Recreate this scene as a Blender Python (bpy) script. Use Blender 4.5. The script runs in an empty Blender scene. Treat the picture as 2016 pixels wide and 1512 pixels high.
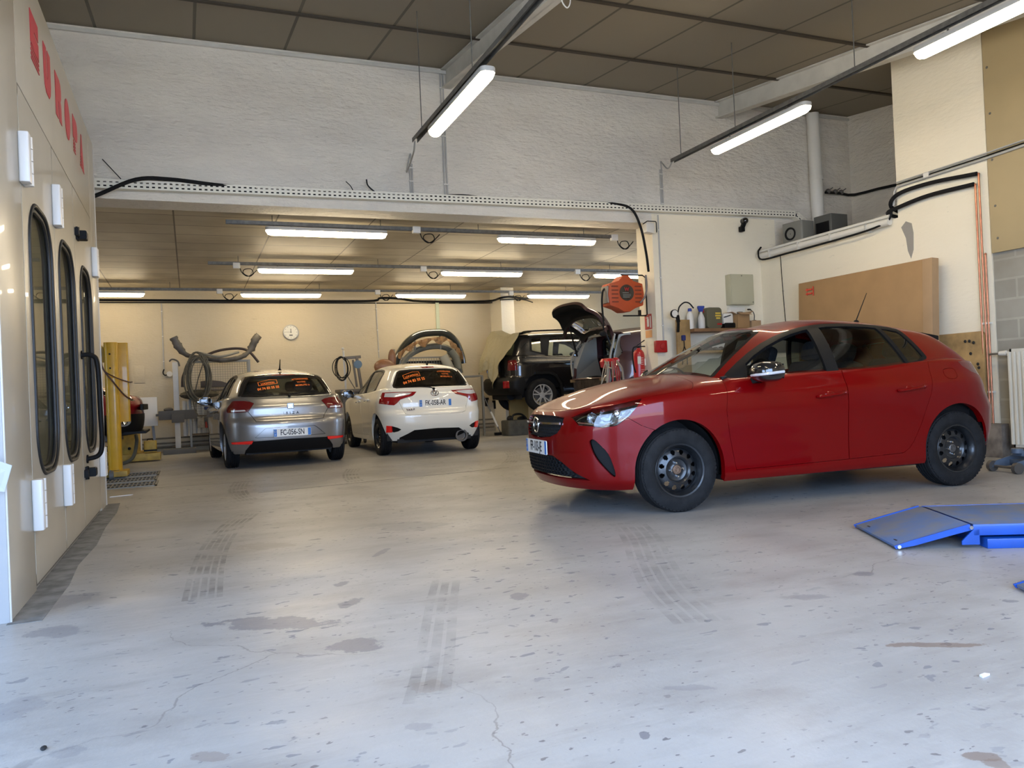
import bpy, bmesh, math, random
from math import sin, cos, pi, radians, atan2, sqrt
from mathutils import Vector, Matrix
from mathutils.bvhtree import BVHTree
from mathutils.geometry import tessellate_polygon

random.seed(7)
SC = bpy.context.scene
COL = SC.collection

# ------------------------------------------------------------------ camera
# world: X along the beam wall (to the right), Y into the workshop, Z up, metres
cam_data = bpy.data.cameras.new('camera')
cam = bpy.data.objects.new('camera', cam_data)
COL.objects.link(cam)
cam_data.sensor_width = 36.0
cam_data.lens = 1550.0 / 2016.0 * 36.0
cam_data.clip_start = 0.05
cam_data.clip_end = 200
_y, _p, _r = radians(22.284), radians(0.398), radians(-2.533)
_f = Vector((sin(_y) * cos(_p), cos(_y) * cos(_p), sin(_p)))
_rt = Vector((cos(_y), -sin(_y), 0))
_up = _rt.cross(_f)
_r2 = cos(_r) * _rt + sin(_r) * _up
_u2 = -sin(_r) * _rt + cos(_r) * _up
cam.matrix_world = Matrix(((_r2.x, _u2.x, -_f.x, 0), (_r2.y, _u2.y, -_f.y, 0), (_r2.z, _u2.z, -_f.z, 0.957), (0, 0, 0, 1)))
SC.camera = cam

# ------------------------------------------------------------------ daylight, exposure
world = bpy.data.worlds.new('daylight')
SC.world = world
world.use_nodes = True
wn = world.node_tree.nodes
wn.clear()
_bg = wn.new('ShaderNodeBackground')
_wo = wn.new('ShaderNodeOutputWorld')
_bg.inputs[0].default_value = (0.44, 0.64, 1.0, 1)
_bg.inputs[1].default_value = 7.5
world.node_tree.links.new(_bg.outputs[0], _wo.inputs[0])
# portal in the open roller door behind the camera: it only guides sampling of the sky
_pl = bpy.data.lights.new('door_portal', 'AREA')
_pl.shape = 'RECTANGLE'
_pl.size, _pl.size_y = 6.9, 3.6
_pl.cycles.is_portal = True
_po = bpy.data.objects.new('door_portal', _pl)
COL.objects.link(_po)
_po.location = (1.05, -1.25, 1.8)
_po.rotation_euler = (radians(90), 0, 0)
# second portal: the open loading door in the left wall, just this side of the booth
_pl2 = _pl.copy()
_pl2.size, _pl2.size_y = 4.4, 3.4
_po2 = bpy.data.objects.new('side_door_portal', _pl2)
COL.objects.link(_po2)
_po2.location = (-4.25, 1.5, 1.7)
_po2.rotation_euler = (radians(90), 0, radians(-90))
# sun added to bounce off the yard onto upper walls; never reaches the floor
_sl = bpy.data.lights.new('sun', 'SUN')
_sl.energy = 34.0
_sl.angle = radians(.6)
_sl.color = (1.0, .94, .84)
_so = bpy.data.objects.new('sun', _sl)
COL.objects.link(_so)
_so.rotation_euler = Vector((-.35, -.55, -.85)).to_track_quat('-Z', 'Y').to_euler()
LAMP_STRENGTH = 30.0
BACK_LAMP_STRENGTH = 23.0
LAMP_COLOUR = (1.0, 0.81, 0.53, 1)
vs = SC.view_settings
vs.view_transform = 'Standard'
vs.look = 'None'
vs.gamma = 1.0
vs.exposure = 0.6
vs.use_curve_mapping = False
SC.cycles.max_bounces = 8
SC.cycles.transparent_max_bounces = 16
SC.cycles.caustics_reflective = False
SC.cycles.caustics_refractive = False
SC.cycles.sample_clamp_indirect = 6.0

# ------------------------------------------------------------------ helpers
def tag(o, label=None, cat=None, group=None, kind=None):
    if label: o['label'] = label
    if cat: o['category'] = cat
    if group: o['group'] = group
    if kind: o['kind'] = kind
    return o

def empty(name, loc=(0, 0, 0), rz=0.0, label=None, cat=None, group=None):
    o = bpy.data.objects.new(name, None)
    o.empty_display_size = 0.1
    o.location = loc
    o.rotation_euler = (0, 0, rz)
    COL.objects.link(o)
    return tag(o, label, cat, group)

def link(name, me, parent=None):
    o = bpy.data.objects.new(name, me)
    COL.objects.link(o)
    if parent is not None: o.parent = parent
    return o

_kids = {}
def copy_tree(o, loc=None, rz=None, label=None, parent=None):
    c = o.copy()
    COL.objects.link(c)
    if parent is not None: c.parent = parent
    if loc is not None: c.location = loc
    if rz is not None: c.rotation_euler = (0, 0, rz)
    if label: c['label'] = label
    for ch in list(o.children):
        copy_tree(ch, parent=c)
    return c

def frame(d, up=(0, 0, 1)):
    d = Vector(d).normalized()
    u = Vector(up)
    if abs(d.dot(u)) > 0.98: u = Vector((1, 0, 0))
    a = u.cross(d).normalized()
    b = d.cross(a)
    return a, b, d

class MB:
    """collects simple solids and links them as one mesh object"""
    def __init__(s):
        s.v = []; s.f = []; s.m = []; s.cur = 0
    def mat(s, i):
        s.cur = i; return s
    def add(s, vs, fs):
        k = len(s.v)
        s.v += [tuple(p) for p in vs]
        for f in fs:
            s.f.append([i + k for i in f]); s.m.append(s.cur)
        return s
    def box(s, c, d, rot=None):
        hx, hy, hz = d[0] / 2, d[1] / 2, d[2] / 2
        vs = [Vector((x, y, z)) for x in (-hx, hx) for y in (-hy, hy) for z in (-hz, hz)]
        if rot is not None:
            R = rot if isinstance(rot, Matrix) else Matrix.Rotation(rot, 3, 'Z')
            vs = [R @ v for v in vs]
        c = Vector(c)
        return s.add([v + c for v in vs], [(0, 1, 3, 2), (4, 6, 7, 5), (0, 4, 5, 1), (2, 3, 7, 6), (0, 2, 6, 4), (1, 5, 7, 3)])
    def bx(s, a, b):
        return s.box([(a[i] + b[i]) / 2 for i in range(3)], [abs(b[i] - a[i]) for i in range(3)])
    def rbox(s, c, d, r=0.01, n=3, axis='Z', rot=None):
        """box with rounded vertical edges along axis"""
        ix = {'X': (1, 2, 0), 'Y': (0, 2, 1), 'Z': (0, 1, 2)}[axis]
        w, h, t = d[ix[0]], d[ix[1]], d[ix[2]]
        poly = rrect(w, h, r, n)
        vs = []
        for q in (-t / 2, t / 2):
            for (x, y) in poly:
                p = [0, 0, 0]; p[ix[0]] = x; p[ix[1]] = y; p[ix[2]] = q
                vs.append(Vector(p))
        if rot is not None:
            R = rot if isinstance(rot, Matrix) else Matrix.Rotation(rot, 3, 'Z')
            vs = [R @ v for v in vs]
        N = len(poly)
        fs = [tuple(range(N))[::-1], tuple(range(N, 2 * N))] + [(i, (i + 1) % N, N + (i + 1) % N, N + i) for i in range(N)]
        c = Vector(c)
        return s.add([v + c for v in vs], fs)
    def bar(s, a, b, w, h, up=(0, 0, 1)):
        a = Vector(a); b = Vector(b)
        p, q, d = frame(b - a, up)
        vs = [e + p * x + q * y for e in (a, b) for x, y in ((-w / 2, -h / 2), (w / 2, -h / 2), (w / 2, h / 2), (-w / 2, h / 2))]
        return s.add(vs, [(3, 2, 1, 0), (4, 5, 6, 7), (0, 1, 5, 4), (1, 2, 6, 5), (2, 3, 7, 6), (3, 0, 4, 7)])
    def cyl(s, a, b, r, r2=None, n=16, cap=True):
        a = Vector(a); b = Vector(b)
        r2 = r if r2 is None else r2
        p, q, d = frame(b - a)
        vs = [a + (p * cos(2 * pi * i / n) + q * sin(2 * pi * i / n)) * r for i in range(n)]
        vs += [b + (p * cos(2 * pi * i / n) + q * sin(2 * pi * i / n)) * r2 for i in range(n)]
        fs = [(i, (i + 1) % n, n + (i + 1) % n, n + i) for i in range(n)]
        if cap: fs += [tuple(range(n))[::-1], tuple(range(n, 2 * n))]
        return s.add(vs, fs)
    def tube(s, pts, r, n=8, closed=False, sub=1):
        pts = [Vector(p) for p in pts]
        if sub > 1: pts = smooth_path(pts, sub, closed)
        N = len(pts)
        dirs = []
        for i in range(N):
            a = pts[i - 1] if (i > 0 or closed) else pts[i]
            b = pts[(i + 1) % N] if (i < N - 1 or closed) else pts[i]
            dirs.append((b - a).normalized() if (b - a).length > 1e-9 else Vector((0, 0, 1)))
        p, q, _ = frame(dirs[0])
        vs = []
        for i in range(N):
            d = dirs[i]
            p = (p - d * p.dot(d))
            p = p.normalized() if p.length > 1e-6 else frame(d)[0]
            q = d.cross(p)
            rr = r[i * (len(r) - 1) // max(1, N - 1)] if isinstance(r, (list, tuple)) else r
            for k in range(n):
                t = 2 * pi * k / n
                vs.append(pts[i] + (p * cos(t) + q * sin(t)) * rr)
        fs = []
        for i in range(N if closed else N - 1):
            j = (i + 1) % N
            for k in range(n):
                fs.append((i * n + k, i * n + (k + 1) % n, j * n + (k + 1) % n, j * n + k))
        if not closed:
            fs += [tuple(range(n))[::-1], tuple(range((N - 1) * n, N * n))]
        return s.add(vs, fs)
    def lathe(s, prof, o=(0, 0, 0), axis=(0, 0, 1), n=32):
        """prof: (radius, height along axis)"""
        p, q, d = frame(axis)
        o = Vector(o)
        vs = []
        for (r, h) in prof:
            for k in range(n):
                t = 2 * pi * k / n
                vs.append(o + d * h + (p * cos(t) + q * sin(t)) * r)
        fs = []
        for i in range(len(prof) - 1):
            for k in range(n):
                fs.append((i * n + k, i * n + (k + 1) % n, (i + 1) * n + (k + 1) % n, (i + 1) * n + k))
        return s.add(vs, fs)
    def prism(s, poly, o, ax, ay, depth):
        """2-D polygon in the plane (ax, ay) at o, extruded by vector depth"""
        o = Vector(o); ax = Vector(ax); ay = Vector(ay); dv = Vector(depth)
        N = len(poly)
        vs = [o + ax * x + ay * y for x, y in poly] + [o + ax * x + ay * y + dv for x, y in poly]
        fs = [tuple(range(N))[::-1], tuple(range(N, 2 * N))] + [(i, (i + 1) % N, N + (i + 1) % N, N + i) for i in range(N)]
        return s.add(vs, fs)
    def ball(s, c, r, n=12, m=8, sc=(1, 1, 1)):
        c = Vector(c)
        vs = []
        for i in range(m + 1):
            t = pi * i / m
            for k in range(n):
                a = 2 * pi * k / n
                vs.append(c + Vector((r * sin(t) * cos(a) * sc[0], r * sin(t) * sin(a) * sc[1], r * cos(t) * sc[2])))
        fs = [(i * n + k, (i + 1) * n + k, (i + 1) * n + (k + 1) % n, i * n + (k + 1) % n) for i in range(m) for k in range(n)]
        return s.add(vs, fs)
    def grid(s, rows):
        n = len(rows[0])
        return s.add([p for r in rows for p in r], [(i * n + k, i * n + k + 1, (i + 1) * n + k + 1, (i + 1) * n + k) for i in range(len(rows) - 1) for k in range(n - 1)])
    def build(s, name, mats, parent=None, smooth=None, bevel=0, recalc=True, merge=True):
        me = bpy.data.meshes.new(name)
        me.from_pydata(s.v, [], s.f)
        if not isinstance(mats, (list, tuple)): mats = [mats]
        for m in mats: me.materials.append(m)
        for p, mi in zip(me.polygons, s.m): p.material_index = mi
        bm = bmesh.new(); bm.from_mesh(me)
        if merge: bmesh.ops.remove_doubles(bm, verts=bm.verts, dist=1e-5)
        if recalc: bmesh.ops.recalc_face_normals(bm, faces=bm.faces)
        if bevel:
            es = [e for e in bm.edges if len(e.link_faces) == 2 and e.calc_face_angle(0) > 0.6]
            bmesh.ops.bevel(bm, geom=es, offset=bevel, segments=2, affect='EDGES', profile=0.6, clamp_overlap=True)
        ang = radians(smooth if smooth is not None else 32)
        for f in bm.faces: f.smooth = True
        for e in bm.edges:
            e.smooth = not (len(e.link_faces) != 2 or e.calc_face_angle(0) > ang)
        bm.to_mesh(me); bm.free()
        return link(name, me, parent)

def rrect(w, h, r, n=4):
    r = min(r, w / 2 - 1e-4, h / 2 - 1e-4)
    out = []
    for cx, cy, a0 in ((w / 2 - r, h / 2 - r, 0), (-w / 2 + r, h / 2 - r, pi / 2), (-w / 2 + r, -h / 2 + r, pi), (w / 2 - r, -h / 2 + r, 1.5 * pi)):
        for i in range(n + 1):
            t = a0 + pi / 2 * i / n
            out.append((cx + r * cos(t), cy + r * sin(t)))
    return out

def smooth_path(pts, sub, closed=False):
    out = []
    N = len(pts)
    for i in range(N if closed else N - 1):
        p0 = pts[i - 1] if (i > 0 or closed) else pts[i] * 2 - pts[i + 1]
        p1 = pts[i]; p2 = pts[(i + 1) % N]
        p3 = pts[(i + 2) % N] if (i + 2 < N or closed) else p2 * 2 - p1
        for k in range(sub):
            t = k / sub
            out.append(0.5 * ((2 * p1) + (p2 - p0) * t + (2 * p0 - 5 * p1 + 4 * p2 - p3) * t * t + (3 * p1 - p0 - 3 * p2 + p3) * t ** 3))
    if not closed: out.append(pts[-1])
    return out

def curve2(pts, sub, closed=False):
    return [(p.x, p.y) for p in smooth_path([Vector((a, b, 0)) for a, b in pts], sub, closed)]

def interp(tab, x):
    """monotone cubic through (x, y) pairs"""
    if x <= tab[0][0]: return tab[0][1]
    if x >= tab[-1][0]: return tab[-1][1]
    n = len(tab)
    for i in range(n - 1):
        if x <= tab[i + 1][0]: break
    def sl(k):
        return (tab[k + 1][1] - tab[k][1]) / (tab[k + 1][0] - tab[k][0])
    def tg(k):
        if k == 0: return sl(0)
        if k == n - 1: return sl(n - 2)
        a, b = sl(k - 1), sl(k)
        if a * b <= 0: return 0.0
        return 2 * a * b / (a + b)
    h = tab[i + 1][0] - tab[i][0]
    t = (x - tab[i][0]) / h
    m0, m1 = tg(i) * h, tg(i + 1) * h
    t2, t3 = t * t, t * t * t
    return (2 * t3 - 3 * t2 + 1) * tab[i][1] + (t3 - 2 * t2 + t) * m0 + (-2 * t3 + 3 * t2) * tab[i + 1][1] + (t3 - t2) * m1

def text_mesh(txt, size, depth=0.001, bold=0.0, sx=1.0, align='CENTER', space=1.0):
    cu = bpy.data.curves.new('lettering', 'FONT')
    cu.body = txt; cu.size = size; cu.extrude = depth; cu.offset = bold
    cu.align_x = align; cu.align_y = 'CENTER'; cu.space_character = space
    cu.resolution_u = 3
    ob = bpy.data.objects.new('lettering', cu)
    COL.objects.link(ob)
    dg = bpy.context.evaluated_depsgraph_get()
    me = bpy.data.meshes.new_from_object(ob.evaluated_get(dg))
    bpy.data.objects.remove(ob)
    bpy.data.curves.remove(cu)
    if sx != 1.0:
        for v in me.vertices: v.co.x *= sx
    return me

def text(name, txt, size, loc, right, up, mat, parent=None, depth=0.001, bold=0.0, sx=1.0, align='CENTER', space=1.0):
    """text whose baseline runs along right, letters stand along up (parent space)"""
    me = text_mesh(txt, size, depth, bold, sx, align, space)
    me.materials.clear()
    me.materials.append(mat)
    r = Vector(right).normalized(); u = Vector(up).normalized(); n = r.cross(u)
    M = Matrix(((r.x, u.x, n.x, loc[0]), (r.y, u.y, n.y, loc[1]), (r.z, u.z, n.z, loc[2]), (0, 0, 0, 1)))
    me.transform(M)
    return link(name, me, parent)

# ------------------------------------------------------------------ materials
MATS = {}
def new_mat(name):
    m = bpy.data.materials.new(name)
    m.use_nodes = True
    nt = m.node_tree
    return m, nt, nt.nodes['Principled BSDF'], nt.nodes['Material Output']

def pm(name, col, rough=0.5, metal=0.0, noise=0.0, nscale=8.0, bump=0.0, bscale=60.0, coat=0.0, spec=0.5, col2=None, detail=6.0, rvar=0.0):
    """principled material with optional procedural colour variation and bump"""
    if name in MATS: return MATS[name]
    m, nt, b, out = new_mat(name)
    b.inputs['Base Color'].default_value = (*col, 1)
    b.inputs['Roughness'].default_value = rough
    b.inputs['Metallic'].default_value = metal
    b.inputs['Coat Weight'].default_value = coat
    b.inputs['Coat Roughness'].default_value = 0.03
    b.inputs['Specular IOR Level'].default_value = spec
    N = nt.nodes; L = nt.links
    tc = N.new('ShaderNodeTexCoord')
    if noise or col2 or rvar:
        t = N.new('ShaderNodeTexNoise')
        t.inputs['Scale'].default_value = nscale
        t.inputs['Detail'].default_value = detail
        L.new(tc.outputs['Object'], t.inputs['Vector'])
        mx = N.new('ShaderNodeMix'); mx.data_type = 'RGBA'
        c2 = col2 if col2 else tuple(max(0, c * (1 - noise)) for c in col)
        mx.inputs[6].default_value = (*col, 1); mx.inputs[7].default_value = (*c2, 1)
        rp = N.new('ShaderNodeValToRGB')
        rp.color_ramp.elements[0].position = 0.38; rp.color_ramp.elements[1].position = 0.66
        L.new(t.outputs['Fac'], rp.inputs[0]); L.new(rp.outputs[0], mx.inputs[0])
        L.new(mx.outputs[2], b.inputs['Base Color'])
        if rvar:
            mr = N.new('ShaderNodeMapRange')
            mr.inputs[3].default_value = rough - rvar; mr.inputs[4].default_value = rough + rvar
            L.new(t.outputs['Fac'], mr.inputs[0]); L.new(mr.outputs[0], b.inputs['Roughness'])
    if bump:
        t2 = N.new('ShaderNodeTexNoise')
        t2.inputs['Scale'].default_value = bscale; t2.inputs['Detail'].default_value = 5
        L.new(tc.outputs['Object'], t2.inputs['Vector'])
        bp = N.new('ShaderNodeBump'); bp.inputs['Strength'].default_value = bump; bp.inputs['Distance'].default_value = 0.02
        L.new(t2.outputs['Fac'], bp.inputs['Height']); L.new(bp.outputs[0], b.inputs['Normal'])
    MATS[name] = m
    return m

def glass_mat(name, tint=(0.8, 0.86, 0.84), rough=0.0, refl=1.0):
    """thin pane: tinted see-through with a fresnel reflection"""
    if name in MATS: return MATS[name]
    m = bpy.data.materials.new(name); m.use_nodes = True
    nt = m.node_tree; N = nt.nodes; L = nt.links; N.clear()
    out = N.new('ShaderNodeOutputMaterial'); mix = N.new('ShaderNodeMixShader')
    tr = N.new('ShaderNodeBsdfTransparent'); gl = N.new('ShaderNodeBsdfGlossy'); fr = N.new('ShaderNodeLayerWeight')
    tr.inputs[0].default_value = (*tint, 1); gl.inputs['Roughness'].default_value = rough
    fr.inputs['Blend'].default_value = 0.32
    mr = N.new('ShaderNodeMapRange')
    mr.inputs[1].default_value = 0; mr.inputs[2].default_value = 1; mr.inputs[3].default_value = 0.05 * refl; mr.inputs[4].default_value = 0.85 * refl
    L.new(fr.outputs['Fresnel'], mr.inputs[0]); L.new(mr.outputs[0], mix.inputs[0])
    L.new(tr.outputs[0], mix.inputs[1]); L.new(gl.outputs[0], mix.inputs[2]); L.new(mix.outputs[0], out.inputs[0])
    MATS[name] = m
    return m

def emit_mat(name, col, strength):
    if name in MATS: return MATS[name]
    m, nt, b, out = new_mat(name)
    b.inputs['Base Color'].default_value = (0.9, 0.9, 0.85, 1)
    b.inputs['Emission Color'].default_value = col
    b.inputs['Emission Strength'].default_value = strength
    MATS[name] = m
    return m

M = {
    'rubber': pm('tyre_rubber', (.013, .013, .0135), .75, noise=.4, nscale=14, bump=.15, bscale=90, spec=.2),
    'rim': pm('black_steel', (.008, .009, .0105), .32, coat=.3),
    'alloy': pm('alloy_silver', (.60, .60, .60), .32, .55),
    'iron': pm('bare_iron', (.16, .15, .14), .5, .8),
    'chrome': pm('chrome', (.78, .78, .78), .12, 1.0),
    'rust': pm('rusty_hub', (.20, .12, .075), .6, .4, noise=.4, nscale=60),
    'plate': pm('plate_white', (.80, .79, .74), .35),
    'plate_blue': pm('plate_blue', (.03, .17, .55), .35),
    'black_plain': pm('black_print', (.012, .012, .014), .5),
    'white_plain': pm('white_print', (.85, .85, .83), .5),
    'yellow_plain': pm('yellow_print', (.85, .65, .06), .5),
    'orange_print': pm('orange_print', (.95, .22, .03), .5),
    'seat': pm('seat_fabric', (.018, .019, .022), .85, noise=.4, nscale=40),
    'trim': pm('black_trim', (.007, .007, .0073), .5, spec=.16),
    'gloss_black': pm('gloss_black', (.008, .008, .009), .08, coat=1),
    'dark': pm('cabin_dark', (.010, .010, .011), .8),
    'grey_trim': pm('grey_trim', (.27, .26, .235), .7),
    'red_paint': pm('red_paint', (.155, .0006, .0014), .34, .2, coat=.55, spec=.08),
    'silver_paint': pm('silver_paint', (.275, .272, .272), .34, .75, coat=1.0),
    'white_paint': pm('white_paint', (.76, .735, .65), .35, coat=1.0),
    'black_paint': pm('black_paint', (.006, .006, .007), .25, coat=1.0),
    'maroon_paint': pm('maroon_paint', (.045, .014, .016), .35, .2, coat=.8),
    'glass': glass_mat('car_glass', (.76, .82, .79)),
    'glass_clear': glass_mat('lamp_lens', (.93, .95, .97)),
    'glass_dark': glass_mat('tinted_glass', (.16, .19, .18)),
    'lamp_red': pm('lamp_red', (.26, .005, .008), .12, coat=1.0),
    'lamp_dark': pm('lamp_dark_red', (.12, .004, .006), .1, coat=1.0),
    'reflector_red': pm('reflector_red', (.95, .02, .015), .25, coat=1.0),
    'lamp_white': pm('lamp_white', (.75, .75, .76), .15, .3, coat=1.0),
    'mirror': pm('mirror_silver', (.75, .75, .76), .05, 1.0),
}

# ------------------------------------------------------------------ the setting
FW, BW, RW = 9.6, 17.5, 8.1          # beam wall, back wall, right wall
ZC, SL = 5.11, .122                  # ceiling height at the beam wall and its slope
def ceil_z(y): return ZC + SL * (y - FW)

STAINS = [(0.3, 3.54, 0.342, 0.102, -0.54, 0, 0.8), (0.55, 3.05, 0.111, 0.109, -0.52, 0, 0.85), (-0.63, 4.52, 0.17, 0.196, -0.55, 0, 0.5), (-0.57, 3.92, 0.144, 0.105, -0.53, 0, 0.5), (0.66, 3.7, 0.054, 0.09, -0.55, 0, 0.8), (0.68, 4.08, 0.044, 0.077, -0.57, 0, 0.8), (1.37, 3.38, 0.057, 0.079, -0.56, 0, 0.8), (1.35, 2.95, 0.033, 0.042, -0.54, 0, 0.7), (2.96, 2.88, 0.059, 0.052, -0.58, 0, 0.6), (2.45, 2.7, 0.126, 0.058, -0.56, 0, 0.4), (2.39, 2.0, 0.182, 0.03, -0.52, 1, 0.7), (1.78, 1.38, 0.043, 0.03, -0.48, 1, 0.7), (1.77, 1.34, 0.035, 0.03, -0.48, 1, 0.6), (1.04, 4.76, 0.03, 0.137, -0.6, 0, 0.7), (0.68, 2.51, 0.076, 0.062, -0.51, 1, 0.3), (0.58, 2.22, 0.059, 0.03, -0.49, 0, 0.35), (0.02, 2.3, 0.071, 0.032, -0.48, 1, 0.4), (-0.36, 2.53, 0.068, 0.051, -0.48, 0, 0.3), (-0.57, 2.96, 0.105, 0.122, -0.5, 0, 0.3), (1.39, 2.1, 0.093, 0.03, -0.5, 0, 0.35), (1.42, 5.62, 0.351, 0.215, -0.64, 0, 0.35), (2.0, 5.07, 0.427, 0.192, -0.63, 0, 0.25), (0.42, 5.44, 0.219, 0.147, -0.61, 1, 0.3), (1.11, 1.87, 0.016, 0.03, -0.49, 0, 0.8), (1.57, 8.3, 0.241, 0.184, -0.73, 0, 0.3)]

def floor_material():
    m, nt, b, out = new_mat('painted_concrete_floor')
    N, L = nt.nodes, nt.links
    geo = N.new('ShaderNodeNewGeometry')
    def noise(scale, detail=5, rough=.55, vec=None, dist=0.0):
        t = N.new('ShaderNodeTexNoise')
        t.inputs['Scale'].default_value = scale; t.inputs['Detail'].default_value = detail
        t.inputs['Roughness'].default_value = rough; t.inputs['Distortion'].default_value = dist
        L.new(vec or geo.outputs['Position'], t.inputs['Vector'])
        return t.outputs['Fac']
    def ramp(v, a, bb):
        r = N.new('ShaderNodeMapRange'); r.inputs[1].default_value = a; r.inputs[2].default_value = bb
        L.new(v, r.inputs[0]); return r.outputs[0]
    def mix(f, a, bb):
        x = N.new('ShaderNodeMix'); x.data_type = 'RGBA'
        if isinstance(f, float): x.inputs[0].default_value = f
        else: L.new(f, x.inputs[0])
        for k, c in ((6, a), (7, bb)):
            if isinstance(c, tuple): x.inputs[k].default_value = (*c, 1)
            else: L.new(c, x.inputs[k])
        return x.outputs[2]
    def math(op, a, bb):
        x = N.new('ShaderNodeMath'); x.operation = op
        for k, c in ((0, a), (1, bb)):
            if isinstance(c, (int, float)): x.inputs[k].default_value = c
            else: L.new(c, x.inputs[k])
        return x.outputs[0]
    mp = N.new('ShaderNodeMapping'); mp.inputs['Scale'].default_value = (.65, 1.15, 1); mp.inputs['Rotation'].default_value = (0, 0, radians(14))
    L.new(geo.outputs['Position'], mp.inputs['Vector'])
    mp2 = N.new('ShaderNodeMapping'); mp2.inputs['Scale'].default_value = (.28, 1.5, 1); mp2.inputs['Rotation'].default_value = (0, 0, radians(-9))
    L.new(geo.outputs['Position'], mp2.inputs['Vector'])
    base = mix(ramp(noise(.9, 6), .32, .68), (.375, .37, .36), (.275, .27, .262))
    base = mix(ramp(noise(2.3, 7, .65, mp.outputs[0]), .5, .78), base, (.235, .225, .215))
    base = mix(math('MULTIPLY', ramp(noise(4.5, 8, .7, mp2.outputs[0]), .56, .74), .55), base, (.20, .185, .175))
    base = mix(math('MULTIPLY', ramp(noise(11, 9, .75, mp2.outputs[0]), .50, .70), .32), base, (.44, .435, .42))
    STN = noise(7, 7, .72)
    # chipped paint: sparse dark flecks clustered in worn areas
    fl = ramp(noise(15, 3, .5, mp.outputs[0], .3), .648, .668)
    area = ramp(noise(.8, 3), .40, .54)
    fl = math('MULTIPLY', fl, area)
    base = mix(math('MULTIPLY', fl, .75), base, (.16, .165, .18))
    big = ramp(noise(3.2, 4, .5, mp.outputs[0], .6), .715, .725)
    base = mix(math('MULTIPLY', big, .6), base, (.20, .205, .22))
    # cracks
    vo = N.new('ShaderNodeTexVoronoi'); vo.feature = 'DISTANCE_TO_EDGE'; vo.inputs['Scale'].default_value = .23
    nz = N.new('ShaderNodeTexNoise'); nz.inputs['Scale'].default_value = 2.2; nz.inputs['Detail'].default_value = 6
    L.new(geo.outputs['Position'], nz.inputs['Vector'])
    vm = N.new('ShaderNodeVectorMath'); vm.operation = 'MULTIPLY_ADD'
    L.new(nz.outputs['Color'], vm.inputs[0]); vm.inputs[1].default_value = (.5, .5, 0); L.new(geo.outputs['Position'], vm.inputs[2])
    L.new(vm.outputs[0], vo.inputs['Vector'])
    cr = ramp(vo.outputs['Distance'], .0011, .0004)
    base = mix(math('MULTIPLY', math('MULTIPLY', cr, ramp(noise(.55, 2), .45, .55)), .6), base, (.12, .115, .11))
    tiny = math('MULTIPLY', ramp(noise(34, 2, .5, mp.outputs[0]), .672, .69), ramp(noise(1.3, 3), .36, .56))
    base = mix(math('MULTIPLY', tiny, .8), base, (.085, .085, .095))
    # worn patches and dark stains, each with its own place on the floor
    for (cx, cy, rx, ry, an, brown, k) in STAINS:
        m1 = N.new('ShaderNodeMapping'); m1.vector_type = 'TEXTURE'
        m1.inputs['Location'].default_value = (cx, cy, 0); m1.inputs['Rotation'].default_value = (0, 0, an); m1.inputs['Scale'].default_value = (rx, ry, 1)
        L.new(geo.outputs['Position'], m1.inputs['Vector'])
        ln = N.new('ShaderNodeVectorMath'); ln.operation = 'LENGTH'; L.new(m1.outputs[0], ln.inputs[0])
        d = math('ADD', ln.outputs['Value'], math('MULTIPLY', STN, 2.6))
        base = mix(math('MULTIPLY', ramp(d, 2.18, 2.05), k), base, (.15, .105, .085) if brown else (.135, .14, .165))
    L.new(base, b.inputs['Base Color'])
    ro = ramp(noise(1.7, 6, .6, mp.outputs[0]), .2, .8)
    r = N.new('ShaderNodeMapRange'); r.inputs[3].default_value = .26; r.inputs[4].default_value = .50
    L.new(ro, r.inputs[0])
    rr = math('ADD', r.outputs[0], math('MULTIPLY', fl, .25))
    L.new(rr, b.inputs['Roughness'])
    bp = N.new('ShaderNodeBump'); bp.inputs['Strength'].default_value = .25; bp.inputs['Distance'].default_value = .01
    L.new(noise(9, 7, .65), bp.inputs['Height']); L.new(bp.outputs[0], b.inputs['Normal'])
    b.inputs['Specular IOR Level'].default_value = .5
    return m

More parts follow.
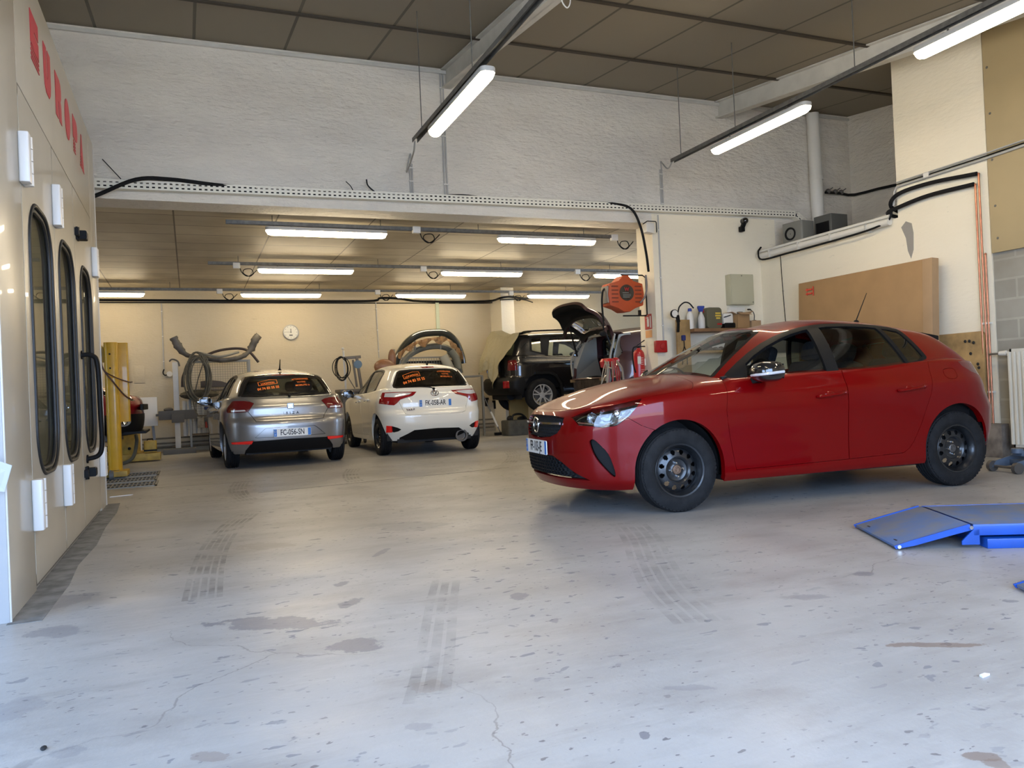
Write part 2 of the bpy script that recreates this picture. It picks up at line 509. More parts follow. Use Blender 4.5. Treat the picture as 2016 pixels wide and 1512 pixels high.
def plaster(name, col, col2, bump=.5, scale=14, stain=.35):
    m, nt, b, out = new_mat(name)
    N, L = nt.nodes, nt.links
    geo = N.new('ShaderNodeNewGeometry')
    def noise(scale, detail=6, rough=.6, vec=None):
        t = N.new('ShaderNodeTexNoise'); t.inputs['Scale'].default_value = scale; t.inputs['Detail'].default_value = detail; t.inputs['Roughness'].default_value = rough
        L.new(vec or geo.outputs['Position'], t.inputs['Vector']); return t.outputs['Fac']
    def mr(v, a, c, d=0., e=1.):
        r = N.new('ShaderNodeMapRange'); r.inputs[1].default_value = a; r.inputs[2].default_value = c; r.inputs[3].default_value = d; r.inputs[4].default_value = e
        L.new(v, r.inputs[0]); return r.outputs[0]
    mp = N.new('ShaderNodeMapping'); mp.inputs['Scale'].default_value = (.6, .6, 1.8)
    L.new(geo.outputs['Position'], mp.inputs['Vector'])
    x = N.new('ShaderNodeMix'); x.data_type = 'RGBA'
    x.inputs[6].default_value = (*col, 1); x.inputs[7].default_value = (*col2, 1)
    L.new(mr(noise(.9, 8, .65, mp.outputs[0]), .42, .75, 0, stain), x.inputs[0])
    y = N.new('ShaderNodeMix'); y.data_type = 'RGBA'
    y.inputs[7].default_value = tuple(c * .45 for c in col) + (1,)
    L.new(x.outputs[2], y.inputs[6]); L.new(mr(noise(9, 5, .6, mp.outputs[0]), .675, .74, 0, .40), y.inputs[0])
    L.new(y.outputs[2], b.inputs['Base Color'])
    b.inputs['Roughness'].default_value = .75
    ad = N.new('ShaderNodeMath'); ad.operation = 'ADD'
    L.new(noise(scale, 7, .62, mp.outputs[0]), ad.inputs[0]); 
    L.new(mr(noise(3.0, 4, .5), .3, .7, 0, .8), ad.inputs[1])
    bp = N.new('ShaderNodeBump'); bp.inputs['Strength'].default_value = bump; bp.inputs['Distance'].default_value = .035
    L.new(ad.outputs[0], bp.inputs['Height']); L.new(bp.outputs[0], b.inputs['Normal'])
    return m

def tiles(name, c1, c2, bar, w, h, mortar, off=(0, 0, 0), vec='XY', rough=.7, bump=.4, offset=0.0, wear=0.0):
    """rectangular panels with joints laid out in world space"""
    m, nt, b, out = new_mat(name)
    N, L = nt.nodes, nt.links
    geo = N.new('ShaderNodeNewGeometry')
    sp = N.new('ShaderNodeSeparateXYZ'); cb = N.new('ShaderNodeCombineXYZ')
    L.new(geo.outputs['Position'], sp.inputs[0])
    L.new(sp.outputs[vec[0]], cb.inputs[0]); L.new(sp.outputs[vec[1]], cb.inputs[1])
    mp = N.new('ShaderNodeMapping'); mp.inputs['Location'].default_value = off
    L.new(cb.outputs[0], mp.inputs['Vector'])
    br = N.new('ShaderNodeTexBrick')
    br.offset = offset; br.squash = 1
    br.inputs['Color1'].default_value = (*c1, 1); br.inputs['Color2'].default_value = (*c2, 1); br.inputs['Mortar'].default_value = (*bar, 1)
    br.inputs['Scale'].default_value = 1.0; br.inputs['Mortar Size'].default_value = mortar; br.inputs['Mortar Smooth'].default_value = .05
    br.inputs['Brick Width'].default_value = w; br.inputs['Row Height'].default_value = h
    L.new(mp.outputs[0], br.inputs['Vector'])
    col = br.outputs['Color']
    t = N.new('ShaderNodeTexNoise'); t.inputs['Scale'].default_value = 1.6; t.inputs['Detail'].default_value = 7
    L.new(geo.outputs['Position'], t.inputs['Vector'])
    x = N.new('ShaderNodeMix'); x.data_type = 'RGBA'; x.blend_type = 'MULTIPLY'
    r = N.new('ShaderNodeMapRange'); r.inputs[1].default_value = .4; r.inputs[2].default_value = .7; r.inputs[3].default_value = 0; r.inputs[4].default_value = wear
    L.new(t.outputs['Fac'], r.inputs[0]); L.new(r.outputs[0], x.inputs[0]); L.new(col, x.inputs[6]); x.inputs[7].default_value = (.55, .5, .45, 1)
    L.new(x.outputs[2], b.inputs['Base Color'])
    b.inputs['Roughness'].default_value = rough
    bp = N.new('ShaderNodeBump'); bp.inputs['Strength'].default_value = bump; bp.inputs['Distance'].default_value = .01; bp.invert = True
    L.new(br.outputs['Fac'], bp.inputs['Height']); L.new(bp.outputs[0], b.inputs['Normal'])
    return m

W_ROUGH = plaster('rough_white_plaster', (.80, .755, .665), (.62, .58, .52), .95, 13, .9)
W_BACK = plaster('cream_wall_paint', (.56, .475, .325), (.47, .39, .255), .25, 18, .5)
W_WHITE = plaster('white_wall_paint', (.83, .76, .60), (.74, .67, .51), .2, 16, .4)
T_FRONT = tiles('ceiling_panels_dark', (.26, .222, .16), (.24, .205, .148), (.10, .085, .058), 1.0, 1.5, .016, (-.2, -.05 + 1.5 - .8, 0), rough=.6, bump=.6)
T_BACK = tiles('ceiling_planks_grey', (.60, .53, .39), (.46, .40, .29), (.16, .13, .095), 1.24, .60, .010, (.1, .2, 0), rough=.55, bump=.3, wear=.5)
BLOCK = tiles('concrete_blocks', (.36, .34, .285), (.30, .285, .24), (.39, .37, .31), .50, .215, .012, (0.1, .03, 0), 'YZ', .9, .5, .5, .6)
STEEL_W = pm('white_painted_steel', (.60, .585, .53), .45, noise=.12, nscale=5)
STEEL_G = pm('galvanised_steel', (.15, .143, .125), .5, .3, noise=.3, nscale=20)
WHITE_P = pm('white_plastic', (.70, .68, .62), .45)
FLOOR = floor_material()

def struct(name, boxes, mat):
    b = MB()
    for a, c in boxes: b.bx(a, c)
    o = b.build(name, mat)
    o['kind'] = 'structure'
    return o

struct('floor', [((-6.2, -1.2, -.2), (13.4, 17.9, 0))], FLOOR)
struct('ground', [((-40, -40, -.25), (40, -1.2, -.02)), ((-40, -1.2, -.25), (-6.2, 20, -.02))], pm('yard_concrete', (.42, .41, .39), .9, noise=.3, nscale=4))
# beam wall with the wide opening into the back workshop
struct('wall_front', [((-4.2, FW, 3.24), (6.2, FW + .43, 5.6)), ((6.2, FW, 3.38), (10.2, FW + .43, 5.6)), ((RW + .3, FW, 2.87), (10.2, FW + .43, 3.38)), ((-4.2, FW, 0), (-3.0, FW + .43, 3.24))], W_ROUGH)
struct('wall_front_lower', [((6.2, FW, 0), (RW + .3, FW + .43, 3.38))], W_WHITE)
struct('wall_back', [((-6.2, BW, 0), (13.4, BW + .3, 3.6))], W_BACK)
struct('wall_back_left', [((-6.2, FW, 0), (-6.0, BW, 3.6))], W_BACK)
struct('wall_back_right', [((13.1, FW, 0), (13.4, BW, 3.6))], W_BACK)
struct('trim_1', [((6.70, 16.80, 0), (7.02, BW, 3.31))], W_WHITE)          # pilaster on the back wall
# right side: low partition, full-height pier, block wall
struct('wall_right_low', [((RW, 7.08, 0), (RW + .2, FW, 2.85))], W_WHITE)
struct('wall_right_pier', [((RW, 5.90, 0), (RW + .25, 7.08, 5.4))], W_WHITE)
struct('wall_right_block', [((RW + .02, -1.2, 0), (RW + .25, 5.90, 5.2))], BLOCK)
struct('wall_right_loft', [((9.98, 5.9, 2.6), (10.2, FW, 5.6))], W_ROUGH)
struct('wall_right_inner', [((RW + .25, 5.9, 2.6), (9.98, 6.1, 5.2))], W_ROUGH)
struct('floor_loft', [((RW + .2, 6.1, 2.66), (9.98, FW, 2.85))], W_WHITE)
struct('wall_left', [((-4.4, 3.7, 0), (-4.2, FW, 5.4)), ((-4.4, -1.2, 3.4), (-4.2, 3.7, 5.4)), ((-4.4, -1.2, 0), (-4.2, -.7, 3.4))], W_WHITE)
struct('wall_entrance', [((-4.4, -1.4, 0), (-2.4, -1.2, 4.2)), ((4.5, -1.4, 0), (RW + .3, -1.2, 4.2)), ((-2.4, -1.4, 3.6), (4.5, -1.2, 4.2))], W_WHITE)
# ceilings
def sloped(name, x0, x1, mat, y0=-1.4, y1=FW + .1, t=.08):
    b = MB()
    b.add([(x0, y0, ceil_z(y0)), (x1, y0, ceil_z(y0)), (x1, y1, ceil_z(y1)), (x0, y1, ceil_z(y1)),
           (x0, y0, ceil_z(y0) + t), (x1, y0, ceil_z(y0) + t), (x1, y1, ceil_z(y1) + t), (x0, y1, ceil_z(y1) + t)],
          [(0, 1, 2, 3), (7, 6, 5, 4), (0, 4, 5, 1), (1, 5, 6, 2), (2, 6, 7, 3), (3, 7, 4, 0)])
    o = b.build(name, mat); o['kind'] = 'structure'
    return o
sloped('ceiling_front', -4.4, 10.2, T_FRONT)
struct('ceiling_back', [((-6.2, FW + .43, 3.31), (13.4, BW + .3, 3.42))], T_BACK)
def ibeam(name, x, y0, y1, mat, w=.13, h=.25, tf=.014, tw=.010):
    b = MB()
    for (dx, z0, z1) in ((w / 2, -h, -h + tf), (w / 2, -tf, 0), (tw / 2, -h, 0)):
        vs = []
        for y in (y0, y1):
            z = ceil_z(y) - .005
            vs += [(x - dx, y, z + z0), (x + dx, y, z + z0), (x + dx, y, z + z1), (x - dx, y, z + z1)]
        b.add(vs, [(0, 1, 2, 3), (7, 6, 5, 4), (0, 4, 5, 1), (1, 5, 6, 2), (2, 6, 7, 3), (3, 7, 4, 0)])
    o = b.build(name, mat); o['kind'] = 'structure'
ibeam('trim_2', 3.20, -1.2, FW, STEEL_W)
ibeam('trim_3', 7.45, -1.2, FW, STEEL_W)
# dark carrier bars under the front ceiling panels
b = MB()
for k in range(7):
    y = 8.30 - 1.5 * k * .9965
    b.bar((-4.2, y, ceil_z(y) - .012), (9.95, y, ceil_z(y) - .012), .045, .022)
o = b.build('trim_5', pm('carrier_bar', (.045, .034, .022), .6)); o['kind'] = 'structure'
# bare strip along the foot of the booth and the saw-cut joints of the slab
b = MB(); b.prism([(-.80, 4.15), (-.66, 4.15), (-.645, 4.9), (-.67, 5.5), (-.64, 6.2), (-.66, 7.1), (-.65, 8.0), (-.68, 8.75), (-.80, 8.75)], (0, 0, 0), (1, 0, 0), (0, 1, 0), (0, 0, .0015))
o = b.build('trim_6', pm('bare_concrete', (.225, .225, .22), .8, noise=.5, nscale=9)); o['kind'] = 'structure'
for k, (p, q) in enumerate((((-1.2, 10.18, .0006), (.80, 9.86, .0006)), ((.62, 8.60, .0006), (3.6, 9.0, .0006)))):
    b = MB(); b.bar(p, q, .012, .001)
    o = b.build('trim_%d' % (7 + k), pm('joint_dark', (.10, .095, .085), .8)); o['kind'] = 'structure'
# edge batten along the top of the beam wall
b = MB()
b.bx((-4.2, FW - .035, ZC - .075), (10, FW, ZC - .035))
o = b.build('trim_4', STEEL_W); o['kind'] = 'structure'

# ------------------------------------------------------------------ tube lights on hung rails
TUBE = emit_mat('lit_diffuser', LAMP_COLOUR, LAMP_STRENGTH)
TUBE_BACK = emit_mat('lit_diffuser_dim', LAMP_COLOUR, BACK_LAMP_STRENGTH)
LAMP_BODY = pm('lamp_body_grey', (.42, .41, .38), .5)
def make_lamp(L=1.57):
    """weatherproof batten; runs along local x, origin at the middle of its top"""
    t = empty('tube_light', (0, 0, 0))
    b = MB()
    b.rbox((0, 0, -.022), (L, .135, .044), .05, 4, 'Z')
    b.build('lamp_housing', LAMP_BODY, t, bevel=.006)
    b = MB()
    rows = []
    n = 10
    for x, k in ((-L / 2 + .004, .0), (-L / 2 + .03, .80), (-L / 2 + .07, 1), (L / 2 - .07, 1), (L / 2 - .03, .80), (L / 2 - .004, .0)):
        rows.append([(x, cos(pi * i / n) * .062 * (.55 + .45 * k), -.044 - sin(pi * i / n) * .062 * k) for i in range(n + 1)])
    b.grid(rows)
    b.build('diffuser', TUBE, t, smooth=50)
    for x in (-L * .30, L * .30):
        b = MB(); b.bx((x - .012, -.06, -.005), (x + .012, .06, .004)); b.bx((x - .006, -.006, 0), (x + .006, .006, .055))
        b.build('hanging_clip', STEEL_G, t)
    return t
lamp0 = make_lamp()
_mb = [None]
_used = [False]
def place_lamp(x, y, z, rz, label, group):
    if not _used[0]:
        o = lamp0; _used[0] = True
        o.location = (x, y, z); o.rotation_euler = (0, 0, rz)
    else:
        o = copy_tree(lamp0, (x, y, z), rz)
    if group == GB:                       # the back workshop tubes are set dimmer to balance the back wall
        for ch in o.children:
            if ch.name.startswith('diffuser'):
                if _mb[0] is None:
                    _mb[0] = ch.data.copy(); _mb[0].materials[0] = TUBE_BACK
                ch.data = _mb[0]
    o['label'] = label; o['category'] = 'light'; o['group'] = group
    return o
GF, GB = 'tube lights under the sloped front ceiling', 'tube lights under the back workshop ceiling'
ZL, ZR, ZB = 3.56, 3.75, 3.19
place_lamp(2.32, 6.63, ZL, pi / 2, 'lit tube light hanging in front of the white beam wall, left of the middle', GF)
place_lamp(5.92, 6.97, ZR, pi / 2, 'lit tube light hanging before the white wall above the red car bonnet', GF)
place_lamp(5.95, 4.15, ZR, pi / 2, 'lit tube light cut by the top right corner of the photo', GF)
place_lamp(2.40, 2.9, ZL, pi / 2, 'lit tube light above the near floor, outside the top of the photo', GF)
place_lamp(2.32, -.2, ZL, pi / 2, 'lit tube light just inside the roller door on the left row', GF)
place_lamp(5.97, .9, ZR, pi / 2, 'lit tube light just inside the roller door on the right row', GF)
for y, xs, zz in ((10.40, (.97, 4.14), 3.16), (13.4, (1.10, 4.22, 7.30), 3.14), (16.4, (-2.28, 1.01, 4.14, 7.20), 3.12)):
    for x in xs:
        which = {10.40: 'nearest back-room row', 13.4: 'middle back-room row', 16.4: 'rear back-room row'}[y]
        pos = {(10.40, .97): 'left of the two', (10.40, 4.14): 'right of the two', (13.4, 1.10): 'leftmost of three', (13.4, 4.22): 'middle of three', (13.4, 7.30): 'half hidden by the orange hose reel', (16.4, -2.28): 'cut by the beige booth', (16.4, 1.01): 'second from the left, above the bumper rack', (16.4, 4.14): 'third from the left, above the white car', (16.4, 7.20): 'rightmost, above the black car'}[(y, x)]
        place_lamp(x + .785, y, zz, 0.0, 'lit tube light in the %s, %s' % (which, pos), GB)
# rails that carry the lights
def rail(a, b_, label, wires, name='lighting_rail', w=.055, h=.045, holes=True):
    a = Vector(a); b_ = Vector(b_)
    t = empty(name, a, 0, label, 'rail', 'steel rails carrying the tube lights')
    m = MB()
    d = (b_ - a)
    p, q, dd = frame(d)
    for off, ww, hh in ((Vector((0, 0, h / 2)), w, .004), (p * (w / 2) + Vector((0, 0, 0)), .004, h), (-p * (w / 2), .004, h)):
        m.bar(off, d + off, ww, hh)
    m.build('rail_channel', STEEL_G, t)
    for wpt in wires:
        P = a + d * wpt
        top = ceil_z(P.y) if P.y < FW else 3.32
        m = MB(); m.cyl((P - a) + Vector((0, 0, h / 2)), (P - a) + Vector((0, 0, top - P.z)), .005, n=6)
        m.build('hanging_wire', STEEL_G, t)
    return t
rail((2.31, 8.05, ZL + .078), (2.34, -1.1, ZL + .078), 'long steel light rail hung from the ceiling over the middle of the front floor', (.03, .20, .36, .62, .9))
rail((5.91, 8.60, ZR + .078), (5.99, -1.1, ZR + .078), 'long steel light rail hung from the ceiling on the right, above the red car', (.02, .13, .31, .55, .9))
rail((.50, 10.40, 3.205), (6.1, 10.44, 3.205), 'steel light rail just behind the beam in the back workshop', (.1, .35, .6, .9))
rail((.35, 13.4, 3.185), (9.5, 13.44, 3.185), 'steel light rail across the middle of the back workshop ceiling', (.05, .3, .55, .8))
rail((-4.5, 16.4, 3.165), (9.6, 16.44, 3.165), 'steel light rail near the rear wall of the back workshop', (.1, .3, .5, .7, .9))
# junction boxes with looped cable on the rails
def junction(x, y, z, label):
    t = empty('junction_box', (x, y, z), 0, label, 'junction box', 'junction boxes on the light rails')
    m = MB(); m.rbox((0, 0, 0), (.11, .07, .09), .012, 3, 'Z'); m.build('box_body', WHITE_P, t, bevel=.004)
    m = MB()
    m.tube([(.05, 0, -.03), (.08, .0, -.11), (.16, 0, -.17), (.25, 0, -.12), (.22, 0, -.05), (.12, 0, -.06), (.10, 0, -.12), (.2, 0, -.17), (.28, 0, -.10), (.33, 0, -.05)], .007, 6, sub=5)
    m.build('cable_loop', M['trim'], t)
for x, y, z, l in ((2.95, 10.40, 3.19, 'white junction box on the nearest rail, right of its left light'), (6.05, 10.42, 3.19, 'white junction box on the nearest rail, right of its right light'), (.78, 13.4, 3.15, 'white junction box with cable loop left of the leftmost middle-row light'), (3.90, 13.4, 3.15, 'white junction box left of the middle light of the middle row'), (6.95, 13.42, 3.15, 'white junction box with cable loop left of the orange hose reel'), (.62, 16.4, 3.13, 'white junction box with cable loop above the bumper rack'), (3.75, 16.4, 3.13, 'white junction box with cable loop above the welding cart'), (6.80, 16.42, 3.13, 'white junction box with cable loop beside the white pilaster')):
    junction(x, y, z, l)

# ------------------------------------------------------------------ perforated cable tray along the beam wall
def tray(p0, p1, label, depth=.10, h=.10):
    p0 = Vector(p0); p1 = Vector(p1)
    t = empty('cable_tray', p0, 0, label, 'cable tray')
    d = p1 - p0; Ln = d.length; u = d / Ln
    out = Vector((0, -1, 0)); up = u.cross(out) * -1
    if up.z < 0: up = -up
    m = MB()
    n = int(Ln / .06)
    rowsz = [0, .020, .036, .064, .080, h]
    for i in range(n):
        for half in (0, 1):
            a = (i + half * .5) * Ln / n; c = (i + (.5 if half == 0 else 1)) * Ln / n
            for r in range(5):
                if half == 0 and r in (1, 3): continue
                P = [u * a + up * rowsz[r], u * c + up * rowsz[r], u * c + up * rowsz[r + 1], u * a + up * rowsz[r + 1]]
                m.add([q + out * depth for q in P], [(0, 1, 2, 3)])
    m.add([out * depth, u * Ln + out * depth, u * Ln, Vector()], [(0, 1, 2, 3)])
    m.add([up * h, u * Ln + up * h, u * Ln, Vector()], [(0, 1, 2, 3)])
    m.build('tray_channel', pm('tray_cream', (.80, .77, .66), .5), t, recalc=False)
    m = MB()
    m.add([out * (depth - .03) + up * .005, u * Ln + out * (depth - .03) + up * .005, u * Ln + out * (depth - .03) + up * (h - .02), out * (depth - .03) + up * (h - .02)], [(0, 1, 2, 3)])
    m.build('cable_bundle', M['trim'], t)
    return t
tray((-3.9, FW - .01, 3.30), (8.72, FW - .01, 3.41), 'long white slotted cable tray along the beam wall above the wide opening')
tray((8.72, FW - .01, 3.41), (9.25, FW - .01, 3.06), 'short slanting end of slotted cable tray above the low wall, behind a grey box')

# flexible cables lying on the tray
def cable(name, pts, r, mat, label, cat='cable', group=None, sub=6, n=8):
    o = MB().tube(pts, r, n, sub=sub).build(name, mat)
    return tag(o, label, cat, group)
BLK = M['trim']
GRY_PIPE = pm('grey_conduit', (.42, .41, .385), .5)
cable('black_hose', [(-1.2, FW - .12, 3.10), (-.86, FW - .13, 3.23), (-.45, FW - .14, 3.43), (-.1, FW - .13, 3.455), (.35, FW - .10, 3.43), (.8, FW - .06, 3.42)], .022, M['rubber'], 'thick black hose leaving the cable tray beside the beige booth', 'hose')
cable('stiff_wire', [(-.78, FW - .03, 3.66), (-.60, FW - .13, 3.43)], .005, BLK, 'thin black wire sticking up behind the black hose near the booth', 'wire', sub=1)
cable('loose_cable', [(2.9, FW - .05, 3.44), (3.35, FW - .06, 3.475), (3.75, FW - .06, 3.44)], .016, BLK, 'black cable arching out of the tray below the twin conduits')
cable('loose_cable', [(4.85, FW - .05, 3.46), (5.0, FW - .06, 3.485), (5.5, FW - .06, 3.475)], .010, BLK, 'thin cable lying on the tray left of the hose reel feed')
for pts, l in (([(1.95, FW - .06, 3.42), (1.9, FW - .1, 3.50), (1.84, FW - .12, 3.55)], 'short cut black cable stub sticking up from the tray, thicker of the pair'), ([(2.25, FW - .06, 3.42), (2.12, FW - .08, 3.52), (2.1, FW - .08, 3.60)], 'thin wire end curling up from the tray, right of the thick stub')):
    cable('cable_stub', pts, .009 if 'thick ' in l else .005, BLK, l)
def conduit(pts, label, r=.011, n=2, gap=.035, group='grey conduits clipped to the walls', axis=(1, 0, 0)):
    t = empty('conduit', pts[0], 0, label, 'conduit', group)
    p0 = Vector(pts[0]); ax = Vector(axis)
    for k in range(n):
        m = MB(); m.tube([Vector(p) - p0 + ax * (k * gap) for p in pts], r, 8, sub=4 if len(pts) > 2 else 1)
        m.build('conduit_pipe', GRY_PIPE, t)
    for f in (.12, .5, .88):
        a = (Vector(pts[-1]) - p0) * f if len(pts) == 2 else None
        if a is not None:
            m = MB(); m.box(a + ax * (gap * (n - 1) / 2) + Vector((0, 0, 0)), (.03 + gap * (n - 1), .03, .014) if abs(ax.x) > .5 else (.03, .03 + gap * (n - 1), .014))
            m.build('pipe_clip', WHITE_P, t)
    return t
conduit([(3.12, FW - .012, 5.05), (3.12, FW - .012, 3.42)], 'twin grey conduits on the beam wall under the left ceiling beam', n=2)
conduit([(2.67, FW - .012, 3.85), (2.67, FW - .012, 3.41)], 'short twin conduits on the beam wall below the end of the left light rail', n=2, gap=.028)
conduit([(6.37, FW - .012, 4.02), (6.37, FW - .012, 3.46)], 'short twin conduits on the beam wall below the end of the right light rail', n=2, gap=.028)
conduit([(6.30, FW - .012, 3.36), (6.30, FW - .012, 1.56)], 'thin conduit down the wall to the red alarm box', n=1)
cable('lamp_cable', [(2.31, 8.05, ZL + .07), (2.36, 8.3, ZL + .02), (2.55, 9.3, ZL + .10), (2.68, FW - .03, 3.97), (2.68, FW - .03, 3.82)], .009, GRY_PIPE, 'grey cable sagging from the left light rail to its conduit')
cable('lamp_cable', [(5.91, 8.60, ZR + .07), (5.97, 8.8, ZR + .04), (6.25, 9.35, 4.04), (6.38, FW - .03, 4.12), (6.385, FW - .03, 4.0)], .009, GRY_PIPE, 'grey cable sagging from the right light rail to its conduit')

# ------------------------------------------------------------------ beige paint booth on the left
BEIGE = pm('booth_beige', (.47, .43, .35), .32, noise=.06, nscale=3, coat=.2)
BEIGE2 = pm('booth_edge', (.56, .54, .50), .35)
WHITE_M = pm('white_enamel', (.76, .76, .75), .35)
GASKET = pm('window_gasket', (.010, .011, .012), .5)
RED_LET = pm('red_lettering', (.50, .035, .05), .5)
BX = -.79
def booth():
    t = empty('paint_booth', (BX, 4.2, 0), 0, 'tall beige paint booth with three oval door windows along the left edge', 'paint booth')
    # local: x 0 at the face, y along the face from the near corner, z up
    b = MB()
    b.bx((-3.3, 0, 0), (-.060, 4.50, 3.55))
    b.build('booth_body', BEIGE, t, bevel=.01)
    b = MB(); b.bx((-.055, 0, 0), (-.001, .66, 3.55)); b.build('corner_panel', BEIGE, t, bevel=.004)
    b = MB(); b.bx((-.055, .665, 2.72), (-.001, 4.02, 3.55)); b.build('top_panel', BEIGE, t, bevel=.004)
    b = MB(); b.bx((-.055, 4.03, 0), (-.001, 4.48, 3.55)); b.build('end_panel', BEIGE, t, bevel=.004)
    b = MB(); b.bx((-.10, -.012, 0), (-.002, -.001, 3.55)); b.bx((-3.3, -.012, 0), (-.10, -.001, 3.55)); b.build('front_trim', pm('booth_front', (.34, .34, .34), .4), t, bevel=.002)
    b = MB(); b.bx((-.012, -.008, 0), (.006, .012, 3.55)); b.build('corner_post', BEIGE2, t, bevel=.003)
    b = MB(); b.bx((-.02, 4.462, 0), (.004, 4.484, 3.50)); b.build('end_post', BEIGE2, t, bevel=.003)
    b = MB(); b.bx((-.05, .66, .0), (-.02, 4.03, .03)); b.build('threshold', STEEL_G, t)
    leaves = [(.67, 1.775), (1.785, 2.79), (2.80, 4.02)]
    wins = [(.83, 1.60), (1.90, 2.66), (3.03, 3.78)]
    gp = glass_mat('booth_window_glass', (.80, .83, .77))
    for (a, c), (w0, w1) in zip(leaves, wins):
        cy, cz = (w0 + w1) / 2, 1.37
        op = [(cy + x, cz + z) for x, z in rrect(w1 - w0, 1.56, .27, 8)]
        d = MB()
        # leaf as a frame round the opening: ring between the outer rectangle and the opening
        n = len(op)
        outer = []
        for (y, z) in op:
            dy, dz = (y - cy) / ((w1 - w0) / 2), (z - cz) / .78
            k = max(abs(dy), abs(dz))
            yy = cy + dy / k * ((w1 - w0) / 2); zz = cz + dz / k * .78
            oy = a + .003 if yy < cy - (w1 - w0) / 2 + 1e-4 else (c - .003 if yy > cy + (w1 - w0) / 2 - 1e-4 else a + (yy - w0) / (w1 - w0) * (c - a))
            oz = .03 if zz < cz - .78 + 1e-4 else (2.71 if zz > cz + .78 - 1e-4 else .03 + (zz - (cz - .78)) / 1.56 * 2.68)
            outer.append((oy, oz))
        vs = [(-.001, y, z) for y, z in op] + [(-.001, y, z) for y, z in outer] + [(-.045, y, z) for y, z in op] + [(-.045, y, z) for y, z in outer]
        fs = []
        for i in range(n):
            j = (i + 1) % n
            fs += [(i, j, n + j, n + i), (2 * n + j, 2 * n + i, 3 * n + i, 3 * n + j), (j, i, 2 * n + i, 2 * n + j), (n + i, n + j, 3 * n + j, 3 * n + i)]
        # square the corners of the outer edge
        for (oy, oz) in ((a + .003, .03), (c - .003, .03), (a + .003, 2.71), (c - .003, 2.71)):
            pass
        d.add(vs, fs)
        for (oy, oz) in ((a + .003, .03), (c - .003, .03), (c - .003, 2.71), (a + .003, 2.71)):
            near = sorted(range(n), key=lambda i: (outer[i][0] - oy) ** 2 + (outer[i][1] - oz) ** 2)[:1][0]
            prv = (near - 1) % n; nxt = (near + 1) % n
            for m2 in (prv, nxt):
                if abs(outer[near][0] - oy) > 1e-5 or abs(outer[near][1] - oz) > 1e-5:
                    d.add([(-.001, *outer[near]), (-.001, oy, oz), (-.001, *outer[m2])], [(0, 1, 2)])
        leaf = d.build('door_leaf', BEIGE, t, recalc=True)
        g = MB()
        g.tube([(.0, y, z) for y, z in op], .012, 8, True)
        g.tube([(-.012, cy + (y - cy) * .93, cz + (z - cz) * .965) for y, z in op], .012, 8, True)
        g.build('window_gasket', GASKET, leaf)
        g = MB()
        g.add([(-.022, y, z) for y, z in op], [tuple(range(n))])
        g.build('window_pane', gp, leaf, recalc=False)
        g = MB(); g.add([(-.05, cy + (y - cy) * .96, cz + (z - cz) * .98) for y, z in op], [tuple(range(n))]); g.build('inner_panel', pm('booth_inner', (.42, .41, .34), .4, noise=.2, nscale=1.5), leaf, recalc=False)
    # hinges: white piano blocks near top and bottom
    for y in (.70, 1.80, 4.06):
        for z in (2.31, .455):
            h = MB()
            h.rbox((.024, y - .045, z), (.052, .075, .27), .012, 3, 'Z')
            h.build('hinge', WHITE_M, t, bevel=.006)
            h = MB()
            for k in range(4): h.cyl((.03, y + .03, z - .135 + k * .0675 + .002), (.03, y + .03, z - .135 + (k + 1) * .0675 - .002), .022, n=12)
            h.bx((.0, y + .02, z - .13), (.02, y + .075, z + .13))
            h.build('hinge_knuckles', WHITE_M, t)
    for z in (2.36, .44):
        h = MB()
        h.rbox((.035, 3.02, z), (.07, .10, .07), .012, 3, 'Y'); h.bx((0, 2.90, z - .05), (.015, 3.0, z + .05)); h.bx((.0, 2.83, z - .03), (.03, 2.87, z + .03))
        for dz in (-.04, .04): h.cyl((.014, 2.93, z + dz), (.024, 2.93, z + dz), .012, n=8)
        h.build('latch', M['trim'], t)
    h = MB()
    h.tube([(0, 2.93, 1.385), (.075, 2.95, 1.38), (.11, 2.97, 1.30), (.115, 3.0, .9), (.115, 3.02, .66), (.085, 3.03, .57), (.0, 3.03, .545)], .019, 10, sub=5)
    h.cyl((0, 2.93, 1.385), (.012, 2.93, 1.385), .035, n=12); h.cyl((0, 3.03, .545), (.012, 3.03, .545), .035, n=12)
    h.build('pull_handle', M['trim'], t)
    # striped red lettering
    let = {
        'E': [[(0, .36), (1, .30), (1, .62), (.45, .64), (.45, .70), (1, .68), (1, 1), (0, 1)]],
        'U': [[(0, 1), (.42, 1), (.42, .42), (.50, .34), (.58, .42), (.58, 1), (1, 1), (1, .34), (.92, .12), (.72, 0), (.28, 0), (.08, .12), (0, .34)]],
        'R': [[(0, 0), (.42, 0), (.42, .42), (.55, .42), (.60, 0), (1, 0), (.94, .46), (.86, .52), (.98, .62), (1, .82), (.90, .95), (.74, 1), (0, 1)]],
        'O': [[(.5 + .5 * cos(2 * pi * k / 24), .5 + .5 * sin(2 * pi * k / 24)) for k in range(24)]],
        'P': [[(0, .40), (.60, .40), (.86, .46), (.98, .60), (1, .74), (.95, .90), (.80, .98), (.66, 1), (0, 1)]],
        'A': [[(.20, .36), (.80, .36), (.60, 1), (.42, 1)], [(.62, 0), (1, 0), (.80, .36), (.55, .36)]],
    }
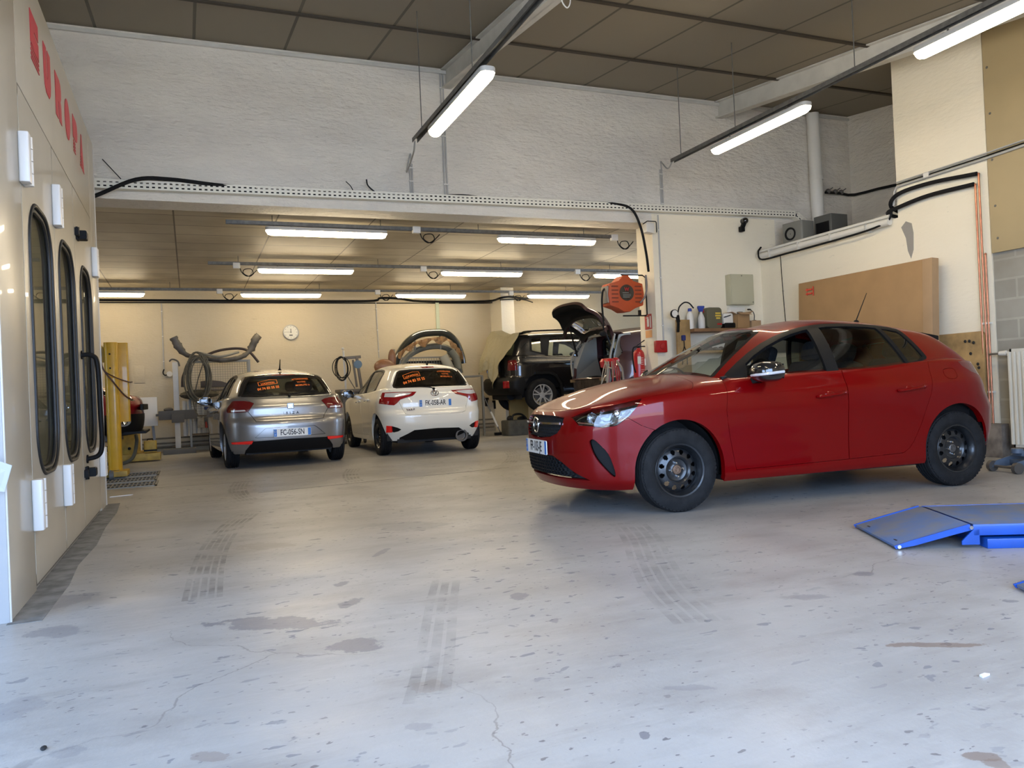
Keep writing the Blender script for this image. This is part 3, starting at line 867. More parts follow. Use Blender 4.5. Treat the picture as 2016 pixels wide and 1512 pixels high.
    for ch, y in zip('EUROPA', (1.27, 1.73, 2.21, 2.66, 3.11, 3.52)):
        b = MB()
        w, h, z0 = .27, .31, 3.03
        for poly in let[ch]:
            b.prism([(p[0] * w, p[1] * h) for p in poly], (.0, y - w / 2, z0), (0, 1, 0), (0, 0, 1), (.003, 0, 0))
        if ch in 'EPA':
            for k in range(4):
                zz = .03 + k * .085
                wid = 1.0 if ch == 'E' else .46
                b.prism([(0 if ch != 'A' else .02 + zz * .5, zz), (wid if ch != 'A' else .50, zz), (wid if ch != 'A' else .52, zz + .045), (0 if ch != 'A' else .04 + zz * .5, zz + .045)], (.0, y - w / 2, z0), (0, 1 * w, 0), (0, 0, h), (.003, 0, 0))
        b.build('red_letter', RED_LET, t, recalc=True)
    return t
booth()
b = MB()
b.add([(-.875, 4.10, .78), (-.735, 4.05, .72), (-.78, 4.12, .60), (-.88, 4.14, .62)], [(0, 1, 2, 3)])
b.add([(-.875, 4.105, .78), (-.735, 4.055, .72), (-.78, 4.125, .60), (-.88, 4.145, .62)], [(3, 2, 1, 0)])
tag(b.build('paper_sheet', pm('paper', (.45, .45, .44), .8), recalc=False), 'white paper sheet sticking out from the booth front at the left edge', 'paper')

# ------------------------------------------------------------------ right-hand wall
WOOD = pm('bare_wood', (.42, .27, .11), .6, noise=.45, nscale=5, bump=.2, bscale=20)
PLY = pm('plywood_dark_cream', (.40, .31, .165), .5, noise=.12, nscale=1.2)
CARD = pm('cardboard', (.36, .215, .095), .8, noise=.12, nscale=3)
CARD2 = pm('cardboard_light', (.40, .26, .14), .8, noise=.12, nscale=3)
COPPER = pm('copper_pipe', (.55, .22, .12), .35, .8, noise=.3, nscale=12)
BLKP = M['trim']
RWX = RW
def tagged(name, b, mat, label, cat, group=None, **k):
    return tag(b.build(name, mat, **k), label, cat, group)
# cream board above the block wall
b = MB(); b.bx((RWX - .015, -1.1, 2.20), (RWX + .02, 5.885, 4.62))
o = tagged('wall_board', b, PLY, 'cream painted board on the right wall above the concrete blocks', 'board')
for k, (y, z) in enumerate(((5.84, 4.2), (5.83, 3.7), (5.83, 3.2), (5.82, 2.7), (5.81, 2.35))):
    s = MB(); s.ball((RWX - .016, y, z), .014, 8, 5, (.4, 1, 1)); s.build('board_screw', STEEL_G, o)
# white pipe and black cable along the top edge of the low wall
t = empty('lagged_pipe', (RWX - .05, FW, 2.80), 0, 'fat white pipe along the top edge of the low right wall', 'pipe')
b = MB(); b.tube([(0, -.03, 0), (0, -1.2, .01), (0, -2.44, .015)], .045, 12); b.tube([(0, -.03, .07), (0, -2.44, .085)], .020, 8); b.build('pipe_run', WHITE_P, t)
for y in (-.3, -.9, -1.5, -2.1):
    b = MB(); b.box((.0, y, .0), (.105, .025, .105)); b.build('pipe_clip', STEEL_W, t)
cable('wall_cable', [(RWX - .02, 9.55, 2.94), (RWX - .10, 9.52, 2.86), (RWX - .12, 9.42, 2.73), (RWX - .11, 8.9, 2.73), (RWX - .11, 8.2, 2.74), (RWX - .11, 7.5, 2.76), (RWX - .06, 7.2, 2.82), (RWX - .05, 7.12, 2.92)], .013, BLKP, 'black cable slung under the white pipe on the low right wall')
cable('wall_cable', [(RWX - .012, 9.15, 2.75), (RWX - .012, 9.13, 2.2), (RWX - .012, 9.09, 1.5)], .005, BLKP, 'thin black cable hanging down the low right wall beside the cardboard')
# black insulated pipes crossing the pier and copper pipes below
for pts, l in (([(8.45, 7.25, 2.93), (RWX - .03, 7.15, 3.0), (RWX - .05, 7.02, 3.12), (RWX - .05, 6.58, 3.14), (RWX - .05, 5.99, 3.09)], 'upper black insulated pipe bending over the white pier'),
               ([(8.45, 7.25, 2.88), (RWX - .03, 7.20, 2.92), (RWX - .05, 7.02, 2.96), (RWX - .05, 6.6, 3.00), (RWX - .05, 6.03, 2.985)], 'lower black insulated pipe bending over the white pier')):
    cable('insulated_pipe', pts, .024, M['rubber'], l, 'pipe', 'insulated pipes on the pier')
for y, z, l in ((6.02, 2.98, 'leftmost of the copper pipes down the corner of the white pier'), (5.975, 3.085, 'middle of the copper pipes down the corner of the white pier'), (5.94, 2.2, 'rightmost of the copper pipes down the corner of the white pier')):
    t = empty('copper_pipe', (RWX - .04, y, 0), 0, l, 'pipe', 'copper pipes down the pier')
    b = MB(); b.cyl((0, 0, .02), (0, 0, z), .010, n=10); b.ball((0, 0, z), .014, 10, 6); b.build('pipe_run', COPPER, t)
    b = MB(); b.box((.02, 0, 1.45), (.05, .03, .02)); b.box((.02, 0, .7), (.05, .03, .02)); b.build('pipe_clip', WHITE_P, t)
# surface cable run climbing to the right
t = empty('cable_conduit', (RWX - .03, 7.05, 3.2), 0, 'thin cables and conduit running along the upper right wall to the photo edge', 'cable')
b = MB(); b.tube([(0, .06, -.2), (0, .04, -.03), (0, 0, .02), (0, -1.13, .03), (0, -3.5, .10)], .014, 8); b.tube([(0, 0, .07), (0, -1.13, .085), (0, -3.5, .15)], .009, 8); b.build('cable_run', GRY_PIPE, t)
b = MB(); b.tube([(.0, .0, .045), (0, -1.1, .055), (0, -3.5, .125)], .007, 6); b.build('black_cable', BLKP, t)
b = MB(); b.box((0, -.42, .05), (.03, .07, .05)); b.build('cable_joint', WHITE_P, t)
# items in the loft above the low wall
t = empty('grey_housing', (8.40, 9.10, 2.85), radians(8), 'grey box with round vent standing on the low wall below the cable tray', 'box')
b = MB(); b.rbox((0, 0, .19), (.28, .36, .38), .03, 4, 'Z'); b.build('housing_body', pm('grey_plastic', (.20, .195, .17), .55), t, bevel=.01)
b = MB(); b.lathe([(.095, 0), (.095, .012), (.075, .012), (.06, -.01), (.02, -.01), (.001, .004)], (-.14, .03, .21), (-1, 0, 0), 24); b.build('vent_ring', M['trim'], t)
t = empty('dark_box', (8.78, 8.85, 2.85), radians(4), 'darker grey square box on the loft floor under the white downpipe', 'box')
b = MB(); b.rbox((0, 0, .22), (.34, .32, .44), .015, 3, 'Z'); b.build('box_body', pm('slate_box', (.095, .095, .085), .6), t, bevel=.006)
b = MB(); b.bx((-.172, -.12, .10), (-.168, .12, .34)); b.build('box_panel', M['trim'], t)
b = MB(); b.cyl((9.16, 9.48, 2.9), (9.14, 9.48, 5.04), .095, n=20); b.cyl((9.155, 9.48, 4.0), (9.155, 9.48, 4.06), .105, n=20)
tagged('downpipe', b, WHITE_P, 'fat white vertical downpipe in front of the beam wall on the right', 'pipe')
t = empty('valve_pipework', (9.35, 9.5, 3.83), 0, 'dark pipe with valves on the loft wall right of the white downpipe', 'pipe')
b = MB(); b.tube([(0, 0, 0), (.3, 0, 0), (.55, -.05, -.02), (.57, -.8, -.06), (.57, -2.2, -.25)], .022, 8, sub=3); b.build('pipe_run', M['rubber'], t)
b = MB()
for x in (.05, .2, .32): b.ball((x, 0, .02), .04, 10, 6); b.bar((x, -.02, .03), (x + .06, -.04, .07), .02, .015)
b.build('valve', M['iron'], t)
b = MB(); b.bar((8.2, 7.1, 3.22), (8.9, 8.6, 3.38), .04, .03)
b = MB(); b.bx((8.85, 7.5, 2.85), (9.5, 8.1, 3.12)); tagged('storage_box', b, STEEL_W, 'pale flat box lying at the back of the loft', 'box', bevel=.01)
# big flat cardboard carton leaning on the right wall
t = empty('cardboard_carton', (RWX - .21, 7.53, .0), 0, 'large flat cardboard carton standing against the right wall behind the red car', 'carton')
R = Matrix.Rotation(radians(3), 3, 'Y')
b = MB(); b.box((0, .06, 1.125), (.10, 2.02, 2.25), R); b.build('carton_body', CARD, t, bevel=.004)
b = MB(); b.box((-.005, -1.00, 1.125), (.105, .13, 2.25), R); b.build('carton_end_flap', CARD2, t, bevel=.003)
b = MB(); b.box((-.045, .0, .95), (.003, 1.9, .012), R); b.build('carton_seam', CARD2, t)
RA = pm('red_ink', (.62, .06, .03), .6)
b = MB()
for dz in (.0, .055):
    o_ = Vector((-.051 + .04, .87, 1.36 + dz))
    b.prism([(-.055, -.010), (.03, -.010), (.03, -.022), (.065, 0), (.03, .022), (.03, .010), (-.055, .010)], (-.012, .86, 2.085 + dz), (0, 1, 0), (0, 0, 1), (.006, 0, 0))
b.bx((-.014, .775, 2.05), (-.006, .79, 2.175))
b.build('red_arrows', RA, t)
# wooden board behind the tail of the red car
t = empty('wooden_board', (RWX - .04, 6.34, .55), 0, 'wooden board with dark screw holes leaning behind the tail of the red car', 'board')
b = MB(); b.rbox((0, 0, .41), (.03, .68, .82), .05, 4, 'X', Matrix.Rotation(radians(2), 3, 'Y')); b.build('board_body', WOOD, t, bevel=.003)
b = MB()
for (y, z) in ((-.17, .72), (-.12, .72), (-.22, .70), (-.18, .58), (.05, .55), (.02, .35), (-.26, .46), (-.27, .42)): b.ball((-.015, y, z), .018, 8, 5, (.25, 1, 1))
b.build('screw_holes', M['dark'], t)
b = MB(); b.bx((RWX - .10, 6.02, 0), (RWX, 6.66, .55)); tagged('wooden_crate', b, pm('old_crate_wood', (.22, .16, .10), .8, noise=.5, nscale=6), 'old wooden crate at the foot of the right wall behind the rear wheel', 'crate', bevel=.006)
b = MB(); b.bx((RWX - .14, 5.78, 0), (RWX - .02, 6.0, .36)); tagged('timber_offcut', b, pm('grey_timber', (.20, .17, .14), .85, noise=.5, nscale=9), 'short grey timber block below the copper pipes', 'timber', bevel=.006)
b = MB(); b.prism([(-.06, .12), (.02, .16), (.09, .10), (.03, -.04), (.01, -.20), (-.03, -.30), (-.07, -.20), (-.08, 0)], (RWX - .0025, 6.95, 2.62), (0, 1, 0), (0, 0, 1), (.0025, 0, 0)); tagged('bare_patch', b, pm('grey_render', (.30, .28, .25), .9), 'grey patch of bare render on the white right wall above the carton', 'wall patch')
# radiator
t = empty('radiator', (RWX - .10, 5.24, .12), 0, 'cream panel radiator on the block wall at the right edge', 'radiator')
b = MB()
n = 0
prof = []
y = -.40
while y < .40:
    prof += [(y, 0), (y + .010, -.022), (y + .028, -.022), (y + .038, 0)]; y += .05
rows = [[(-.03 + x, yy, z) for yy, x in prof] for z in (.03, 1.0)]
b.grid(rows); b.bx((-.03, -.42, 0), (.045, .42, .03)); b.bx((-.03, -.42, 1.0), (.045, .42, 1.03)); b.bx((-.03, .40, 0), (.045, .42, 1.03)); b.bx((-.03, -.42, 0), (.045, -.40, 1.03)); b.bx((.03, -.42, 0), (.045, .42, 1.03))
b.build('radiator_panel', pm('radiator_enamel', (.62, .59, .50), .35), t, recalc=False)
b = MB(); b.cyl((0, .42, .99), (0, .47, .99), .018, n=10); b.cyl((0, .47, .99), (0, .55, .99), .03, .024, n=12); b.build('radiator_valve', WHITE_P, t)
b = MB(); b.tube([(0, .55, .99), (0, .66, .99), (.05, .70, .99)], .010, 8); b.build('valve_pipe', M['iron'], t)
b = MB(); b.bx((.045, -.3, .3), (.09, -.27, .9)); b.bx((.045, .27, .3), (.09, .3, .9)); b.build('wall_bracket', WHITE_P, t)
b = MB(); b.bx((-.053, .16, .86), (-.051, .165, .89)); b.build('panel_clip', M['trim'], t)
cable('skirting_pipe', [(RWX - .05, 5.75, .10), (RWX - .05, 4.9, .10), (RWX - .05, 3.5, .10)], .014, M['iron'], 'dark pipe along the foot of the block wall under the radiator', 'pipe')
# trolley jack
t = empty('trolley_jack', (7.02, 4.94, 0), radians(-12), 'grey blue trolley jack on the floor behind the red car rear wheel', 'jack')
JB = pm('jack_blue_grey', (.085, .115, .16), .45, noise=.2, nscale=14)
b = MB()
for y in (-.12, .12):
    b.prism([(-.18, .04), (-.14, .10), (.1, .155), (.55, .15), (.6, .05)], (0, y - .006, 0), (1, 0, 0), (0, 0, 1), (0, .012, 0))
b.bx((.0, -.12, .06), (.5, .12, .10))
b.build('jack_frame', JB, t, bevel=.003)
for x, r in ((-.16, .05), (.5, .05)):
    for y in (-.145, .145):
        b = MB(); b.cyl((x, y - .02, r), (x, y + .02, r), r, n=20); b.build('jack_wheel', M['iron'], t)
b = MB(); b.cyl((-.16, -.14, .05), (-.16, .14, .05), .012, n=8); b.build('jack_axle', M['iron'], t)
b = MB(); b.bar((.35, 0, .12), (-.02, 0, .17), .10, .05); b.cyl((-.02, 0, .17), (-.02, 0, .21), .05, n=16); b.build('lift_arm', JB, t)
b = MB(); b.tube([(.5, 0, .13), (.9, 0, .3), (1.2, 0, .55)], .016, 8, sub=3); b.build('jack_handle', M['iron'], t)
# blue drive-on lift
BLUE = pm('lift_blue', (.004, .065, .36), .4, noise=.15, nscale=10, coat=.2)
BLUED = pm('lift_blue_dusty', (.055, .115, .26), .6, noise=.55, nscale=7, col2=(.115, .13, .16), detail=9)
def drive_lift(loc, rz, L, label):
    t = empty('car_lift', loc, rz, label, 'car lift', 'blue drive-on lift platforms')
    W = .64
    b = MB()
    b.bx((0, -W / 2, .115), (L, W / 2, .125))
    b.build('platform_deck', BLUED, t, bevel=.002)
    b = MB()
    for y in (-W / 2 - .012, W / 2 + .002):
        b.bx((0, y, .068), (L, y + .010, .127))
    b.bx((0, -W / 2, .068), (.012, W / 2, .125))
    b.build('deck_skirt', BLUE, t, bevel=.002)
    b = MB(); b.bx((.06, -W / 2 - .03, .0), (L, W / 2 + .03, .052)); b.build('base_frame', BLUE, t, bevel=.004)
    # hinged ramp flap
    b = MB()
    b.add([(-.01, -W / 2, .127), (-.01, W / 2, .127), (-.40, W / 2, .022), (-.40, -W / 2, .022), (-.01, -W / 2, .117), (-.01, W / 2, .117), (-.40, W / 2, .010), (-.40, -W / 2, .010)], [(0, 1, 2, 3), (7, 6, 5, 4), (0, 4, 5, 1), (1, 5, 6, 2), (2, 6, 7, 3), (3, 7, 4, 0)])
    rp = b.build('ramp_flap', BLUED, t, bevel=.002)
    for y in (-W / 2 - .012, W / 2 + .002):
        b = MB(); b.prism([(-.02, .13), (0, .10), (-.10, .075), (-.30, .022), (-.40, .005), (-.41, .022), (-.30, .055)], (0, y, 0), (1, 0, 0), (0, 0, 1), (0, .010, 0)); b.build('ramp_cheek', BLUE, rp)
        b = MB(); b.prism([(.0, .10), (.03, .10), (.03, .02), (-.06, .02), (-.06, .04)], (0, y, 0), (1, 0, 0), (0, 0, 1), (0, .010, 0)); b.build('hinge_plate', BLUE, t)
        sg = -1 if y < 0 else 1
        for (x, z) in ((-.012, .112), (-.385, .018)):
            b = MB(); b.cyl((x, y + (0 if sg < 0 else .01), z), (x, y + (-.008 if sg < 0 else .018), z), .010, n=12); b.build('hinge_pin', M['chrome'], rp)
    b = MB()
    for y in (-.22, .20):
        b.bx((-.365, y - .02, .020), (-.335, y + .02, .034))
    b.build('roller_slot', M['dark'], rp)
    return t
ang = atan2(2.81 - 2.97, 4.0 - 3.71)
drive_lift((4.0, 3.27, 0), radians(-28), 1.6, 'blue drive-on lift platform with sloping ramp flap on the floor at right')
drive_lift((3.465, 1.865, 0), radians(-28), 1.5, 'tip of a second blue lift ramp cut by the right photo edge')

# ------------------------------------------------------------------ column, bench, back wall, lifts
def at(px, py, Y):
    """point of the photograph at world depth Y"""
    d = cam.matrix_world.to_3x3() @ Vector(((px - 1008) / 1550, -(py - 756) / 1550, -1))
    k = Y / d.y
    return Vector((d.x * k, Y, .957 + d.z * k))
def on_floor(px, py, z=0.0):
    d = cam.matrix_world.to_3x3() @ Vector(((px - 1008) / 1550, -(py - 756) / 1550, -1))
    k = (z - .957) / d.z
    return Vector((d.x * k, d.y * k, z))

ORANGE = pm('reel_orange', (.47, .072, .018), .45, noise=.12, nscale=8)
REDS = pm('signal_red', (.40, .010, .013), .35, coat=.3)
# hose reel on the column
t = empty('hose_reel', (5.80, 9.82, 2.24), 0, 'orange enclosed hose reel bracketed on the column at the right of the wide opening', 'hose reel')
b = MB()
oct_ = [(-.27, .15), (-.12, .19), (-.04, .27), (.04, .27), (.12, .19), (.27, .15), (.29, .0), (.27, -.16), (.14, -.20), (.05, -.25), (-.05, -.25), (-.14, -.20), (-.27, -.16), (-.29, 0)]
b.prism(oct_, (0, -.11, 0), (1, 0, 0), (0, 0, 1), (0, .22, 0)); b.build('reel_body', ORANGE, t, bevel=.012)
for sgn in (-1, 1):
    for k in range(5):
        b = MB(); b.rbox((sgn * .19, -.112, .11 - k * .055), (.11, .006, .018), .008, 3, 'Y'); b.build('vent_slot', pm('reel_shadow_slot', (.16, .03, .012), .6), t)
b = MB(); b.cyl((.0, -.108, .02), (0, -.118, .02), .115, n=32); lb = b.build('round_label', M['gloss_black'], t)
text('lettering', 'W', .07, (.0, -.1195, .065), (1, 0, 0), (0, 0, 1), REDS, lb, depth=.0004, bold=.003)
b = MB()
for (x, z, w, h) in ((-.02, .02, .10, .006), (0, -.005, .13, .006), (0, -.025, .13, .006), (-.01, -.045, .11, .006)): b.box((x, -.1188, z), (w, .001, h))
b.build('label_lines', pm('label_grey', (.25, .27, .24), .5), lb)
b = MB(); b.bx((-.30, -.09, -.12), (-.25, .09, .12)); b.build('hose_outlet', pm('outlet_grey', (.25, .22, .18), .6), t, bevel=.01)
b = MB(); b.tube([(-.03, -.02, .285), (.33, -.02, .285), (.38, -.02, .25), (.38, -.02, -.28), (.36, -.02, -.30), (-.02, -.02, -.30)], .010, 8); b.bx((.24, -.04, -.30), (.27, 0, -.22)); b.build('bracket', M['trim'], t)
b = MB(); b.tube([(-.29, 0, .09), (-.335, -.02, .04), (-.355, -.02, -.12), (-.345, -.02, -.38)], .014, 8, sub=5); b.cyl((-.345, -.02, -.38), (-.345, -.02, -.50), .012, n=8); b.ball((-.36, -.02, -.55), .05, 10, 6, (1.2, .6, .8)); b.build('hose_end', M['rubber'], t)
b = MB(); b.tube([(.31, -.14, .27), (.31, -.15, .1), (.27, -.16, -.04), (.2, -.14, -.13)], .014, 8, sub=5); b.build('feed_tail', pm('hose_grey', (.17, .155, .15), .6), t)
cable('feed_hose', [(5.2, FW - .08, 3.47), (5.55, FW - .10, 3.465), (5.80, FW - .12, 3.40), (5.93, FW - .13, 3.15), (6.02, FW - .10, 2.8), (6.11, FW + .0, 2.55)], .018, M['rubber'], 'black hose curving down from the cable tray to the orange hose reel', 'hose')
t = empty('spot_bracket', (6.12, FW + .02, 3.10), 0, 'white wedge shaped fitting with wire frame at the top of the column', 'fitting')
b = MB(); b.prism([(-.06, .0), (.07, -.02), (.07, .13), (-.06, .13)], (0, -.10, 0), (1, 0, 0), (0, 0, 1), (0, .12, 0)); b.build('wedge_body', WHITE_P, t, bevel=.008)
b = MB(); b.tube([(-.13, -.12, .10), (-.06, -.12, .145), (.08, -.12, .145), (.09, -.12, .13), (.09, -.12, -.01)], .007, 6); b.build('wire_frame', M['trim'], t)
# fire extinguisher and its sign on the column
t = empty('fire_extinguisher', (6.08, 9.92, 1.0), 0, 'red fire extinguisher hung on the column beside the red car windscreen', 'extinguisher')
b = MB(); b.lathe([(.02, 0), (.075, .0), (.085, .015), (.085, .37), (.078, .41), (.055, .445), (.028, .46), (.024, .48)], (0, 0, 0), (0, 0, 1), 28); b.build('cylinder', REDS, t)
b = MB(); b.cyl((0, 0, .47), (0, 0, .505), .022, n=12); b.bar((-.03, 0, .50), (.10, -.02, .50), .03, .014); b.bar((-.02, 0, .52), (.09, -.03, .59), .03, .012); b.ball((-.035, 0, .50), .016, 8, 6); b.build('valve_handle', M['trim'], t, bevel=.002)
b = MB(); b.tube([(-.03, -.01, .50), (-.10, -.03, .48), (-.125, -.04, .38), (-.12, -.05, .22), (-.10, -.06, .12)], .011, 8, sub=5); b.build('hose', M['rubber'], t)
b = MB(); b.rbox((-.04, -.078, .30), (.05, .012, .11), .004, 2, 'Y'); b.rbox((.065, -.055, .27), (.03, .02, .10), .004, 2, 'Y'); b.build('white_label', WHITE_P, t)
b = MB()
for k in range(4): b.box((.0, -.0865, .33 - k * .03), (.05, .002, .008))
for k in range(4): b.box((.01, -.0865, .16 - k * .025), (.06, .002, .006))
b.build('print_lines', pm('print_pale', (.72, .5, .45), .5), t)
t = empty('extinguisher_sign', (6.196, 9.80, 1.84), 0, 'small red and white fire extinguisher sign on the column', 'sign')
b = MB(); b.bx((-.004, -.09, -.10), (.0, .09, .12)); b.build('sign_plate', REDS, t)
b = MB(); b.bx((-.006, -.02, -.06), (-.004, .03, .05)); b.bx((-.006, -.01, .05), (-.004, .015, .08)); b.bx((-.006, .015, .065), (-.004, .055, .075)); b.bx((-.006, -.07, -.08), (-.004, -.05, .09)); b.build('sign_symbol', WHITE_P, t)
b = MB(); b.bx((-.004, -.085, -.22), (0, .085, -.115)); b.build('lower_label', pm('orange_label', (.72, .36, .14), .6), t)
# alarm box, meter cabinet, camera
t = empty('alarm_box', (6.235, FW, 1.475), 0, 'square red alarm call box on the wall right of the column', 'alarm')
b = MB(); b.rbox((0, -.03, 0), (.185, .06, .17), .012, 3, 'Y'); b.build('alarm_case', REDS, t, bevel=.004)
b = MB(); b.lathe([(.045, .0), (.04, .008), (.02, .012), (.001, .012)], (.015, -.06, .0), (0, -1, 0), 20); b.bx((-.075, -.063, -.06), (-.06, -.06, .06)); b.build('call_button', pm('alarm_button', (.38, .02, .02), .3), t)
t = empty('meter_cabinet', (7.64, FW, 2.29), 0, 'pale green meter cabinet on the white wall above the bench', 'cabinet')
b = MB(); b.rbox((0, -.06, 0), (.42, .12, .45), .008, 2, 'Y'); b.build('cabinet_case', pm('cabinet_sage', (.46, .44, .31), .5), t, bevel=.004)
b = MB(); b.rbox((0, -.124, 0), (.40, .008, .43), .006, 2, 'Y'); d_ = b.build('cabinet_door', pm('cabinet_sage', (.46, .44, .31), .5), t, bevel=.002)
b = MB(); b.cyl((-.01, -.128, .20), (-.01, -.134, .20), .008, n=8); b.cyl((.18, -.128, -.19), (.18, -.134, -.19), .008, n=8); b.build('door_lock', M['iron'], d_)
b = MB(); b.bx((7.44, FW - .05, 1.82), (7.73, FW, 2.03)); tagged('fuse_box', b, WHITE_P, 'white ribbed switch panel below the pale green meter cabinet', 'panel', bevel=.004)
t = empty('security_camera', (7.80, FW, 3.30), 0, 'small black security camera under the cable tray on the right', 'camera')
b = MB(); b.cyl((0, 0, .03), (0, -.05, .03), .045, n=20); b.ball((0, -.06, .03), .048, 14, 10); b.build('camera_dome', M['gloss_black'], t)
b = MB(); b.bar((-.01, -.05, .0), (-.06, -.05, -.09), .05, .05); b.rbox((-.07, -.06, -.10), (.06, .07, .08), .01, 2, 'Y'); b.build('camera_mount', M['trim'], t)
# bench shelf with its clutter
t = empty('wall_shelf', (6.63, 9.3, 1.66), 0, 'brown wooden shelf on the white wall behind the red car windscreen', 'shelf')
b = MB(); b.bx((0, 0, 0), (1.25, .30, .045)); b.build('shelf_board', pm('shelf_brown', (.22, .115, .05), .6, noise=.3, nscale=5), t, bevel=.003)
b = MB(); b.bx((.02, .02, -.30), (1.2, .28, -.27)); b.bx((1.19, .0, -1.66), (1.23, .28, 0)); b.build('shelf_frame', WOOD, t)
t = empty('plank_upright', (6.52, 9.42, 0), 0, 'upright pale wooden plank at the left end of the shelf', 'plank')
b = MB(); b.bx((-.11, -.02, 0), (.11, .02, 1.84)); b.build('plank', WOOD, t, bevel=.004)
b = MB(); b.rbox((-.02, -.035, 1.58), (.055, .03, .075), .01, 2, 'Y'); b.build('blue_hook', pm('navy_plastic', (.02, .03, .14), .5), t)
b = MB(); b.tube([(-.02, -.04, 1.55), (-.015, -.04, 1.46), (-.05, -.04, 1.36), (-.055, -.04, 1.2)], .006, 6, sub=3); b.tube([(-.015, -.04, 1.46), (.02, -.04, 1.36), (.025, -.04, 1.2)], .006, 6, sub=3); b.build('hook_cord', M['trim'], t)
b = MB()
for k in range(6): b.ball((6.78 + k * .10, 9.44, 1.405), .055, 9, 6, (1, .8, .7 + .1 * (k % 3)))
o = tagged('rag_pile', b, pm('oily_rags', (.14, .12, .10), .9, noise=.5, nscale=15), 'dark crumpled rags under the wooden shelf', 'rags')
o['kind'] = 'stuff'
t = empty('tyre_inflator', (6.35, 9.36, 1.92), 0, 'black tyre inflator gauge with hose hung by the top of the plank', 'gauge')
b = MB(); b.lathe([(.028, -.025), (.058, -.02), (.06, .012), (.052, .018)], (0, 0, 0), (0, -1, 0), 24); b.build('gauge_case', M['trim'], t)
b = MB(); b.cyl((0, -.010, 0), (0, -.014, 0), .05, n=24); b.build('gauge_dial', WHITE_P, t)
b = MB(); b.bar((.045, 0, -.02), (.06, 0, -.12), .045, .04); b.bar((.06, 0, -.10), (.045, 0, -.26), .035, .03); b.build('inflator_grip', M['trim'], t, bevel=.006)
b = MB(); b.tube([(.06, 0, .02), (.09, 0, .10), (.18, .01, .16), (.27, .02, .15), (.34, .02, .08)], .010, 8, sub=5); b.build('inflator_hose', M['rubber'], t)
SZ = 1.705
def bottle(x, y, label, body, cap, h=.26, r=.045):
    t = empty('bottle', (x, y, SZ), 0, label, 'bottle')
    b = MB(); b.lathe([(.001, 0), (r, .0), (r, h * .62), (r * .8, h * .74), (r * .42, h * .82), (r * .42, h * .88)], (0, 0, 0), (0, 0, 1), 20); b.build('bottle_body', body, t)
    b = MB(); b.cyl((0, 0, h * .86), (0, 0, h), r * .62, r * .5, n=16); b.build('bottle_cap', cap, t)
    return t
BLUEC = pm('cap_blue', (.02, .05, .30), .4)
bottle(6.68, 9.46, 'white bottle with dark blue cap behind the top of the plank', WHITE_P, BLUEC, .30, .05)
t = empty('spray_bottle', (6.80, 9.36, SZ), 0, 'white spray bottle with blue and red trigger head on the shelf', 'spray bottle')
b = MB(); b.lathe([(.001, 0), (.048, 0), (.05, .02), (.05, .15), (.03, .20), (.018, .225), (.018, .24)], (0, 0, 0), (0, 0, 1), 20); b.build('bottle_body', pm('bottle_grey', (.52, .52, .50), .4), t)
b = MB(); b.prism([(-.03, 0), (.025, 0), (.03, .04), (.055, .06), (.05, .085), (-.05, .085), (-.055, .06)], (0, -.016, .24), (1, 0, 0), (0, 0, 1), (0, .032, 0)); b.build('spray_head', BLUEC, t, bevel=.004)
b = MB(); b.bar((.03, 0, .285), (.045, 0, .23), .014, .012); b.build('trigger', REDS, t)
t = empty('tool_case', (7.0, 9.42, SZ), 0, 'olive tool case with yellow lettering on the shelf', 'case')
b = MB(); b.rbox((0, 0, .15), (.26, .20, .30), .05, 4, 'Y'); b.build('case_body', pm('olive_case', (.105, .098, .06), .6), t, bevel=.008)
b = MB()
for k, w in ((0, .09), (1, .10), (2, .07)): b.box((.06, -.103, .215 - k * .035), (w, .003, .022))
b.build('yellow_marks', pm('case_yellow', (.60, .44, .06), .6), t)
b = MB(); b.box((.08, -.103, .06), (.08, .003, .022)); b.build('red_label', REDS, t)
t = empty('paint_sprayer', (7.27, 9.42, SZ), 0, 'white power tool with black base standing on the shelf', 'power tool')
b = MB(); b.rbox((0, 0, .14), (.17, .12, .16), .03, 3, 'Y'); b.cyl((.06, 0, .2), (.06, 0, .27), .025, n=12); b.build('tool_body', WHITE_P, t, bevel=.008)
b = MB(); b.rbox((.02, 0, .04), (.19, .14, .08), .02, 3, 'Y'); b.bar((-.08, -.065, .16), (.04, -.065, .19), .02, .012); b.build('tool_base', M['trim'], t, bevel=.005)
t = empty('open_carton', (7.50, 9.42, SZ), radians(6), 'small open cardboard box on the shelf below the meter cabinet', 'box')
b = MB()
for a, c in (((-.12, -.10, 0), (.12, -.095, .20)), ((-.12, .095, 0), (.12, .10, .20)), ((-.12, -.10, 0), (-.115, .10, .20)), ((.115, -.10, 0), (.12, .10, .20)), ((-.12, -.10, 0), (.12, .10, .005))): b.bx(a, c)
b.build('carton_body', CARD, t)
b = MB(); b.box((-.16, 0, .215), (.10, .19, .004), Matrix.Rotation(radians(20), 3, 'Y')); b.box((.16, 0, .225), (.10, .19, .004), Matrix.Rotation(radians(-25), 3, 'Y')); b.box((0, -.13, .21), (.22, .08, .004), Matrix.Rotation(radians(25), 3, 'X')); b.build('carton_flaps', CARD2, t)
b = MB(); b.rbox((.03, 0, .22), (.07, .06, .05), .01, 2, 'Z'); b.build('packed_part', M['iron'], t)
b = MB(); b.rbox((7.76, 9.42, SZ + .055), (.17, .15, .11), .004, 2, 'Z'); tagged('carton', b, CARD2, 'low closed cardboard box at the right end of the shelf', 'box')
t = empty('work_lamp', (7.80, 9.44, SZ + .11), 0, 'little black gooseneck lamp standing on the low cardboard box', 'lamp')
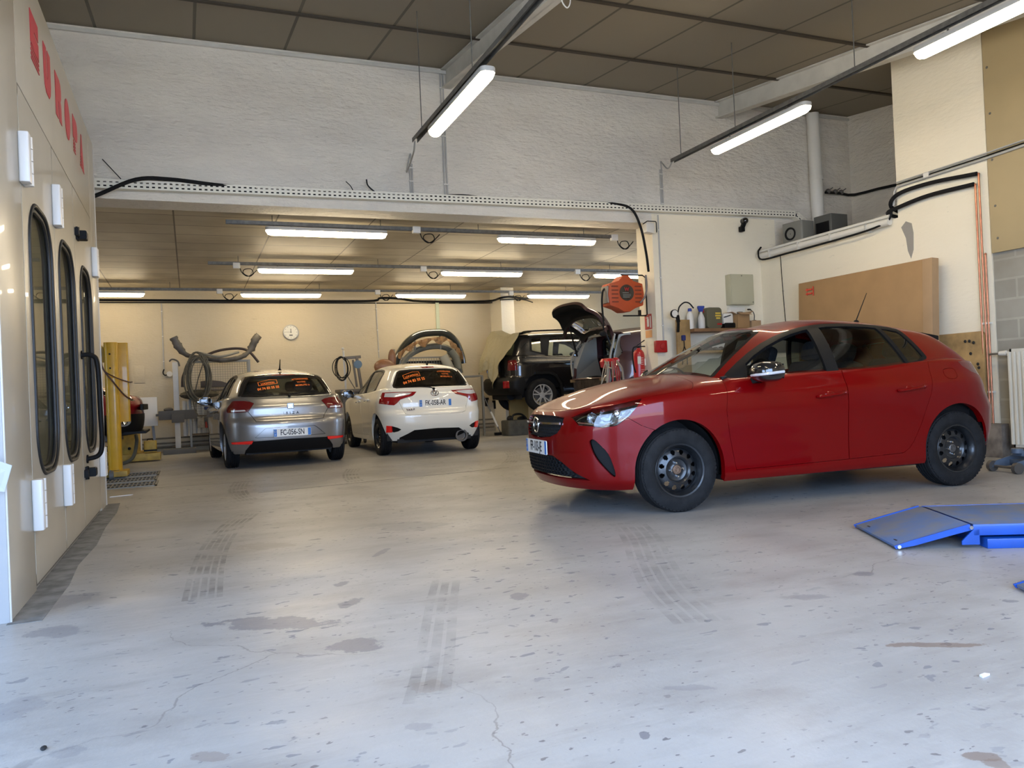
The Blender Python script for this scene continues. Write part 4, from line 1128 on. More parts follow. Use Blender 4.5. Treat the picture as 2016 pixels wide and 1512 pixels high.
b = MB(); b.cyl((0, 0, 0), (0, 0, .012), .03, n=14); b.tube([(0, 0, .01), (.005, 0, .09), (-.02, 0, .14), (-.07, 0, .165)], .006, 6, sub=4); b.build('lamp_neck', M['trim'], t)
b = MB(); b.ball((-.085, 0, .17), .028, 12, 6, (1.4, .8, .5)); b.build('lamp_shade', M['gloss_black'], t)

# ---- back wall
t = empty('wall_clock', (2.07, BW, 2.40), 0, 'round white wall clock on the cream back wall above the silver car', 'clock')
b = MB(); b.lathe([(.165, 0), (.17, .02), (.165, .04), (.15, .045), (.145, .03)], (0, 0, 0), (0, -1, 0), 36); b.build('clock_rim', pm('clock_rim', (.42, .41, .38), .35, .5), t)
b = MB(); b.cyl((0, -.024, 0), (0, -.028, 0), .148, n=36); b.build('clock_face', pm('clock_face', (.66, .64, .55), .5), t)
b = MB(); b.bar((.02, -.032, 0), (-.11, -.032, .004), .004, .009, (0, 1, 0)); b.bar((0, -.034, -.015), (0, -.034, .075), .010, .004, (0, 1, 0)); b.cyl((0, -.03, 0), (0, -.036, 0), .010, n=12); b.build('clock_hands', M['trim'], t)
b = MB()
for k in range(12):
    a = 2 * pi * k / 12; b.box((.125 * cos(a), -.029, .125 * sin(a)), (.012, .002, .012))
b.rbox((0, -.030, -.065), (.07, .002, .03), .004, 2, 'Y'); b.build('hour_marks', M['iron'], t)
cable('cable_bundle', [(-5.0, BW - .04, 3.09), (-1.5, BW - .04, 3.085), (1.0, BW - .04, 3.075), (3.0, BW - .04, 3.07), (3.9, BW - .05, 3.08), (4.05, BW - .06, 3.14), (4.5, BW - .05, 3.13), (5.0, BW - .05, 3.07), (6.55, BW - .06, 3.07), (6.66, 16.74, 3.06), (6.9, 16.72, 3.09), (7.3, 16.74, 3.05), (7.55, 16.8, 3.10)], .024, M['trim'], 'dark cable bundle running along the top of the cream back wall', sub=4)
cable('cable_bundle', [(-5.0, BW - .03, 3.045), (1.0, BW - .03, 3.035), (6.5, BW - .05, 3.03), (6.66, 16.74, 3.02), (7.2, 16.74, 3.03), (7.5, 16.8, 2.97)], .012, M['trim'], 'thin cable just below the dark bundle on the back wall', sub=3)
conduit([(-.46, BW - .012, 3.02), (-.46, BW - .012, 1.68)], 'thin conduit down the back wall to a socket left of the bumper rack', n=1)
t = empty('wall_socket', (-.36, BW, 1.58), 0, 'small white wall socket on the back wall left of the white mast', 'socket')
b = MB(); b.cyl((0, 0, 0), (0, -.05, 0), .055, n=18); b.build('socket_body', WHITE_P, t)
b = MB(); b.tube([(-.10, -.015, .10), (-.12, -.02, .03), (-.09, -.03, -.02), (-.03, -.03, -.01)], .012, 8, sub=4); b.build('socket_cable', M['trim'], t)
conduit([(3.95, BW - .012, 3.05), (3.97, BW - .012, 1.80)], 'thin conduit down the back wall above the white car', n=1)
b = MB(); b.bx((5.34, BW - .03, 2.0), (5.42, BW, 3.24)); tagged('pale_duct', b, pm('green_duct', (.44, .48, .33), .5), 'pale green vertical duct on the back wall above the bumper stack', 'duct')
for z, r in ((.10, .022), (.18, .016), (.28, .016)):
    cable('skirting_pipe', [(-5.5, BW - .05, z), (6.65, BW - .05, z)], r, pm('old_pipe', (.20, .165, .12), .6, noise=.4, nscale=7), 'old brown pipe along the foot of the back wall, %s of three' % {.10: 'lowest', .18: 'middle', .28: 'topmost'}[z], 'pipe', 'skirting pipes on the back wall', sub=1)
b = MB(); b.bx((6.72, 17.2, 2.0), (6.78, 17.35, 3.05))
t = empty('switch_board', (-1.16, BW, 1.68), 0, 'grey electrical fittings on the back wall right of the yellow post', 'switch board')
b = MB(); b.bx((-.10, -.08, -.30), (.06, 0, .02)); b.bx((-.10, -.08, .06), (.04, 0, .30)); b.build('board_case', STEEL_W, t, bevel=.005)
b = MB(); 
for k in range(4): b.box((-.02, -.085, -.24 + k * .07), (.08, .02, .03))
b.build('board_switches', M['iron'], t)
b = MB(); b.bx((-1.02, BW - .012, 1.42), (-.82, BW, 1.76)); tagged('wall_panel', b, W_BACK, 'flat cream access panel on the back wall right of the yellow post', 'panel', bevel=.002)
b = MB(); b.bx((-.95, 17.1, .55), (-.60, 17.16, 1.12)); b.bx((-.95, 17.1, 0), (-.90, 17.16, .6)); tagged('white_board', b, WHITE_P, 'plain whitish board leaning at the back wall behind the dark red car', 'board', bevel=.003)
b = MB(); b.bar((-.66, 17.2, 0), (-.72, 17.3, .85), .07, .05); tagged('steel_post', b, M['iron'], 'short dark steel post leaning at the back wall', 'post')
# white mast with a grey cross arm
t = empty('measuring_mast', (-.24, 16.75, 0), 0, 'white mast with dark cross arm standing before the back wall', 'stand')
b = MB(); b.bx((-.05, -.05, .10), (.05, .05, 1.78)); b.build('mast', STEEL_W, t, bevel=.006)
b = MB(); b.tube([(-.10, 0, 1.80), (-.05, -.02, 1.84), (.05, -.02, 1.80), (.08, -.02, 1.70)], .016, 8, sub=3); b.build('mast_head', M['iron'], t)
b = MB(); b.bx((-.33, -.10, .66), (.36, .02, .84)); b.bx((-.10, -.16, .60), (.13, -.05, .78)); b.bx((-.38, -.06, .74), (-.32, 0, .78)); b.ball((-.15, -.04, .86), .07, 10, 6, (1.3, 1, .6)); b.build('cross_arm', pm('arm_grey', (.085, .08, .07), .6), t, bevel=.008)
b = MB(); b.bx((-.27, -.30, 0), (.32, -.03, .10)); b.bx((-.10, -.1, 0), (.10, .06, .10)); b.build('mast_base', pm('base_grey', (.12, .115, .10), .6), t, bevel=.006)
# rack of bumpers and hoses behind the silver car
t = empty('wire_rack', (.62, 16.95, 0), 0, 'grey wire rack against the back wall left of the silver car, bumper on top', 'rack')
RK = pm('rack_steel', (.22, .21, .18), .5, .4)
b = MB()
for x in (-.62, .52):
    for y in (-.2, .25): b.bx((x - .02, y - .02, 0), (x + .02, y + .02, 1.80))
b.bx((-.62, -.2, 1.77), (.52, -.17, 1.80)); b.bx((-.62, .22, 1.77), (.52, .25, 1.80)); b.build('rack_frame', RK, t)
b = MB()
for k in range(24): b.bx((-.60 + k * .048, .235, .6), (-.594 + k * .048, .241, 1.78))
for k in range(25): b.bx((-.62, .232, .6 + k * .049), (.52, .238, .606 + k * .049))
b.build('mesh_panel', RK, t)
for z in (.35, .72, 1.22):
    b = MB(); b.bx((-.62, -.2, z - .02), (.52, .25, z)); b.build('rack_shelf', pm('rack_shelf', (.16, .12, .08), .7, noise=.4, nscale=8), t)
def band(name, pts, w, t_, mat, label, cat, up=(0, 0, 1), sub=6, side=(0, -1, 0), prof=None, rag=0.0):
    """bumper skin: a curved profile swept along a path"""
    P = smooth_path([Vector(p) for p in pts], sub)
    w0 = w
    side = Vector(side)
    rows = []
    prof = prof or [(-.5, .0), (-.42, .5), (-.1, .9), (.15, 1.0), (.4, .7), (.5, .1)]
    for i, p in enumerate(P):
        d = (P[min(i + 1, len(P) - 1)] - P[max(i - 1, 0)]).normalized()
        u = d.cross(side).normalized()
        if u.z < 0: u = -u
        if rag: w = w0 * (1 + rag * sin(i * 2.1) * sin(i * .7 + 1) + .35 * rag * sin(i * 5.3)) * (.62 if .2 < i / len(P) < .75 else 1.0)
        rows.append([p + u * (a * w) + side * (c * t_) for a, c in prof] + [p + u * (a * w * .9) + side * (c * t_ - .02) for a, c in reversed(prof)])
    b = MB(); b.grid([r + [r[0]] for r in rows])
    n = len(rows[0])
    b.add(rows[0], [tuple(range(n))]); b.add(rows[-1], [tuple(range(n))])
    return tag(b.build(name, mat, smooth=50), label, cat)
BUMP = pm('old_bumper', (.115, .10, .078), .5, noise=.5, nscale=6)
band('bumper_skin', [at(341, 664, 16.75), at(352, 683, 16.75), at(368, 699, 16.75), at(400, 705, 16.7), at(440, 709, 16.65), at(474, 703, 16.7), at(492, 690, 16.75), at(503, 668, 16.75), at(510, 660, 16.8)], .15, .04, BUMP, 'worn dark car bumper lying across the top of the wire rack', 'bumper', rag=.16)
b = MB(); b.tube([at(388, 694, 16.6), at(432, 702, 16.5), at(470, 693, 16.6)], .028, 6, sub=6); tagged('trim_strip', b, pm('strip_grey', (.21, .20, .165), .5), 'grey moulded strip lying bent on the rack in front of the bumper', 'trim strip')
b = MB(); b.tube([at(359, 762, 16.7), at(361, 740, 16.7), at(374, 716, 16.7), at(400, 702, 16.75), at(432, 690, 16.8), at(468, 686, 16.8), at(490, 692, 16.75), at(509, 713, 16.7)], .026, 8, sub=6); tagged('rubber_seal', b, pm('seal_brown', (.035, .022, .018), .6), 'long dark door seal arched over the wire rack', 'seal')
def coil(name, c, rx, rz, n, r, mat, label, cat='hose', seed=1, tail=None):
    rnd = random.Random(seed)
    b = MB()
    c = Vector(c)
    pts = []
    for k in range(n):
        ox, oz = rnd.uniform(-.25, .25) * rx, rnd.uniform(-.12, .12) * rz
        sx, sz = rnd.uniform(.7, 1.05), rnd.uniform(.85, 1.05)
        for i in range(14):
            a = 2 * pi * i / 14 + pi / 2
            pts.append(c + Vector((ox + rx * sx * cos(a), -.02 * k + .02 * sin(a), oz + rz * sz * sin(a))))
    if tail: pts += [Vector(p) for p in tail]
    b.tube(pts, r, 6, sub=2)
    return tag(b.build(name, mat), label, cat)
HOSE = pm('dusty_hose', (.135, .12, .085), .75, noise=.3, nscale=10)
coil('coiled_hose', at(389, 744, 16.55), .22, .45, 11, .0115, HOSE, 'coiled grey hoses hanging on the left end of the wire rack', seed=3, tail=[at(380, 790, 16.5), at(392, 820, 16.5)])
b = MB(); b.ball(at(388, 777, 16.6), .32, 14, 8, (1, .5, .30)); b.ball(at(405, 776, 16.6), .25, 12, 8, (1, .5, .3)); tagged('cloth_bundle', b, pm('olive_cloth', (.095, .08, .05), .9, noise=.5, nscale=9, bump=.5, bscale=14), 'dark olive cloth bundle under the coiled hoses', 'cloth')
b = MB(); b.prism([(-.33, 0), (.35, 0), (.30, .03), (.05, .12), (-.15, .15), (-.33, .13)], at(430, 762, 16.95), (1, 0, 0), (0, 0, 1), (0, .1, 0)); tagged('plastic_cover', b, pm('dark_cover', (.06, .045, .035), .6), 'dark curved plastic cover on the middle shelf of the wire rack', 'cover', bevel=.01)
t = empty('panel_radiator', (.25, 17.42, .30), 0, 'white panel radiator low on the back wall behind the wire rack', 'radiator')
b = MB()
for k in range(9): b.rbox((-.36 + k * .09, -.03, .36), (.07, .05, .72), .02, 3, 'Z')
b.bx((-.40, -.02, .02), (.40, .01, .70)); b.build('radiator_panel', STEEL_W, t)
for (px, py, c, l, s) in ((418, 803, (.03, .05, .14), 'dark blue folded cloth on the lower shelf of the wire rack', (.30, .2, .06)), (430, 812, (.38, .35, .30), 'crumpled pale packaging on the wire rack beside the silver car mirror', (.36, .25, .16)), (409, 836, (.36, .06, .05), 'small red tin on the lower shelf of the wire rack', (.10, .1, .12)), (395, 832, (.34, .31, .25), 'small whitish tub on the lower shelf of the wire rack', (.13, .13, .2))):
    p = at(px, py, 16.72)
    b = MB(); b.rbox(p, s, .03, 3, 'Z'); tagged('rack_item', b, pm('rack_item_%d' % px, c, .7, noise=.4, nscale=14, bump=.3, bscale=20), l, 'supplies', bevel=.012)
b = MB(); b.bar((.62, 16.45, 0), (.60, 16.5, .95), .05, .04); b.bar((.80, 16.45, 0), (.78, 16.5, .95), .05, .04); b.bx((.56, 16.42, .78), (.86, 16.54, .82)); tagged('wooden_trestle', b, pm('trestle', (.25, .19, .12), .8, noise=.3, nscale=8), 'narrow wooden trestle between the wire rack and the silver car', 'trestle')
# welding cart between the two parked cars
t = empty('welding_cart', (3.09, 16.35, 0), 0, 'black welding cart with pole and coiled lead between the silver and white cars', 'welding cart')
b = MB(); b.rbox((0, 0, .62), (.50, .60, .86), .03, 3, 'Z'); b.build('cart_body', pm('cart_black', (.035, .033, .03), .5), t, bevel=.01)
b = MB(); b.bx((-.27, -.32, 1.05), (.27, .32, 1.11)); b.build('cart_top', pm('cart_top', (.10, .085, .07), .5), t, bevel=.005)
b = MB(); b.bx((-.22, -.306, .62), (.22, -.30, .90)); b.build('cart_panel', pm('cart_panel', (.09, .09, .095), .4), t)
for x in (-.2, .2):
    for y in (-.25, .25):
        b = MB(); b.cyl((x - .02, y, .07), (x + .02, y, .07), .07, n=18); b.bx((x - .012, y - .02, .07), (x + .012, y + .02, .20)); b.build('cart_castor', M['iron'], t)
b = MB(); b.cyl((-.08, .1, 1.1), (-.10, .1, 1.92), .022, n=12); b.ball((-.11, .1, 1.96), .03, 8, 6); b.build('cart_pole', STEEL_W, t)
b = MB(); b.bar((-.10, .1, 1.76), (.25, .05, 1.78), .05, .06); b.bar((.16, .05, 1.78), (.24, .05, 1.10), .07, .05); b.bar((.08, .05, 1.72), (.14, .05, 1.15), .045, .04); b.bar((-.05, .08, 1.4), (.10, .06, 1.12), .02, .02); b.build('boom_arm', pm('boom_bronze', (.13, .11, .085), .5, .3), t, bevel=.005)
b = MB(); b.cyl((.17, -.02, 1.62), (.17, .03, 1.62), .085, n=24); b.build('blue_drum', pm('drum_blue', (.10, .17, .24), .5), t)
c_ = coil('lead_coil', Vector((-.16, .02, 1.56)), .155, .24, 5, .009, M['rubber'], None, None, seed=9)
c_.parent = t
for k in ('label', 'category'):
    if k in c_: del c_[k]
# bumpers stacked behind the white car
band('bumper_skin', [at(775, 726, 16.3), at(783, 702, 16.3), at(800, 676, 16.3), at(822, 660, 16.3), at(850, 655, 16.3), at(878, 657, 16.3), at(897, 675, 16.3), at(907, 700, 16.3), at(910, 716, 16.3)], .16, .12, pm('dark_bumper', (.04, .043, .036), .22, coat=.6), 'glossy dark bumper arched on the pile behind the white car', 'bumper')
band('bumper_skin', [at(783, 738, 16.5), at(795, 712, 16.5), at(812, 695, 16.5), at(838, 684, 16.5), at(868, 682, 16.5), at(890, 692, 16.5), at(900, 715, 16.5), at(906, 735, 16.5)], .13, .10, pm('grey_bumper', (.21, .205, .165), .5, noise=.3, nscale=6), 'grey inner bumper beneath the brown wrapping behind the white car', 'bumper')
rnd = random.Random(11)
rows = []
PP = smooth_path([at(784, 700, 16.1), at(800, 688, 16.1), at(820, 677, 16.1), at(845, 671, 16.1), at(872, 668, 16.1), at(892, 678, 16.1), at(905, 692, 16.1), at(911, 698, 16.1)], 6)
for i, p in enumerate(PP):
    h = .10 + .05 * sin(i * .9) + .03 * rnd.random() + (.10 if i > len(PP) * .75 else 0)
    rows.append([p + Vector((0, .04 * sin(i * 1.7 + k), .05 - h * k / 3 + .012 * rnd.random())) for k in range(4)])
b = MB(); b.grid(rows); tagged('wrapping_paper', b, pm('brown_paper', (.42, .24, .10), .6, noise=.35, nscale=6, bump=.6, bscale=8), 'crumpled brown wrapping along the dark bumper behind the white car', 'wrapping', smooth=20)
b = MB(); b.ball(at(757, 722, 15.9), .20, 12, 8, (1.1, .7, .8)); b.ball(at(772, 707, 15.95), .14, 10, 8, (.6, .6, 1.5)); tagged('wrapped_part', b, pm('brown_wrap', (.27, .125, .06), .4, noise=.3, nscale=5, bump=.6, bscale=9), 'brown wrapped part beside the left pillar of the white car', 'wrapped part')
t = empty('part_cage', (4.80, 16.7, 0), 0, 'grey wire cage holding car parts behind the white car roof', 'cage')
b = MB()
for x in (-.62, .62):
    for y in (-.25, .25): b.bx((x - .02, y - .02, 0), (x + .02, y + .02, 1.95))
for z in (1.72, 1.93): b.bx((-.62, -.27, z), (.62, -.24, z + .025))
b.build('cage_frame', RK, t)
b = MB()
for k in range(22): b.bx((-.62 + k * .058, -.262, .9), (-.612 + k * .058, -.256, 1.72))
for k in range(15): b.bx((-.62, -.264, .9 + k * .058), (.62, -.258, .908 + k * .058))
b.build('mesh_panel', RK, t)
b = MB(); b.bx((-.8, -.95, 1.26), (1.0, -.27, 1.29)); b.bx((-.8, -.95, 0), (-.76, -.9, 1.26)); b.bx((.96, -.95, 0), (1.0, -.9, 1.26)); b.build('cage_shelf', RK, t)
b = MB(); b.bx((-.30, -.30, 1.9), (-.27, -.26, 2.22)); b.bx((.27, -.30, 1.9), (.30, -.26, 2.22)); b.bx((-.30, -.42, 2.19), (.30, -.26, 2.22)); b.build('cage_arm', RK, t)
b = MB(); b.bx((-.60, -.2, 1.0), (.60, .2, 1.66)); b.build('stored_parts', M['dark'], t)
band('arch_liner_panel', [at(872, 700, 16.0), at(884, 722, 16.0), at(892, 740, 16.0)], .20, .10, pm('cream_liner', (.36, .335, .25), .6), 'cream curved panel standing at the right of the wire cage', 'panel')
band('arch_liner_panel', [at(886, 690, 16.1), at(897, 705, 16.1), at(902, 726, 16.1)], .16, .14, pm('grey_liner', (.19, .185, .14), .6), 'grey rounded liner at the right end of the bumper pile', 'panel')
# ---- things under the black off-roader
t = empty('tool_bag', (6.33, 15.25, 0), radians(8), 'dark green tool bag on the floor below the black off-roader', 'bag')
b = MB(); b.rbox((0, 0, .16), (.62, .36, .32), .06, 4, 'Z'); b.build('bag_body', pm('bag_green', (.065, .06, .045), .8, noise=.4, nscale=9), t, bevel=.03)
b = MB(); b.tube([(-.2, -.1, .30), (-.15, -.1, .42), (.0, -.1, .44), (.1, -.1, .40), (.18, -.1, .31)], .022, 8, sub=4); b.ball((-.2, -.05, .35), .07, 10, 6); b.ball((.12, 0, .34), .08, 10, 6, (1.5, 1, .6)); b.build('bag_handle', M['trim'], t)
t = empty('broom', (5.96, 15.6, 0), 0, 'broom with white grip leaning beside the dark tool bag', 'broom')
b = MB(); b.cyl((0.12, 0, .05), (-.16, .3, .95), .012, n=8); b.build('broom_handle', M['iron'], t)
b = MB(); b.cyl((.08, .04, .18), (-.02, .15, .50), .022, n=10); b.build('white_grip', WHITE_P, t)
b = MB(); b.box((.13, 0, .03), (.28, .07, .06)); b.build('broom_head', M['trim'], t)
b = MB(); b.bx((6.60, 16.3, 0), (7.05, 16.36, .80)); tagged('cardboard_sheet', b, pm('ochre_board', (.36, .235, .075), .7), 'ochre cardboard sheet standing behind the wheel of the black off-roader', 'cardboard')
for (px, py, l) in ((959, 793, 'left of two dark clamps hanging on the back wall under the off-roader'), (976, 798, 'right of two dark clamps hanging on the back wall under the off-roader')):
    p = at(px, py, 17.42)
    t = empty('hanging_clamp', p, 0, l, 'clamp', 'clamps under the off-roader')
    b = MB(); b.bx((-.03, 0, -.08), (.02, .07, .09)); b.bx((-.06, 0, .07), (.05, .07, .12)); b.build('clamp_body', M['trim'], t, bevel=.006)
b = MB(); b.box((5.72, 17.2, .09), (.18, .2, .18)); b.box((5.9, 17.25, .06), (.10, .12, .12)); b.ball((5.62, 17.1, .06), .06, 10, 6)
tagged('scrap_parts', b, pm('scrap_brown', (.13, .075, .05), .8, noise=.5, nscale=12), 'small heap of rusty scrap at the foot of the back wall behind the white car', 'scrap', bevel=.01)['kind'] = 'stuff'
# red stand with hanging cables in front of the maroon car
t = empty('cable_stand', (6.35, 11.3, 0), 0, 'red stand with grey cables hung over it in front of the maroon boot', 'stand')
b = MB(); b.cyl((0, 0, 0), (0, 0, 1.3), .025, n=12); b.cyl((0, 0, 0), (0, 0, .03), .25, n=24); b.build('stand_post', M['iron'], t)
b = MB(); b.lathe([(.03, 0), (.11, .03), (.13, .12), (.10, .17), (.001, .18)], (-.02, 0, 1.22), (0, 0, 1), 20); b.ball((.13, .0, 1.36), .07, 12, 8, (1.1, .8, .7)); b.build('red_head', REDS, t)
b = MB(); b.tube([(-.14, -.12, 1.36), (-.10, -.14, 1.26), (-.02, -.15, 1.23), (.06, -.14, 1.26), (.09, -.12, 1.36)], .014, 8, sub=4); b.build('chrome_loop', M['chrome'], t)
rnd = random.Random(5)
for nm, mat, n, x0, x1 in (('grey_cable', pm('pale_cable', (.30, .27, .215), .6), 12, -.26, .22), ('red_cable', REDS, 5, -.08, .14)):
    for k in range(n):
        x = x0 + (x1 - x0) * k / (n - 1)
        b = MB(); y = -.10 - .05 * rnd.random()
        b.tube([(x * .5, y, 1.34), (x * .8, y - .03, 1.22 - .1 * rnd.random()), (x + rnd.uniform(-.03, .03), y - .02, .95), (x * 1.25, y, .70 + .1 * rnd.random())], .009, 6, sub=4)
        b.build(nm, mat, t)
# ---- yellow lift and gratings at the left
YEL = pm('lift_yellow', (.60, .34, .018), .4, noise=.12, nscale=6, coat=.3)
YELD = pm('lift_yellow_worn', (.52, .33, .04), .55, noise=.35, nscale=9)
t = empty('lift_post', (-.96, 11.9, 0), 0, 'yellow lift post on a yellow foot beside the edge of the beige booth', 'lift post')
b = MB(); b.rbox((0, 0, .96), (.17, .20, 1.74), .06, 5, 'Z'); b.build('post_column', YEL, t, bevel=.004)
b = MB(); b.rbox((.10, .10, 1.29), (.20, .16, 1.08), .02, 3, 'Z'); b.build('post_carriage', YEL, t, bevel=.004)
b = MB(); b.bx((-.62, -.30, .035), (.16, .16, .105)); b.build('post_foot', YELD, t, bevel=.006)
b = MB(); b.bx((-.07, -.10, .095), (.05, .0, .11)); b.build('foot_bolts', M['iron'], t)
b = MB()
for z in (1.67, 1.48): b.cyl((-.01, -.10, z), (-.01, -.112, z), .012, n=10)
b.build('post_bolts', M['trim'], t)
b = MB(); b.bar((-.6, .05, 2.15), (-.05, .05, 1.62), .07, .16); b.build('lift_arm', YELD, t, bevel=.005)
b = MB(); b.bar((-.38, -.02, 1.75), (-.12, -.02, 1.15), .05, .05); b.build('arm_strut', M['trim'], t)
for y in (-.34,):
    b = MB(); b.cyl((-.05, y, .06), (.0, y, .06), .06, n=18); b.bx((-.05, y - .02, .06), (-.03, y + .06, .13)); b.cyl((-.30, y, .06), (-.25, y, .06), .06, n=18); b.build('foot_castor', pm('castor_grey', (.12, .125, .125), .5), t)
b = MB()
b.tube([(-.30, -.12, 2.0), (-.12, -.15, 1.78), (-.10, -.16, 1.50), (.02, -.16, 1.30), (.14, -.06, 1.12), (.22, .02, 1.05)], .011, 6, sub=5)
b.tube([(-.12, -.14, 1.80), (-.09, -.16, 1.48), (.04, -.17, 1.36), (.20, -.02, 1.29), (.24, .05, 1.29)], .009, 6, sub=5)
b.build('lift_cables', pm('cable_maroon', (.05, .018, .014), .5), t)
t = empty('frame_bench', (-1.6, 15.2, 0), 0, 'low yellow bench frame on the floor under the dark red car', 'bench')
b = MB(); b.bx((-2.6, -.35, .02), (1.10, -.05, .14)); b.bx((-2.6, .5, .02), (.9, .8, .14)); b.build('bench_beam', YELD, t, bevel=.006)
b = MB(); b.bx((.50, -.32, .14), (.74, -.10, .58)); b.bx((-1.9, -.32, .14), (-1.7, -.10, .50)); b.bx((-1.9, .5, .14), (-1.7, .7, .50)); b.bx((.50, .5, .14), (.74, .7, .50)); b.build('bench_pillar', YELD, t, bevel=.006)
b = MB(); b.cyl((.62, -.325, .24), (.62, -.335, .24), .025, n=12); b.build('pillar_bolt', M['trim'], t)
b = MB(); b.bx((-2.0, -1.9, .44), (.60, -1.2, .54)); b.bx((-2.0, -1.75, 0), (-1.85, -1.6, .44)); b.bx((-.3, -1.6, 0), (-.15, -1.45, .44)); b.build('clamp_bridge', M['iron'], t, bevel=.006)
t = empty('yellow_case', (-.66, 15.0, .14), 0, 'small yellow tool box standing on the yellow bench frame', 'case')
b = MB(); b.rbox((0, 0, .11), (.20, .18, .20), .02, 3, 'Z'); b.build('case_body', YELD, t, bevel=.01)
b = MB(); b.bx((-.102, -.092, .03), (.102, .092, .06)); b.tube([(-.05, 0, .2), (-.04, 0, .24), (.04, 0, .24), (.05, 0, .2)], .008, 6); b.build('case_trim', M['trim'], t)
cable('hydraulic_hose', [(-1.3, 14.5, .03), (-1.05, 14.4, .03), (-.90, 14.42, .12), (-.84, 14.46, .36), (-.85, 14.5, .48)], .028, pm('hose_khaki', (.09, .08, .05), .7), 'thick dark hose looping beside the yellow bench pillar', 'hose')
def grating(loc, w, d, label):
    t = empty('floor_grating', loc, 0, label, 'grating', 'floor gratings at the left')
    b = MB()
    for a, c in (((0, 0, 0), (w, .025, .012)), ((0, d - .025, 0), (w, d, .012)), ((0, 0, 0), (.025, d, .012)), ((w - .025, 0, 0), (w, d, .012))): b.bx(a, c)
    b.build('grating_frame', pm('grating_steel', (.25, .235, .20), .6, .3), t)
    b = MB()
    n = int(w / .045)
    for k in range(1, n): b.bx((k * w / n - .006, .02, .001), (k * w / n + .006, d - .02, .010))
    b.bx((.02, d / 2 - .006, .001), (w - .02, d / 2 + .006, .010)); b.build('grating_bars', pm('grating_steel', (.25, .235, .20), .6, .3), t)
    b = MB(); b.bx((.02, .02, .0005), (w - .02, d - .02, .0015)); b.build('grating_dark_sheet', M['dark'], t)  # flat dark sheet laid in for the shade below the bars
grating((-1.65, 10.30, 0), 1.25, .60, 'floor grating nearest the camera at the foot of the yellow post')
grating((-1.65, 11.05, 0), 1.22, .60, 'middle of the three floor gratings by the yellow post')
grating((-1.65, 11.85, 0), 1.22, .60, 'farthest of the three floor gratings by the yellow post')
# ---- marks and scraps on the floor
def mark_mat(name, col, a):
    m, nt, bb, out = new_mat(name)
    bb.inputs['Base Color'].default_value = (*col, 1); bb.inputs['Roughness'].default_value = .6
    tx = nt.nodes.new('ShaderNodeTexNoise'); tx.inputs['Scale'].default_value = 5; tx.inputs['Detail'].default_value = 7
    g = nt.nodes.new('ShaderNodeNewGeometry'); nt.links.new(g.outputs['Position'], tx.inputs['Vector'])
    r = nt.nodes.new('ShaderNodeMapRange'); r.inputs[1].default_value = .40; r.inputs[2].default_value = .72; r.inputs[3].default_value = 0; r.inputs[4].default_value = a
    nt.links.new(tx.outputs['Fac'], r.inputs[0]); nt.links.new(r.outputs[0], bb.inputs['Alpha'])
    return m
MARK = mark_mat('tyre_rubber_mark', (.14, .13, .115), .34)
SCUFF = mark_mat('dust_scuff', (.20, .19, .175), .22)
def tyre_mark(pts, label, w=.17, mat=None, ribs=5):
    P = smooth_path([on_floor(*p) for p in pts], 8)
    b = MB()
    for k in range(ribs):
        o_ = (k - (ribs - 1) / 2) * w / ribs
        rows = []
        for i, p in enumerate(P):
            d = (P[min(i + 1, len(P) - 1)] - P[max(i - 1, 0)]).normalized()
            s = Vector((-d.y, d.x, 0))
            rows.append([p + s * (o_ - w / ribs * .36) + Vector((0, 0, .0012)), p + s * (o_ + w / ribs * .36) + Vector((0, 0, .0012))])
        b.grid(rows)
    return tag(b.build('tyre_mark', mat or MARK, recalc=False), label, 'tyre mark', 'tyre marks on the floor')
tyre_mark([(488, 1012), (452, 1040), (425, 1075), (408, 1120), (398, 1180)], 'long curved tyre mark on the left of the pale floor', .20)
tyre_mark([(476, 948), (468, 962), (473, 975), (488, 985)], 'short curved tyre mark behind the silver car', .20)
tyre_mark([(697, 922), (690, 932), (692, 942), (700, 948)], 'short curved tyre mark between the silver and white cars', .20)
tyre_mark([(1003, 888), (1012, 898), (1004, 910), (985, 920)], 'curved tyre mark to the left of the red car nose', .20)
tyre_mark([(1235, 1030), (1262, 1060), (1285, 1110), (1320, 1165), (1385, 1225)], 'faint tyre mark leading from the red car front wheel towards the camera', .26, SCUFF)
tyre_mark([(880, 1135), (870, 1185), (862, 1250), (850, 1330), (838, 1385)], 'faint pale tyre mark in the middle foreground', .16, SCUFF, 3)
def scrap(px, py, pts, mat, label, h=.006, name='paper_scrap', cat='scrap'):
    p = on_floor(px, py)
    b = MB(); b.prism(pts, p + Vector((0, 0, .0005)), (1, 0, 0), (0, 1, 0), (0, 0, h))
    return tag(b.build(name, mat), label, cat)
scrap(237, 977, [(-.10, -.03), (.10, .02), (.12, .05), (.02, .04), (-.08, .0)], WHITE_M, 'white curved scrap on the floor beside the grating')
scrap(1940, 1332, [(-.02, -.006), (.02, .0), (.012, .012), (-.016, .008)], WHITE_M, 'tiny white paper scrap on the floor at lower right')
b = MB(); p = on_floor(86, 1476); b.ball(p + Vector((0, 0, .005)), .011, 10, 6, (.8, 1.2, .5)); tagged('pebble', b, M['dark'], 'small black pebble on the floor at lower left', 'pebble')
# white pull cord hanging from the ceiling
cable('pull_cord', [(3.05, 6.0, 4.66), (3.06, 6.0, 4.32), (3.13, 6.02, 4.22), (3.17, 6.02, 4.30), (3.13, 6.0, 4.46), (3.09, 6.0, 4.42), (3.12, 6.0, 4.36)], .006, WHITE_P, 'white looped cord hanging from the dark ceiling at the top of the photo', 'cord')

# ------------------------------------------------------------------ vehicles
# vehicle space: x rearwards from the front axle, y to the vehicle's right, z up
def lathe_arc(nf):
    return [pi / 2 * (i / nf) for i in range(nf + 1)]

